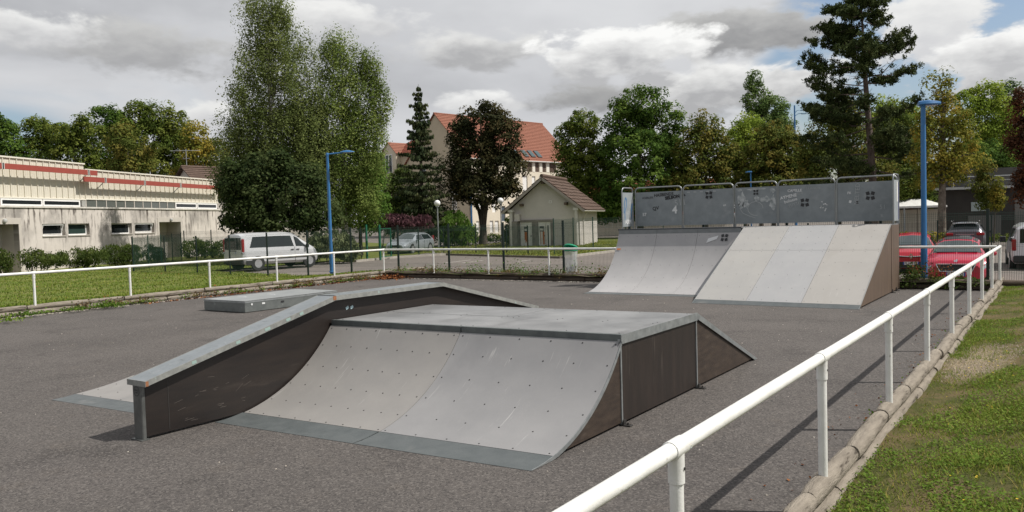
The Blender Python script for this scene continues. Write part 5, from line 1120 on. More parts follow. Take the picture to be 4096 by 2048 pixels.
# ------------------------------------------------------------------ vehicles
def paint(name, c, metal=.0, rough=.3): return mat(name, c, rough=rough, metal=metal, coat=.7, spec=.5)
CARGLASS = glassmat('car_glass', (.012, .016, .018), .04, .7); WSGLASS = glassmat('windscreen_glass', (.055, .07, .072), .05, .8)
PLASTIC = mat('black_plastic', (.02, .02, .021), rough=.6); CHROME = mat('chrome', (.65, .66, .67), rough=.15, metal=1.0); RIMM = mat('alloy_rim', (.48, .49, .50), rough=.3, metal=.6)
REDL = mat('tail_light_red', (.26, .010, .014), rough=.15, coat=.6); CLEARL = mat('head_light_clear', (.42, .44, .46), rough=.08, metal=.3, coat=.8); PLATE = mat('number_plate', (.70, .70, .68), rough=.4)
class Car:
    def __init__(s, name, label, cat, loc, heading, sp, pm, group=None):
        s.sp = sp; s.pm = pm; s.t = thing(name, label, cat, loc, heading, group)
        xs = sorted({float(x) for k in ('top', 'belt', 'w', 'wt', 'zb') for x, _ in sp[k]}); a, b_ = xs[0], xs[-1]
        s.xs = sorted(set(xs)|{a+(b_-a)*i/44 for i in range(45)}); s.x0, s.x1 = a, b_
        b = MB().grid([s.section(x) for x in s.xs]); n = 13
        b.f.append(tuple(range(n))); b.f.append(tuple(reversed(range((len(s.xs)-1)*n, len(s.xs)*n))))
        for i in range(len(s.xs)-1): b.f.append((i*n, (i+1)*n, (i+1)*n+n-1, i*n+n-1))
        s.body = b.build('body', pm, s.t, smooth=38, local=True)
    def val(s, k, x): q = s.sp[k]; return float(np.interp(x, [p[0] for p in q], [p[1] for p in q]))
    def section(s, x):
        w, wt, zt, zl, zb = s.val('w', x), s.val('wt', x), s.val('top', x), s.val('belt', x), s.val('zb', x); zl = min(zl, zt-.03); dz = min(.16, (zt-zl)*.22)
        h = [(w*.86, zb), (w*.985, zb+.13), (w, (zb+zl)*.5+.08), (w*.975, zl), (wt, zt-dz), (wt*.70, zt-dz*.22), (0, zt)]
        return [(x, y, z) for y, z in h]+[(x, -y, z) for y, z in reversed(h[:-1])]
    def P(s, x, k):
        q = s.section(x); i = min(11, max(0, int(k))); u = k-i; return V3(*q[i]).lerp(V3(*q[i+1]), u)
    def patch(s, name, mt, xa, xb, ka, kb, xta=None, xtb=None, off=.007, nx=8, nk=4, parent=None):
        xta = xa if xta is None else xta; xtb = xb if xtb is None else xtb; rows = []
        for j in range(nk+1):
            v = j/nk; k = ka+(kb-ka)*v; l, r = xa+(xta-xa)*v, xb+(xtb-xb)*v; row = []
            for i in range(nx+1):
                x = l+(r-l)*i/nx; p = s.P(x, k); e = .01; tx = s.P(min(x+e, s.x1), k)-s.P(max(x-e, s.x0), k); tk = s.P(x, min(k+.05, 11.99))-s.P(x, max(k-.05, 0)); nn = tx.cross(tk).normalized()
                c = V3(p.x, 0, s.val('zb', p.x)+.5); nn = nn if nn.dot(p-c) > 0 else -nn; row.append(p+nn*off)
            rows.append(row)
        return MB().grid(rows).build(name, mt, parent or s.t, smooth=True, local=True)
    def sides(s, name, mt, xa, xb, ka, kb, xta=None, xtb=None, **kw):
        for m_ in (0, 1):
            a, c = (ka, kb) if m_ == 0 else (12-ka, 12-kb); s.patch(name, mt, xa, xb, a, c, xta, xtb, **kw)
    def wheels(s, xs, r, w, rim=.62, mt=RIMM, spokes=5, inset=.02):
        for x in xs:
            for sg in (1, -1):
                y = sg*(s.val('w', x)-w/2+.012-inset); c = (x, y, r)
                MB().lathe([(r+.055, -.004), (r+.055, w/2+.004)] if sg > 0 else [(r+.055, -w/2-.004), (r+.055, .004)], (x, y+sg*(inset-.002), r+.012), 24, 'Y').build('wheel_arch', PLASTIC, s.body, smooth=40, local=True)
                wh = MB().lathe([(r*.6, -w/2), (r*.92, -w/2), (r, -w/2+.03), (r, w/2-.03), (r*.92, w/2), (r*.6, w/2)], (x, y+sg*.02, r), 24, 'Y').build('wheel', BLACKR, s.t, smooth=40, local=True)
                b = MB().lathe([(.03, -.012), (.06, -.012), (.06, .012), (.03, .012)], (x, y+sg*(w/2+.022), r), 14, 'Y'); rr = r*rim
                b.lathe([(rr, -.01), (rr+.02, -.012), (rr+.02, .012), (rr, .012)], (x, y+sg*(w/2+.02), r), 24, 'Y')
                for k in range(spokes):
                    a = 2*math.pi*k/spokes+.3; b.box((x+math.cos(a)*rr*.55, y+sg*(w/2+.018), r+math.sin(a)*rr*.55), (rr*.95, .014, rr*.30), ry=-a)
                b.build('rim', mt, wh, smooth=40, local=True)
    def boxes(s, name, mt, items, parent=None, bev=.006):
        for c, d in items: MB().box(c, d, bev=bev).build(name, mt, parent or s.t, local=True)
    def plate(s, x, z, txt, front=True, w=.52, h=.11):
        sg = 1 if front else -1; o = MB().box((x, 0, z), (.012, w, h), bev=.003).build('number_plate', PLATE, s.t, local=True); MB().box((x+sg*.007, w/2-.022, z), (.003, .04, h*.96)).box((x+sg*.007, -w/2+.022, z), (.003, .04, h*.96)).build('plate_band', mat('plate_blue', (.02, .06, .35), rough=.4), o, local=True)
        part('plate_text', text_mesh(txt, .095, BLACKINK, .002), o, (x+sg*.0075, 0, z), (math.pi/2, 0, math.pi/2*sg))
def heading(dx, dy): return math.atan2(dy, dx)
# --- grey-white people carrier behind the fence
L5 = V3(math.sin(math.radians(5)), math.cos(math.radians(5)), 0); side = V3(L5.y, -L5.x, 0)
vc = V3(-34.0, 25.75, 0)+L5*2.37-side*.95; vz = -.06
van_sp = dict(top=[(-2.375, 1.70), (-2.32, 1.83), (-2.1, 1.89), (-1.2, 1.91), (.5, 1.90), (.80, 1.86), (1.05, 1.75), (1.72, 1.20), (2.05, 1.06), (2.28, .90), (2.375, .72)], belt=[(-2.375, 1.06), (1.2, 1.04), (1.72, 1.02), (2.05, .95), (2.375, .60)], w=[(-2.375, .86), (-2.2, .93), (-1, .95), (1.4, .95), (2.0, .87), (2.28, .72), (2.375, .56)], wt=[(-2.375, .70), (-2.1, .75), (.7, .74), (1.1, .69), (1.72, .80), (2.2, .66), (2.375, .5)], zb=[(-2.375, .40), (-2.2, .30), (2.1, .25), (2.375, .32)])
van = Car('parked_van', 'silver people carrier van parked behind the mesh fence on the left', 'van', (vc.x, vc.y, vz), heading(L5.x, L5.y), van_sp, paint('silver_white_paint', (.60, .61, .62), .25, .32))
van.sides('side_window', CARGLASS, -1.98, .66, 3.12, 3.92, -1.72, .55); van.sides('front_door_window', CARGLASS, .78, 1.62, 3.12, 3.90, .74, 1.02); van.patch('windscreen', WSGLASS, 1.12, 1.68, 4.15, 7.85)
van.boxes('rear_window', CARGLASS, [((-2.378, 0, 1.36), (.03, 1.46, .60))]); van.boxes('tail_light', REDL, [((-2.33, sg*.842, 1.24), (.14, .12, .72)) for sg in (1, -1)], bev=.03); van.boxes('rear_bumper', PLASTIC, [((-2.36, 0, .46), (.14, 1.72, .26))], bev=.04); van.boxes('rear_lower_trim', PLASTIC, [((-1.95, sg*.93, .38), (.55, .05, .26)) for sg in (1, -1)], bev=.02)
van.boxes('reversing_lens', CLEARL, [((-2.345, sg*.835, .90), (.15, .14, .10)) for sg in (1, -1)], bev=.02); van.plate(-2.388, .90, '8 VL 42', False); van.boxes('handle_strip', PLASTIC, [((-2.384, 0, 1.0), (.02, .62, .04))])
van.boxes('side_moulding', PLASTIC, [((.25, sg*.952, .55), (2.4, .018, .055)) for sg in (1, -1)]); van.boxes('door_handle', PLASTIC, [((x, sg*.965, .96), (.20, .03, .045)) for x in (.52, .86) for sg in (1, -1)], bev=.01); van.boxes('door_gap', PLASTIC, [((x, sg*.9445, .72), (.010, .012, .8)) for x in (.69,) for sg in (1, -1)], bev=0)
van.boxes('wing_mirror', PLASTIC, [((1.42, sg*1.03, 1.12), (.12, .20, .20)) for sg in (1, -1)], bev=.03); van.boxes('wiper', PLASTIC, [((-2.40, -.1, 1.18), (.012, .5, .02))], bev=0); van.boxes('front_bumper', PLASTIC, [((2.30, 0, .42), (.16, 1.30, .22))], bev=.05); van.sides('headlight', CLEARL, 1.95, 2.28, 2.1, 2.9)
van.wheels((-1.55, 1.62), .325, .21, .60, RIMM, 6)
# --- silver estate car
p = at_depth(1642, 1000, 57.5); vol_sp = dict(top=[(-2.315, .98), (-2.26, 1.08), (-1.78, 1.40), (-1.5, 1.455), (-.4, 1.485), (.25, 1.43), (1.10, .99), (1.7, .90), (2.1, .80), (2.315, .66)], belt=[(-2.315, .92), (-1, .93), (.6, .89), (1.1, .86), (1.8, .78), (2.315, .55)], w=[(-2.315, .72), (-2.1, .86), (-1, .925), (1.2, .925), (1.9, .86), (2.2, .74), (2.315, .60)], wt=[(-2.315, .62), (-1.9, .60), (-.4, .62), (.3, .60), (1.1, .76), (1.9, .70), (2.315, .5)], zb=[(-2.315, .36), (-2.1, .22), (2.0, .20), (2.315, .24)])
vol = Car('estate_car', 'silver estate car seen from the front behind the mesh fence', 'car', (p.x, p.y, G(p.x, p.y)), heading(.252, -.967), vol_sp, paint('silver_blue_paint', (.40, .44, .47), .45, .3))
vol.sides('side_window', CARGLASS, -1.75, -.42, 3.12, 3.9, -1.55, -.42); vol.sides('front_door_window', CARGLASS, -.36, .82, 3.12, 3.9, -.36, .30); vol.patch('windscreen', WSGLASS, .32, 1.02, 4.12, 7.88); vol.patch('rear_window', CARGLASS, -2.2, -1.84, 4.15, 7.85); vol.sides('headlight', CLEARL, 1.80, 2.26, 2.25, 2.95); vol.boxes('grille', PLASTIC, [((2.318, 0, .56), (.03, .72, .20))], bev=.02); vol.boxes('lower_grille', PLASTIC, [((2.312, 0, .33), (.03, 1.1, .12))], bev=.02); vol.plate(2.34, .45, 'CX 918 TL'); vol.boxes('wing_mirror', vol.pm, [((.80, sg*1.0, .95), (.12, .20, .13)) for sg in (1, -1)], bev=.03)
vol.boxes('roof_rail', CHROME, [((-.75, sg*.60, 1.475), (1.7, .03, .035)) for sg in (1, -1)]); vol.boxes('tail_light', REDL, [((-2.24, sg*.73, .95), (.14, .12, .5)) for sg in (1, -1)], bev=.02); vol.boxes('door_gap', PLASTIC, [((x, sg*.921, .6), (.008, .012, .6)) for x in (-.39, .75, -1.25) for sg in (1, -1)], bev=0); vol.wheels((-1.37, 1.41), .325, .21, .66, RIMM, 5)
# --- two red hatchbacks, nose towards the court
def hatch(label, loc, hd, pm, plate, style):
    sp = dict(top=[(-2.0, .95), (-1.95, 1.02), (-1.72, 1.38), (-1.4, 1.45), (-.3, 1.48), (.35, 1.41), (1.08, 1.0), (1.55, .92), (1.88, .82), (2.0, .68)], belt=[(-2.0, .88), (-1, .93), (.5, .90), (1.1, .87), (1.7, .80), (2.0, .58)], w=[(-2.0, .70), (-1.85, .83), (-1, .87), (1.2, .87), (1.75, .83), (1.92, .76), (2.0, .66)], wt=[(-2.0, .6), (-1.7, .56), (-.3, .60), (.4, .57), (1.1, .73), (1.7, .70), (2.0, .58)], zb=[(-2.0, .34), (-1.8, .22), (1.8, .20), (2.0, .24)])
    c = Car('parked_hatchback', label, 'car', loc, hd, sp, pm, 'red hatchbacks nosed up to the fence'); c.sides('side_window', CARGLASS, -1.45, -.30, 3.12, 3.9, -1.3, -.3); c.sides('front_door_window', CARGLASS, -.24, .85, 3.12, 3.9, -.24, .38); c.patch('windscreen', WSGLASS, .40, 1.02, 4.12, 7.88); c.boxes('wiper', PLASTIC, [((1.03, y, 1.035), (.02, .55, .02)) for y in (.28, -.3)], bev=0)
    c.boxes('wing_mirror', pm if style else CHROME, [((.78, sg*.98, .98), (.12, .20, .14)) for sg in (1, -1)], bev=.04); c.wheels((-1.25, 1.28), .31, .2, .64, RIMM, 5); c.boxes('tail_light', REDL, [((-1.93, sg*.70, .95), (.12, .2, .2)) for sg in (1, -1)], bev=.02)
    if style:      # wide chrome-edged grille, black roof
        c.patch('black_roof', PLASTIC, -1.35, .28, 4.2, 7.8, off=.012)
        g_ = MB().prism([V3(2.003, y, z) for y, z in ((-.52, .70), (.52, .70), (.42, .50), (-.42, .50))], (.02, 0, 0)).build('grille', PLASTIC, c.t, local=True); b = MB(); q = [(-.54, .715), (.54, .715), (.43, .488), (-.43, .488)]
        for (a, d_) in zip(q, q[1:]+q[:1]): b.tube([V3(2.022, *a), V3(2.022, *d_)], .013, 6)
        b.build('chrome_surround', CHROME, g_, local=True)
        lion = [(-.06, .80), (-.03, .84), (.0, .835), (.02, .86), (.055, .85), (.04, .82), (.06, .79), (.03, .80), (.02, .76), (-.01, .79), (-.04, .76), (-.035, .795)]
        MB().prism([V3(1.925+(.86-z)*.35, y, z) for y, z in lion], (.035, 0, 0)).build('lion_badge', CHROME, c.t, local=True)
        for sg in (1, -1):
            c.patch('headlight', CLEARL, 1.72, 1.955, 2.35 if sg > 0 else 9.65, 3.0 if sg > 0 else 9.0, off=.012); MB().tube([(1.96, sg*.66, .66), (1.93, sg*.72, .60), (1.95, sg*.68, .53)], .018, 6).build('daylight_strip', CHROME, c.t, local=True)
        c.boxes('lower_grille', PLASTIC, [((2.004, 0, .26), (.03, 1.0, .09))], bev=.02); MB().tube([(-.1, 0, 1.48), (-.25, 0, 1.72)], .006, 5).build('aerial', SCREW, c.t, local=True); c.plate(2.03, .40, plate); c.boxes('sticker', mat('green_sticker', (.25, .5, .4), rough=.5), [((.93, -.62, 1.09), (.012, .08, .07))], bev=0)
    else:
        c.boxes('grille', PLASTIC, [((2.004, 0, .66), (.03, 1.12, .055))], bev=.01); b = MB().tube([(2.025, -.56, .70), (2.03, -.12, .665), (2.03, .12, .665), (2.025, .56, .70)], .014, 6); b.build('chrome_strip', CHROME, c.t, local=True)
        dia = [(0, .78), (.075, .68), (0, .58), (-.075, .68)]; din = [(0, .735), (.035, .68), (0, .625), (-.035, .68)]
        b = MB(); o_ = [V3(2.045, *q) for q in dia]; i_ = [V3(2.045, *q) for q in din]; b.add(o_+i_+[p-V3(.03, 0, 0) for p in o_], [(k, (k+1) % 4, 4+(k+1) % 4, 4+k) for k in range(4)]+[(k, 8+k, 8+(k+1) % 4, (k+1) % 4) for k in range(4)]); b.build('diamond_badge', CHROME, c.t, local=True)
        for sg in (1, -1): c.patch('headlight', CLEARL, 1.75, 1.955, 2.35 if sg > 0 else 9.65, 2.95 if sg > 0 else 9.05, off=.012)
        c.boxes('lower_grille', PLASTIC, [((2.004, 0, .36), (.03, 1.05, .22))], bev=.03); c.plate(2.03, .42, plate)
    return c
REDP = paint('red_car_paint', (.47, .012, .045), .1, .28); REDP2 = paint('bright_red_car_paint', (.44, .014, .03), .1, .28)
pp = at_depth(3834, 1050, 24.9+1.6); hatch('red hatchback with black roof and chrome-edged grille nearest the corner', (pp.x, pp.y, -.36), heading(.06, -1), REDP, 'EC 617 VS', True)
pc = at_depth(3650, 1040, 31.0); hatch('red hatchback with a silver diamond badge half hidden by the bank ramp', (pc.x, pc.y, -.30), heading(.12, -1), REDP2, 'FL 609 DP', False)
# --- grey crossover seen from behind
ps = at_depth(3868, 960, 41.5); suv_sp = dict(top=[(-2.19, 1.12), (-2.12, 1.22), (-1.85, 1.52), (-1.5, 1.58), (-.3, 1.60), (.4, 1.52), (1.15, 1.12), (1.8, 1.0), (2.19, .75)], belt=[(-2.19, 1.02), (-1, 1.05), (.6, 1.0), (1.15, .98), (2.19, .65)], w=[(-2.19, .78), (-2.0, .88), (-1, .90), (1.2, .90), (1.9, .84), (2.19, .65)], wt=[(-2.19, .66), (-1.85, .60), (-.3, .63), (.4, .60), (1.15, .75), (2.19, .55)], zb=[(-2.19, .45), (-2.0, .30), (2.0, .28), (2.19, .35)])
suv = Car('parked_crossover', 'dark grey crossover with roof rails seen from behind the red car', 'car', (ps.x, ps.y, G(ps.x, ps.y)-.05), heading(-.05, 1), suv_sp, paint('grey_metallic_paint', (.10, .10, .115), .5, .3)); suv.patch('rear_window', CARGLASS, -2.1, -1.83, 4.1, 7.9); suv.sides('side_window', CARGLASS, -1.7, .8, 3.12, 3.9, -1.5, .4)
suv.boxes('tail_light', REDL, [((-2.16, sg*.66, 1.0), (.14, .34, .14)) for sg in (1, -1)], bev=.03); suv.boxes('roof_rail', CHROME, [((-.9, sg*.60, 1.63), (1.7, .05, .05)) for sg in (1, -1)], bev=.015); suv.plate(-2.2, .86, 'DJ 458 KC', False); suv.boxes('rear_bumper', PLASTIC, [((-2.17, 0, .48), (.12, 1.6, .2))], bev=.03); suv.boxes('spoiler', paint('silver_trim_paint', (.5, .5, .52), .4), [((-1.92, 0, 1.535), (.2, 1.1, .04))], bev=.015); suv.wheels((-1.35, 1.35), .35, .22); suv.boxes('chrome_bar', CHROME, [((-2.2, 0, .98), (.02, .8, .03))]); suv.boxes('wing_mirror', PLASTIC, [((.85, sg*1.0, 1.05), (.12, .2, .15)) for sg in (1, -1)], bev=.03)
# --- white van cut by the right edge
pw = at_depth(4140, 1000, 31.0); wv_sp = dict(top=[(-2.19, 1.66), (-2.12, 1.76), (-1.2, 1.80), (.3, 1.78), (.7, 1.66), (1.35, 1.14), (1.9, 1.0), (2.19, .75)], belt=[(-2.19, 1.0), (1.3, 1.0), (2.19, .65)], w=[(-2.19, .82), (-2.0, .89), (1.3, .89), (1.95, .80), (2.19, .6)], wt=[(-2.19, .70), (.5, .70), (1.35, .76), (2.19, .5)], zb=[(-2.19, .40), (-2.0, .28), (2.0, .26), (2.19, .32)])
wv = Car('parked_small_van', 'white small van with black mirror cut off by the right edge', 'van', (pw.x, pw.y, -.32), heading(-.10, 1), wv_sp, paint('white_van_paint', (.60, .61, .63), .1)); wv.boxes('rear_window', CARGLASS, [((-2.182, 0, 1.30), (.03, 1.24, .52))], bev=.01); wv.boxes('tail_light', REDL, [((-2.15, sg*.80, .98), (.14, .14, .42)) for sg in (1, -1)], bev=.02); wv.boxes('rear_bumper', PLASTIC, [((-2.18, 0, .46), (.14, 1.66, .26))], bev=.04); wv.sides('side_window', CARGLASS, -1.8, 1.1, 3.12, 3.88, -1.65, .62); wv.boxes('wing_mirror', PLASTIC, [((.95, sg*1.02, 1.1), (.12, .22, .22)) for sg in (1, -1)], bev=.03); wv.wheels((-1.35, 1.35), .31, .2); wv.plate(-2.2, .72, 'BV 274 NR', False)

# ------------------------------------------------------------------ trees and shrubs
BARK = mat('grey_bark', (.13, .11, .09), rough=.95, c2=(.07, .058, .048), nscale=5, stretch=(2, 2, .5), bump=1.0, bscale=14, spec=.1)
BARKP = mat('plane_bark', (.19, .16, .13), rough=.9, c2=(.10, .08, .065), nscale=4, dirt=(.27, .24, .20), dscale=5, dlo=.56, dhi=.66, bump=.7, bscale=12, spec=.1)
BARKW = mat('birch_bark', (.42, .40, .36), rough=.8, c2=(.10, .09, .08), nscale=6, stretch=(1, 1, 3), spec=.2)
LM = dict(
 birch=leafmat('birch_leaves', (0.08, 0.108, 0.032), (0.152, 0.19, 0.058), (0.235, 0.27, 0.09)),
 birch2=leafmat('birch_leaves_bright', (0.078, 0.118, 0.027), (0.155, 0.21, 0.05), (0.24, 0.285, 0.08)),
 dark=leafmat('dark_broad_leaves', (0.019, 0.032, 0.012), (0.041, 0.065, 0.019), (0.101, 0.128, 0.047)),
 ash=leafmat('ash_leaves', (0.055, 0.11, 0.02), (0.11, 0.2, 0.036), (0.19, 0.29, 0.06)),
 green=leafmat('maple_leaves_green', (0.032, 0.068, 0.013), (0.078, 0.142, 0.025), (0.175, 0.25, 0.048)),
 olive=leafmat('maple_leaves_olive', (0.046, 0.072, 0.014), (0.104, 0.148, 0.027), (0.2, 0.22, 0.045)),
 autumn=leafmat('maple_leaves_autumn', (0.052, 0.075, 0.016), (0.118, 0.148, 0.03), (0.24, 0.19, 0.044)),
 yellow=leafmat('leaves_yellowing', (0.085, 0.11, 0.018), (0.19, 0.2, 0.034), (0.4, 0.29, 0.05)),
 lime=leafmat('leaves_lime', (0.11, 0.17, 0.022), (0.21, 0.29, 0.038), (0.33, 0.39, 0.065)),
 purple=leafmat('maple_leaves_purple', (0.02, 0.026, 0.012), (0.046, 0.05, 0.02), (0.105, 0.085, 0.036)),
 poplar=leafmat('poplar_leaves', (0.055, 0.1, 0.028), (0.11, 0.175, 0.048), (0.18, 0.245, 0.08)),
 spruce=leafmat('spruce_needles', (0.024, 0.039, 0.019), (0.051, 0.069, 0.030), (0.108, 0.117, 0.048), .12),
 pine=leafmat('pine_needles', (0.024, 0.036, 0.013), (0.048, 0.07, 0.022), (0.105, 0.125, 0.042), .1),
 rusty=leafmat('leaves_dark_red', (0.034, 0.022, 0.014), (0.085, 0.039, 0.022), (0.171, 0.070, 0.034)),
 hedge=leafmat('hedge_purple', (0.037, 0.019, 0.022), (0.106, 0.050, 0.060), (0.213, 0.106, 0.119)),
 juniper=leafmat('juniper_needles', (0.046, 0.065, 0.031), (0.112, 0.136, 0.065), (0.202, 0.225, 0.112), .15),
 shrub=leafmat('shrub_leaves', (0.03, 0.052, 0.014), (0.075, 0.112, 0.026), (0.15, 0.185, 0.05)),
 grass=leafmat('grass_blades', (0.075, 0.122, 0.016), (0.145, 0.198, 0.027), (0.32, 0.27, 0.075), .3),
 grass2=leafmat('lawn_blades', (0.066, 0.118, 0.015), (0.118, 0.18, 0.024), (0.29, 0.285, 0.07), .3),
 weed=leafmat('weed_leaves', (0.06, 0.115, 0.016), (0.125, 0.2, 0.028), (0.23, 0.28, 0.055), .3),
 dryweed=leafmat('dry_weed', (0.084, 0.054, 0.024), (0.156, 0.108, 0.048), (0.252, 0.192, 0.102), .2),
 litter=leafmat('dead_leaves', (0.070, 0.025, 0.012), (0.170, 0.060, 0.022), (0.300, 0.130, 0.050), .1))
def lobe_world(l, d):
    x, y, rx, ry = l[:4]; dd = l[4] if len(l) > 4 else 0.0; k = 1.59*d/F_PX
    return np.array(at_depth(x*1.59, y*1.59, d+dd)), rx*k*1.17, ry*k*1.15
CRr, CFr = np.array([CR.x, CR.y, 0]), np.array([CF.x, CF.y, 0]); CRr /= np.linalg.norm(CRr); CFr /= np.linalg.norm(CFr)
def crown_points(lobes, d, s, layers, clump, fill=.55, thick=.85, tall=.8):
    # leaves sit on the skin of many small clumps, the clumps on the skin of the lobes
    C, Nn, T = [], [], []; tips = []
    for l in lobes:
        c, rx, ry = lobe_world(l, d); n = int(layers*20.3*rx*ry/(s*s)); rc = clump*1.35; nc = max(7, int(5.5*(rx*ry)/(rc*rc)))
        v = unit(rng.normal(size=(nc, 3))); r = fill+(1-fill)*rng.random(nc)**.5; rz = rx*thick
        q = v*r[:, None]*(1+.10*np.sin(v[:, :1]*5+v[:, 1:2]*4+c[0])); f = np.array([max(.2, 1-rc*.55/rx), max(.2, 1-rc*.55/rz), max(.2, 1-rc*.55/ry)])
        pts = c+q[:, :1]*rx*f[0]*CRr+q[:, 1:2]*rz*f[1]*CFr+q[:, 2:3]*ry*f[2]*np.array([0, 0, 1]); tips.append(pts)
        idx = rng.integers(0, nc, n); o = unit(rng.normal(size=(n, 3))+np.array([0, 0, .25])); rr = rc*(.55+.9*rng.random(nc))[idx]*(.35+.65*rng.random(n)**.45)
        ct = rng.random(nc)*.7; P = pts[idx]+o*rr[:, None]*np.array([1, 1, tall]); out = unit(P-c)
        C.append(P); Nn.append(unit(o*.75+out*.3+np.array([0, 0, .4])+rng.normal(size=(n, 3))*.38)); T.append(ct[idx]+.05+rng.random(n)*.25)
    return np.concatenate(C), np.concatenate(Nn), np.concatenate(T), np.concatenate(tips)
def limbs(b, root, top, tips, n, r0, seed):
    R_ = random.Random(seed); root, top = V3(*root), V3(*top)
    for k in range(n):
        t = tips[R_.randrange(len(tips))]; t = V3(*t); f = R_.uniform(.35, .9); a = root.lerp(top, f)
        if t.z < a.z+.3: a = root.lerp(top, max(.25, f-.3))
        m_ = a.lerp(t, .5)+V3(R_.uniform(-.2, .2), R_.uniform(-.2, .2), .12*(t-a).length); rr = r0*(1-f*.65)*.42
        b.tube([a, m_, a.lerp(t, .98)], [rr, rr*.6, rr*.15], 5, cap=False)
def tree(name, label, base_px, d, lobes, lm, s=.30, layers=2.3, clump=.42, trunk_r=.2, bark=BARK, cat='tree', group=None, nl=16, lean=(0, 0), fill=.55, drop=None, fork=None):
    c = at_depth(base_px*1.59, horizon(base_px*1.59), d); gz = G(c.x, c.y); t = thing(name, label, cat, (c.x, c.y, gz), 0, group); root = V3(c.x, c.y, gz)
    s *= .66; P, Nn, T, tips = crown_points(lobes, d, s, layers*1.0, clump, fill, .85, 1.7 if drop else .8)
    tops = tips[:, 2].max(); tc = tips.mean(0)
    top = V3(tc[0]*.7+c.x*.3+lean[0], tc[1]*.7+c.y*.3+lean[1], tops*.90)
    if trunk_r:
        b = MB(); n = 9; pts = []; rs = []
        for i in range(n):
            f = i/(n-1); p = root.lerp(top, f); w = .06*(top.z-gz)*.25; pts.append(p+V3(math.sin(f*5+d)*w*f*.5, math.cos(f*4+d)*w*f*.5, -.15 if i == 0 else 0)); rs.append(trunk_r*(1.28 if i == 0 else 1)*(1-f*.86))
        b.tube(pts, rs, 10, cap=False); limbs(b, pts[2], pts[-1], tips, nl, trunk_r, int(d*7+base_px))
        if fork:
            for q in fork: b.tube([V3(*pts[1]), V3(*pts[1])+V3(q[0]*.4, q[1]*.4, q[2]*.5), V3(*pts[1])+V3(*q)], [trunk_r*.7, trunk_r*.55, trunk_r*.3], 8, cap=False)
        b.build('trunk', bark, t, smooth=60)
    if drop:
        up = np.tile(np.array([0, 0, -1.0]), (len(P), 1))+rng.normal(size=P.shape)*.35; P = P-np.array([0, 0, 1])*(rng.random(len(P))*drop*.4)[:, None]
    sz = s*(.45+1.15*rng.random(len(P))**1.4); ok = P[:, 2] > gz+.15; P, Nn, T, sz = P[ok], Nn[ok], T[ok], sz[ok]
    Q = leaf_quads(P, Nn, sz, .66, None)-np.array([c.x, c.y, gz]); me = quads_mesh('crown', Q, T, LM[lm] if isinstance(lm, str) else lm)
    if isinstance(lm, (list, tuple)): pass
    o = part('crown', me, t); return t
# the pair of birches and what stands in front of them
tree('birch_tree', 'tallest silver birch with drooping grey-green twigs behind the van', 690, 51, [(672, 30, 70, 60), (690, 95, 75, 70), (690, 165, 100, 75), (690, 240, 112, 80), (660, 320, 105, 80), (720, 330, 90, 80), (640, 405, 95, 80), (740, 430, 90, 80), (605, 370, 50, 70), (600, 460, 60, 70), (775, 300, 55, 80), (770, 390, 60, 80)], 'birch', .17, 1.25, .34, .19, BARKW, nl=26, drop=1.1, fill=.35)
tree('birch_tree', 'shorter silver birch with long hanging twigs beside the tall one', 870, 53, [(845, 115, 48, 42), (855, 170, 62, 55), (870, 240, 82, 65), (915, 150, 16, 34), (935, 185, 34, 52), (958, 255, 32, 55), (850, 310, 95, 75), (915, 330, 60, 70), (870, 400, 95, 80), (830, 470, 80, 75), (790, 400, 70, 80), (900, 500, 60, 60)], 'birch2', .17, 1.3, .32, .17, BARKW, nl=26, drop=1.2, fill=.35)
tree('broadleaf_tree', 'dark broad-leaved tree below the tall birch behind the van', 655, 47.5, [(610, 470, 55, 70), (660, 480, 80, 75), (740, 500, 85, 80), (640, 545, 70, 45), (720, 555, 90, 40), (580, 455, 30, 45), (800, 540, 70, 50), (600, 540, 50, 40), (700, 415, 45, 40), (640, 425, 35, 35), (770, 455, 45, 45)], 'dark', .26, 2.0, .42, .16, nl=14)
tree('ash_tree', 'light green tree below the shorter birch by the lamp post', 905, 55, [(890, 440, 75, 65), (930, 490, 55, 65), (890, 535, 70, 50), (945, 420, 25, 40)], 'ash', .22, 2.0, .4, .15, nl=14)
tree('hazel_tree', 'dark green bushy tree between the birches and the spruce', 985, 70, [(985, 490, 45, 45), (975, 545, 45, 45), (1020, 480, 45, 55), (1030, 540, 50, 50), (1075, 545, 45, 45)], 'shrub', .26, 2.0, .4, .12, nl=8)
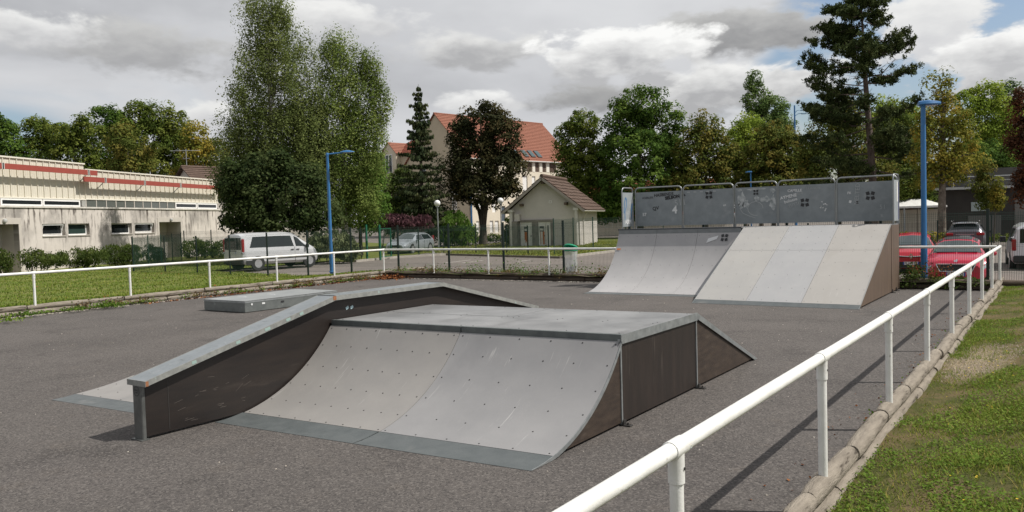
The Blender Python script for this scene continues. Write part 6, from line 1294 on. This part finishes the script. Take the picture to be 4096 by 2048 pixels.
# spruce
def spruce(label, px, d, top_y, base_r, seed):
    c = at_depth(px*1.59, horizon(px*1.59), d); gz = G(c.x, c.y); topz = at_depth(px*1.59, top_y*1.59, d).z; H_ = topz-gz; t = thing('spruce_tree', label, 'tree', (c.x, c.y, gz)); R_ = random.Random(seed)
    b = MB().tube([V3(c.x, c.y, gz-.1), V3(c.x, c.y, gz+H_*.5), V3(c.x, c.y, topz)], [.2, .12, .01], 8, cap=False); C, U, Nn, T, S = [], [], [], [], []
    z = gz+1.4
    while z < topz-.1:
        f = (z-gz)/H_; Rr = base_r*((1-f)**.72)*(.72+.4*R_.random()); m_ = max(5, int(10*(1-f)+4)); a0 = R_.random()*6
        for k in range(m_):
            a = a0+2*math.pi*k/m_+R_.uniform(-.25, .25); L_ = Rr*R_.uniform(.45, 1.12); dr = np.array([math.cos(a), math.sin(a), 0]); dz = R_.uniform(-.42, -.05)*(1-f*.8)
            def bp(u): return np.array([c.x, c.y, z])+dr*L_*u+np.array([0, 0, L_*(dz*u*1.4-dz*.9*u*u+.10*u*u)])
            b.tube([V3(*bp(u)) for u in (0, .5, 1)], [.035*(1-f)+.01, .02, .006], 4, cap=False); n = int(46*L_)+10; ct = R_.random()*.6
            us = rng.random(n)**.75; sp_ = rng.normal(size=n)*.13*(.3+L_*.35); sd = np.array([-dr[1], dr[0], 0])
            for u, q in zip(us, sp_):
                p = bp(u)+sd*q*(1.1-u*.5); C.append(p-np.array([0, 0, R_.random()*.16-.03])); U.append(np.array([R_.uniform(-.3, .3), R_.uniform(-.3, .3), -1])+dr*.35); Nn.append(dr*R_.uniform(-1, 1)+sd*R_.uniform(-1, 1)+np.array([0, 0, .2])); T.append(ct+R_.random()*.4); S.append(R_.uniform(.16, .40))
        z += R_.uniform(.22, .60)*(1.3-f*.55)
    b.build('trunk', BARK, t); C, U, Nn, S = np.array(C), unit(np.array(U)), unit(np.array(Nn)), np.array(S)
    Nn = unit(Nn-(Nn*U).sum(1, keepdims=True)*U); Q = leaf_quads(C, Nn, S, .42, U)-np.array([c.x, c.y, gz]); part('crown', quads_mesh('crown', Q, np.array(T), LM['spruce']), t)
spruce('tall narrow spruce with tiered drooping branches before the apartment block', 1064, 67, 213, 3.1, 3)
tree('larch_tree', 'thin half-bare conifer with hanging twigs right of the spruce', 1105, 71, [(1108, 440, 26, 50), (1112, 520, 34, 50), (1085, 560, 40, 45), (1118, 575, 30, 30)], 'spruce', .26, .62, .42, .10, nl=34, drop=.9)
tree('purple_maple', 'round dark purple-green maple with forked trunk before the apartment block', 1214, 69, [(1210, 315, 62, 58), (1165, 350, 38, 60), (1255, 350, 50, 70), (1190, 420, 65, 65), (1260, 430, 58, 65), (1215, 480, 85, 45), (1165, 455, 38, 50)], 'purple', .32, 2.3, .46, .34, nl=18, fork=[(-1.1, .6, 2.4), (1.0, -.5, 2.6)])
mg = 'maples behind the ramps'
tree('maple_tree', 'olive maple right above the small house, leftmost of the maples behind the ramps', 1450, 78, [(1465, 315, 42, 45), (1440, 365, 45, 60), (1470, 420, 60, 65), (1440, 470, 48, 55), (1500, 510, 70, 50), (1510, 420, 45, 60)], 'olive', .33, 2.2, .5, .24, group=mg)
tree('maple_tree', 'largest round green maple behind the left end of the guard panels', 1610, 76, [(1610, 268, 62, 50), (1570, 320, 60, 60), (1665, 325, 62, 60), (1600, 390, 95, 70), (1690, 410, 50, 60), (1600, 470, 110, 60), (1560, 520, 70, 45), (1660, 500, 70, 40)], 'green', .33, 2.3, .5, .3, group=mg)
tree('maple_tree', 'brownish maple with a ragged top right of the largest green maple', 1775, 74, [(1775, 325, 42, 48), (1745, 390, 55, 60), (1805, 390, 50, 60), (1840, 440, 50, 60), (1770, 455, 80, 55), (1790, 500, 80, 40), (1720, 470, 60, 50)], 'autumn', .32, 2.0, .5, .22, group=mg)
tree('poplar_tree', 'pointed distant poplar rising above the lime-green tree', 1915, 112, [(1897, 212, 20, 34), (1905, 255, 36, 38), (1945, 275, 38, 36), (1920, 320, 58, 45), (1955, 330, 40, 40)], 'poplar', .40, 2.0, .55, .25)
tree('lime_green_tree', 'bright lime-green tree below the distant poplar', 1875, 96, [(1885, 330, 45, 45), (1850, 370, 38, 50), (1890, 400, 65, 60), (1850, 450, 50, 50)], 'lime', .36, 2.0, .55, .2)
tree('yellow_maple', 'yellow-brown maple behind the middle of the guard panels', 1945, 73, [(1950, 345, 50, 40), (1920, 390, 50, 50), (1985, 390, 48, 55), (1940, 440, 75, 55), (1960, 480, 85, 45), (2010, 430, 50, 60)], 'autumn', .32, 2.2, .48, .22)
tree('mixed_tree', 'autumn-tinted tree growing under the tall pine', 2110, 64, [(2120, 300, 50, 55), (2080, 350, 50, 55), (2150, 370, 55, 60), (2090, 420, 70, 55), (2180, 420, 65, 55), (2050, 400, 45, 60)], 'autumn', .28, 2.0, .46, .2)
tree('green_tree', 'mid green tree between the pine and the right lamp post', 2255, 66, [(2260, 300, 45, 50), (2240, 360, 50, 60), (2285, 390, 45, 60), (2260, 450, 55, 50), (2290, 490, 36, 36), (2325, 440, 36, 50)], 'olive', .28, 2.1, .46, .2)
tree('lime_tree_row', 'lime-green tree far behind the right lamp post', 2250, 88, [(2230, 300, 50, 55), (2300, 320, 45, 55), (2260, 380, 60, 60)], 'lime', .36, 1.9, .5, .2)
tree('plane_tree', 'yellowing tree with a thick pale trunk right of the lamp post', 2368, 42.5, [(2343, 205, 9, 24), (2380, 205, 13, 28), (2365, 250, 34, 30), (2395, 290, 48, 42), (2340, 320, 40, 50), (2400, 350, 58, 45), (2350, 395, 60, 45), (2410, 410, 60, 38), (2330, 450, 32, 40), (2390, 445, 40, 25)], 'yellow', .19, 1.25, .36, .25, BARKP, nl=26, fill=.4)
tree('green_tree', 'bright green tree between the yellowing tree and the right edge', 2470, 62, [(2440, 265, 45, 40), (2490, 240, 38, 40), (2520, 290, 45, 45), (2455, 320, 50, 45), (2510, 350, 50, 45), (2460, 385, 50, 40), (2520, 400, 45, 40), (2430, 400, 40, 35), (2545, 395, 40, 40)], 'lime', .26, 1.7, .45, .2)
tree('green_tree', 'darker green tree behind the bright one at the right edge', 2530, 70, [(2540, 260, 40, 55), (2530, 340, 60, 55), (2500, 390, 60, 30)], 'poplar', .3, 1.8, .45, .2)
tree('red_leaved_tree', 'dark red-leaved tree cut off by the right edge', 2590, 46, [(2580, 280, 36, 60), (2575, 350, 40, 60), (2590, 420, 40, 50), (2572, 480, 24, 40)], 'rusty', .22, 1.8, .4, .18)
tree('small_maple', 'small yellow-flecked tree in front of the dark hall', 2487, 50, [(2475, 425, 20, 35), (2468, 470, 28, 32), (2480, 505, 30, 26)], 'autumn', .18, 1.9, .3, .055, nl=8); 
tree('small_maple', 'bright yellow young tree beside the concrete pillar', 2500, 49, [(2505, 470, 14, 28), (2506, 505, 20, 26)], 'yellow', .17, 2.2, .25, .05, nl=6)
tree('small_dark_maple', 'small dark purple maple above the white canopy', 2293, 52, [(2290, 495, 15, 22), (2296, 515, 18, 14)], 'rusty', .18, 2.4, .28, .06, nl=6)
tree('overhanging_tree', 'deep green tree overhanging the dark hall between yellowing tree and right edge', 2450, 55, [(2430, 395, 38, 38), (2480, 395, 45, 40), (2540, 405, 48, 42), (2445, 440, 26, 26), (2560, 450, 30, 30)], 'green', .22, 1.9, .38, .14, nl=10)
tree('hanging_tree', 'leafy green tree hanging down behind the lamp post above the white canopy', 2310, 51, [(2275, 470, 28, 40), (2320, 465, 30, 45), (2335, 500, 18, 24), (2262, 500, 16, 24)], 'olive', .20, 1.9, .34, .10, nl=8)
# pine
def pine(label, px0, d, seed):
    R_ = random.Random(seed); c = at_depth(2200*1.59, horizon(2200*1.59), d); gz = G(c.x, c.y); t = thing('pine_tree', label, 'tree', (c.x, c.y, gz)); top = at_depth(2165*1.59, -14*1.59, d); b = MB(); root = V3(c.x, c.y, gz); H_ = top.z-gz
    b.tube([root-V3(0, 0, .2), root.lerp(top, .3)+V3(.1, 0, 0), root.lerp(top, .65), top], [.27, .21, .14, .03], 10, cap=False); C, Nn, T, S, U = [], [], [], [], []
    r3, f3 = V3(*CRr), V3(*CFr)
    for k in range(84):
        f = .28+.72*(k/83)**.9; p = root.lerp(top, f)
        a = R_.choice((math.pi, 0, math.pi, .5, 2.6, -.6, -2.5, 1.57, -1.57))+R_.uniform(-.5, .5); left = math.cos(a) < 0; mx_ = np.interp(f, [.28, .40, .55, .70, .85, .94, 1.0], [3.2, 3.5, 3.5, 3.1, 2.75, 1.9, .6]); L_ = mx_*R_.choice((.45, .7, .85, 1.0, 1.06)); dr = (r3*math.cos(a)+f3*math.sin(a)); e = p+dr*L_+V3(0, 0, L_*R_.uniform(-.12, .30)); m_ = p.lerp(e, .55)-V3(0, 0, .12*L_)
        b.tube([p, m_, e], [.06*(1.2-f), .035, .012], 5, cap=False)
        bare = (not left) and .42 < f < .80 and R_.random() < .72
        nt = 3 if bare else 38
        for j in range(9 if bare else 4):
            q = p.lerp(e, R_.uniform(.35, 1)); w = q+V3(R_.uniform(-.5, .5), R_.uniform(-.5, .5), R_.uniform(-.12, .3)); b.tube([q, w], [.013, .005], 3, cap=False)
        for j in range(nt):
            u = 1.04-.62*R_.random()**1.5; q = (p.lerp(m_, u/.55) if u < .55 else m_.lerp(e, (u-.55)/.45))+V3(R_.gauss(0, .24), R_.gauss(0, .24), R_.gauss(.06, .12)); n = 34; v = unit(rng.normal(size=(n, 3))+np.array([0, 0, .45])); ct = R_.random()*.65
            C.append(np.array(q)+v*.085*rng.random((n, 1))+rng.normal(size=(n, 3))*.07); U.append(v); Nn.append(unit(np.cross(v, rng.normal(size=(n, 3))))); T.append(np.full(n, ct)+rng.random(n)*.35); S.append(.13+.09*rng.random(n))
    b.build('trunk', mat('pine_bark', (.15, .115, .095), rough=.95, c2=(.08, .06, .05), nscale=4, stretch=(2, 2, .6), bump=.8, bscale=12), t, smooth=60); C, U, Nn, T, S = map(np.concatenate, (C, U, Nn, T, S)); part('crown', quads_mesh('crown', leaf_quads(C, Nn, S, .34, U)-np.array([c.x, c.y, gz]), T, LM['pine']), t)
pine('tall dark pine with bare twigs on its right side behind the guard panels', 2195, 49, 5)
# belt of trees behind the left building
lt = 'trees behind the left building'
for (px, d, lob, lm_, lab) in (
 (20, 80, [(10, 345, 45, 45), (-40, 330, 60, 60), (30, 400, 60, 45), (-20, 430, 60, 45)], 'green', 'dark green tree at the left edge above the cladding'),
 (100, 82, [(85, 335, 45, 42), (130, 345, 45, 42), (100, 400, 65, 50)], 'olive', 'second tree from the left edge behind the left building'),
 (190, 80, [(175, 340, 40, 38), (215, 330, 42, 45), (195, 405, 62, 50)], 'olive', 'third tree from the left edge with a brownish top'),
 (285, 83, [(270, 310, 42, 45), (300, 330, 42, 50), (280, 395, 65, 55), (250, 430, 50, 40)], 'green', 'dense green tree left of the tallest crown behind the building'),
 (375, 84, [(345, 300, 46, 42), (395, 298, 50, 42), (440, 320, 45, 45), (380, 360, 75, 55), (440, 390, 55, 55), (400, 430, 80, 40)], 'olive', 'tallest and broadest crown behind the left building'),
 (330, 74, [(300, 345, 38, 40), (340, 380, 60, 40), (330, 415, 60, 25)], 'autumn', 'brown-tinted tree standing in front of the tallest crown'),
 (490, 80, [(490, 350, 38, 42), (500, 400, 48, 50), (545, 395, 36, 50), (480, 435, 45, 30)], 'yellow', 'yellowish tree behind the aerial left of the birches')):
    tree('belt_tree', lab, px, d, lob, lm_, .34, 2.0, .5, .22, group=lt)
# shrubs
def bush(name, label, lobes, d, lm, s, layers=2.4, clump=.22, cat='shrub', up=False):
    P, Nn, T, tips = crown_points(lobes, d, s, layers, clump, .45, .9); c = at_depth(lobes[0][0]*1.59, horizon(lobes[0][0]*1.59), d); gz = G(c.x, c.y); t = thing(name, label, cat, (c.x, c.y, gz)); ok = P[:, 2] > gz+.02; P, Nn, T = P[ok], Nn[ok], T[ok]
    b = MB(); base = V3(c.x, c.y, gz-.05); R_ = random.Random(int(d*10))
    for k in range(10): q = tips[R_.randrange(len(tips))]; b.tube([V3(q[0]*.5+c.x*.5, q[1]*.5+c.y*.5, gz-.05), V3(*q)], [.03, .008], 4, cap=False)
    b.build('stems', BARK, t); sz = s*(.6+.8*rng.random(len(P)))
    if up:
        U = unit(rng.normal(size=P.shape)*.45+np.array([0, 0, 1.0])); Nn = unit(np.cross(U, rng.normal(size=P.shape))); Q = leaf_quads(P, Nn, sz*1.3, .4, U)
    else: Q = leaf_quads(P, Nn, sz, .6)
    part('foliage', quads_mesh('foliage', Q-np.array([c.x, c.y, gz]), T, LM[lm]), t); return t
bush('juniper_bush', 'spreading grey-green juniper right of the van behind the blue lamp', [(835, 612, 48, 34), (868, 628, 32, 28), (800, 618, 28, 30), (880, 645, 22, 16)], 46.5, 'juniper', .15, 2.2, .16, up=True)
bush('purple_hedge', 'long purple-leaved hedge above the silver estate car', [(945, 562, 34, 20), (985, 558, 34, 20), (1025, 560, 34, 19), (1065, 562, 28, 19)], 61, 'hedge', .20, 2.4, .18, 'hedge', up=True)
bush('green_bush', 'tall feathery green bush right of the estate car below the globe lamp', [(1145, 565, 34, 34), (1128, 592, 28, 26), (1165, 592, 32, 28)], 66.5, 'ash', .18, 2.3, .2, up=True)
bush('hedge_block', 'dark clipped bush against the left side of the small house', [(1283, 570, 14, 26), (1280, 592, 16, 20)], 66, 'shrub', .2, 2.4, .15)
for (lob, d, lab) in (([(5, 655, 20, 28), (18, 668, 14, 22)], 42.0, 'rounded bush at the left edge beside the dark door'), ([(85, 652, 34, 24), (130, 655, 36, 22)], 44.0, 'first long bush under the paired windows right of the dark door'), ([(185, 650, 40, 24), (235, 648, 36, 24)], 46.5, 'second long bush under the windows of the stained wall'), ([(290, 640, 36, 26), (325, 640, 28, 26)], 49.0, 'shaggy bush next to the green return fence'), ([(380, 640, 26, 24), (405, 645, 14, 18)], 52.0, 'bush behind the green return fence by the recessed door'), ([(485, 625, 32, 26), (520, 628, 24, 24), (555, 630, 24, 22)], 57.0, 'bush behind the mesh fence left of the van')):
    bush('wall_bush', lab, lob, d, 'shrub', .095, 1.6, .20, up=True)
bush('flowering_border', 'low yellow-flowering border behind the red cars', [(2275, 600, 26, 16), (2310, 602, 26, 16), (2345, 600, 26, 16), (2395, 600, 24, 16)], 40.5, 'yellow', .14, 1.6, .12)
bush('flowering_border', 'low green border right of the grey crossover', [(2470, 605, 24, 10), (2520, 600, 26, 12), (2560, 598, 20, 12)], 50, 'olive', .16, 1.4, .14)
bush('low_shrubs', 'low shrubs at the foot of the apartment block', [(1200, 600, 22, 9), (1240, 598, 24, 10), (1275, 600, 20, 10)], 72, 'olive', .2, 1.6, .15)

# ------------------------------------------------------------------ grass, weeds, litter
def blades(P, h, lean, w, tint, name, lm, parent=None):
    n = len(P); a = rng.random(n)*2*np.pi; d = np.stack([np.cos(a), np.sin(a), np.zeros(n)], 1); sd = np.stack([-np.sin(a), np.cos(a), np.zeros(n)], 1); tip = P+d*(lean*h)[:, None]+np.array([0, 0, 1])*h[:, None]
    Q = np.stack([P-sd*w[:, None], P+sd*w[:, None], tip+sd*w[:, None]*.25, tip-sd*w[:, None]*.25], 1); me = quads_mesh(name, Q, tint, LM[lm]); o = bpy.data.objects.new(name, me); col.objects.link(o); return o
def vnoise(x, y, s, seed=0):
    r_ = np.random.default_rng(seed); out = 0
    for k in range(5):
        a = r_.random()*6.28; f = s*(.6+r_.random()*1.3); out = out+np.sin(f*(x*np.cos(a)+y*np.sin(a))+r_.random()*6.28)
    return out/5
# right bank
n = 150000; y = 1.6+(24.0-1.6)*rng.random(n)**1.55; x = -1.33+rng.random(n)*(1.55+.02*y); z = np.array([bank_z(a, b_) for a, b_ in zip(x, y)])
gd = np.sqrt(((x-GRAVELC.x)*2.3)**2+((y-GRAVELC.y)*.62)**2)+.55+.55*vnoise(x, y, 3.5, 4); pat = vnoise(x, y, 2.4, 1)+.5*vnoise(x, y, 6, 2); keep = (gd > 1.0+.55*rng.random(n)-.9*(rng.random(n) < .16)) & (rng.random(n) < np.clip(.50+pat*.95, .07, 1)) & (x > -1.31+.02*rng.random(n))
x, y, z, pat = x[keep], y[keep], z[keep], pat[keep]; n = len(x); h = (.014+.028*rng.random(n)**1.7)*(1+.6*np.clip(pat, 0, 1))*(1+.5*(x > -.3)); tint = .34-.12*pat+.36*rng.random(n); tint[rng.random(n) < .09] = 1.0
tag(blades(np.stack([x, y, z-.005], 1), h, .5+.9*rng.random(n), .0028+.0032*rng.random(n), tint, 'bank_grass', 'grass'), 'short patchy grass growing on the right bank beside the logs', 'grass', None, 'stuff')
# broad clover-like leaves on the bank
n = 60000; y = 1.6+(23.6-1.6)*rng.random(n)**1.5; x = -1.32+rng.random(n)*(1.5+.02*y); pat = vnoise(x, y, 2.4, 1)+.6*vnoise(x, y, 5, 7); gd = np.sqrt(((x-GRAVELC.x)*2.3)**2+((y-GRAVELC.y)*.62)**2)+.55+.55*vnoise(x, y, 3.5, 4); ok = (pat > -.05) & (gd > 1.35); x, y, pat = x[ok], y[ok], pat[ok]; z = np.array([bank_z(a, b_) for a, b_ in zip(x, y)])+.012+.03*rng.random(len(x)); n = len(x)
Q = leaf_quads(np.stack([x, y, z], 1), unit(np.array([0, 0, 1])+rng.normal(size=(n, 3))*.45), .014+.016*rng.random(n), .75); o = bpy.data.objects.new('clover', quads_mesh('clover', Q, .30+.3*pat+.3*rng.random(n), LM['weed'])); col.objects.link(o); tag(o, 'clover and low weeds spread over the right bank', 'clover', None, 'stuff')
FLW = mat('yellow_petals', (.70, .52, .03), rough=.7)
b = MB()
for k in range(70):
    yy = rnd.uniform(2.2, 14); xx = rnd.uniform(-1.1, .3); zz = bank_z(xx, yy)+rnd.uniform(.03, .06); r_ = rnd.uniform(.006, .011)
    b.add([V3(xx+math.cos(a)*r_, yy+math.sin(a)*r_, zz) for a in (0, 1.05, 2.1, 3.14, 4.19, 5.24)]+[V3(xx, yy, zz-.006)], [(i, (i+1) % 6, 6) for i in range(6)]); b.add([V3(xx-.001, yy, zz-.05), V3(xx+.001, yy, zz-.05), V3(xx, yy, zz-.004)], [(0, 1, 2)])
tag(b.build('bank_flowers', FLW), 'tiny yellow flowers dotted over the right bank', 'flowers', None, 'stuff')
def pebbles(name, label, pts, r0, r1, mt):
    b = MB()
    for p in pts:
        r = rnd.uniform(r0, r1); M = Matrix.Rotation(rnd.uniform(0, 6), 3, 'Z'); q = [M@V3(a*r*rnd.uniform(.7, 1.2), b_*r*rnd.uniform(.7, 1.2), c*r*rnd.uniform(.5, .9)) for a, b_, c in ((1, 0, 0), (-1, 0, 0), (0, 1, 0), (0, -1, 0), (0, 0, 1), (0, 0, -1))]
        b.add([p+v for v in q], [(0, 2, 4), (2, 1, 4), (1, 3, 4), (3, 0, 4), (2, 0, 5), (1, 2, 5), (3, 1, 5), (0, 3, 5)])
    o = b.build(name, mt); tag(o, label, 'gravel', None, 'stuff'); return o
STONE = mat('pale_gravel', (.34, .29, .21), rough=.9, c2=(.18, .14, .095), nscale=30, world=True)
pts = []
for k in range(2600):
    a, r = rnd.uniform(0, 6.28), math.sqrt(rnd.random()); px_, py_ = GRAVELC.x+math.cos(a)*r*(.40+.16*math.sin(3*a))+rnd.gauss(0, .05), GRAVELC.y+math.sin(a)*r*(1.6+.5*math.sin(2*a+1))+rnd.gauss(0, .12); pts.append(V3(px_, py_, bank_z(px_, py_)+.002))
pebbles('bank_gravel', 'pale gravel patch worn into the right bank', pts, .005, .016, STONE)
pts = [V3(-22.0+abs(rnd.gauss(.10, .12)), rnd.uniform(2, 23.1), .005) for k in range(2600)]+[V3(rnd.uniform(-22, -11.5), 23.2-abs(rnd.gauss(.08, .15)), .005) for k in range(1500)]
pebbles('edge_gravel', 'thin line of pale gravel along the foot of the left and far logs', pts, .008, .02, mat('light_gravel', (.52, .48, .42), rough=.9, c2=(.36, .32, .27), nscale=30, world=True))
pts = [V3(rnd.uniform(-21, -1.6), rnd.uniform(2.5, 22.5), .003) for k in range(420)]
pebbles('court_grit', 'small pale stones scattered over the court asphalt', pts, .004, .014, mat('light_gravel', (.5, .47, .4)))
# left lawn
n = 80000; x = -22.15-rng.random(n)**1.3*26; y = 1+rng.random(n)*30; ok = np.array([in_lawn(a, b_) and (Vector((a, b_, 0))-BO).dot(BN) > .1 for a, b_ in zip(x, y)]); ok &= y > (-.55*x-8.5)*.95-6; x, y = x[ok], y[ok]; z = np.array([lawn_z(a, b_) for a, b_ in zip(x, y)]); n = len(x); pat = vnoise(x, y, 1.3, 9); tint = .40+.22*pat+.28*rng.random(n); tint[rng.random(n) < .07] = 1.0
tag(blades(np.stack([x, y, z-.01], 1), .03+.05*rng.random(n), .3+.6*rng.random(n), .012+.012*rng.random(n), tint, 'lawn_grass', 'grass2'), 'mown green lawn with yellow flecks between railing and left building', 'grass', None, 'stuff')
n = 12000; x = -41+rng.random(n)*17.5; y = 39+rng.random(n)*22; ok = (y > 41.4-.224*(x+33.4)) & (x < -23.8); x, y = x[ok], y[ok]; z = np.array([G(a, b_)+.07 for a, b_ in zip(x, y)]); n = len(x)
tag(blades(np.stack([x, y, z], 1), .05+.05*rng.random(n), .3+.5*rng.random(n), .02+.02*rng.random(n), .45+.4*rng.random(n), 'house_lawn_grass', 'grass'), 'grass of the lawn in front of the small house', 'grass', None, 'stuff')
# weeds: broad leaves on short stems in clumps
def weeds(name, label, clumps, lm, s):
    C, S, T = [], [], []
    for (p, r, h, n) in clumps:
        q = rng.normal(size=(n, 3))*np.array([r, r, h*.4]); q[:, 2] = np.abs(q[:, 2])+.015; C.append(np.array(p)+q); S.append(s*(.5+rng.random(n))); T.append(rng.random()*.4+rng.random(n)*.5)
    C, S, T = np.concatenate(C), np.concatenate(S), np.concatenate(T); Q = leaf_quads(C, unit(np.array([0, 0, .7])+rng.normal(size=C.shape)*.6), S, .7); o = bpy.data.objects.new(name, quads_mesh(name, Q, T, LM[lm])); col.objects.link(o); tag(o, label, 'weeds', None, 'stuff'); return o
cl = []
for (px, py, r, h, n) in ((430, 1228, .22, .16, 420), (660, 1185, .14, .12, 160), (110, 1262, .18, .12, 200), (40, 1285, .2, .12, 160), (730, 1178, .12, .22, 160), (300, 1243, .16, .1, 140)):
    p = at_z(px, py, .05); cl.append((p, r, h, n))
for k in range(60): yy = rnd.uniform(5, 23); cl.append(((-21.92+rnd.gauss(0, .05), yy, .03), rnd.uniform(.05, .16), rnd.uniform(.05, .18), 34))
weeds('left_edge_weeds', 'green weeds growing at the foot of the left logs', cl, 'weed', .055)
cl = [((-21.9+rnd.gauss(.02, .05), rnd.uniform(11, 23), .06), rnd.uniform(.06, .14), rnd.uniform(.1, .25), 40) for k in range(46)]+[((rnd.uniform(-22, -11.3), 23.35+rnd.gauss(0, .12), rnd.choice((.1, .25, .26))), rnd.uniform(.06, .16), rnd.uniform(.08, .25), 34) for k in range(60)]
weeds('dry_edge_weeds', 'brown dried weeds straggling over the left and far logs', cl, 'dryweed', .05)
cl = [((rnd.uniform(-22, -11.3), 23.6+rnd.gauss(0, .2), .2), rnd.uniform(.08, .2), rnd.uniform(.1, .35), 40) for k in range(70)]
for (px, py) in ((2175, 1070), (2130, 1075), (2330, 1065), (2360, 1080), (1940, 1075)): p = at_z(px, py, .3); cl.append(((p.x, 23.7, .22), .22, .5, 130))
weeds('verge_weeds', 'tall yellow-green weeds along the foot of the mesh fence', cl, 'ash', .05)
cl = [((rnd.uniform(-3.5, -1.7), 23.30+rnd.gauss(0, .14), rnd.choice((.03, .1, .2))), .14, .16, 60) for k in range(22)]+[((-3.25+rnd.gauss(0, .14), 23.45, .25), .13, .42, 110) for k in range(5)]
weeds('lamp_foot_weeds', 'bramble and weeds tangled round the foot of the right lamp', cl, 'shrub', .06)
cl = [((rnd.uniform(-3.5, -2.7), 23.4, .35), .2, .45, 26) for k in range(8)]; weeds('lamp_foot_dry_weeds', 'reddish dried weed tips round the foot of the right lamp', cl, 'litter', .05)
cl = [((-1.50+rnd.gauss(0, .03), rnd.uniform(8, 23), .02), .05, .08, 14) for k in range(60)]; weeds('right_edge_weeds', 'small weeds along the court side of the right logs', cl, 'weed', .035)
def litter(name, label, pts, s):
    P = np.array(pts); Q = leaf_quads(P, unit(np.array([0, 0, 1.0])+rng.normal(size=P.shape)*.4), s*(.5+rng.random(len(P))), .7); o = bpy.data.objects.new(name, quads_mesh(name, Q, rng.random(len(P)), LM['litter'])); col.objects.link(o); tag(o, label, 'dead leaves', None, 'stuff')
litter('corner_leaves', 'heap of red-brown dead leaves in the far left corner of the court', [(-21.75+abs(rnd.gauss(0, .5)), 23.05-abs(rnd.gauss(0, .45)), .01+abs(rnd.gauss(0, .05))) for k in range(900)]+[(-21.8+abs(rnd.gauss(0, .08)), rnd.uniform(13, 23), .012) for k in range(500)], .085)
litter('lawn_leaves', 'single brown leaves lying on the left lawn', [(lambda a, b_: (a, b_, lawn_z(a, b_)+.04))(rnd.uniform(-38, -22.5), rnd.uniform(8, 24)) for k in range(150)], .075)
litter('court_leaves', 'small dry leaves lying along the right logs', [(-1.55-abs(rnd.gauss(0, .18)), rnd.uniform(4, 22), .008) for k in range(260)], .03)
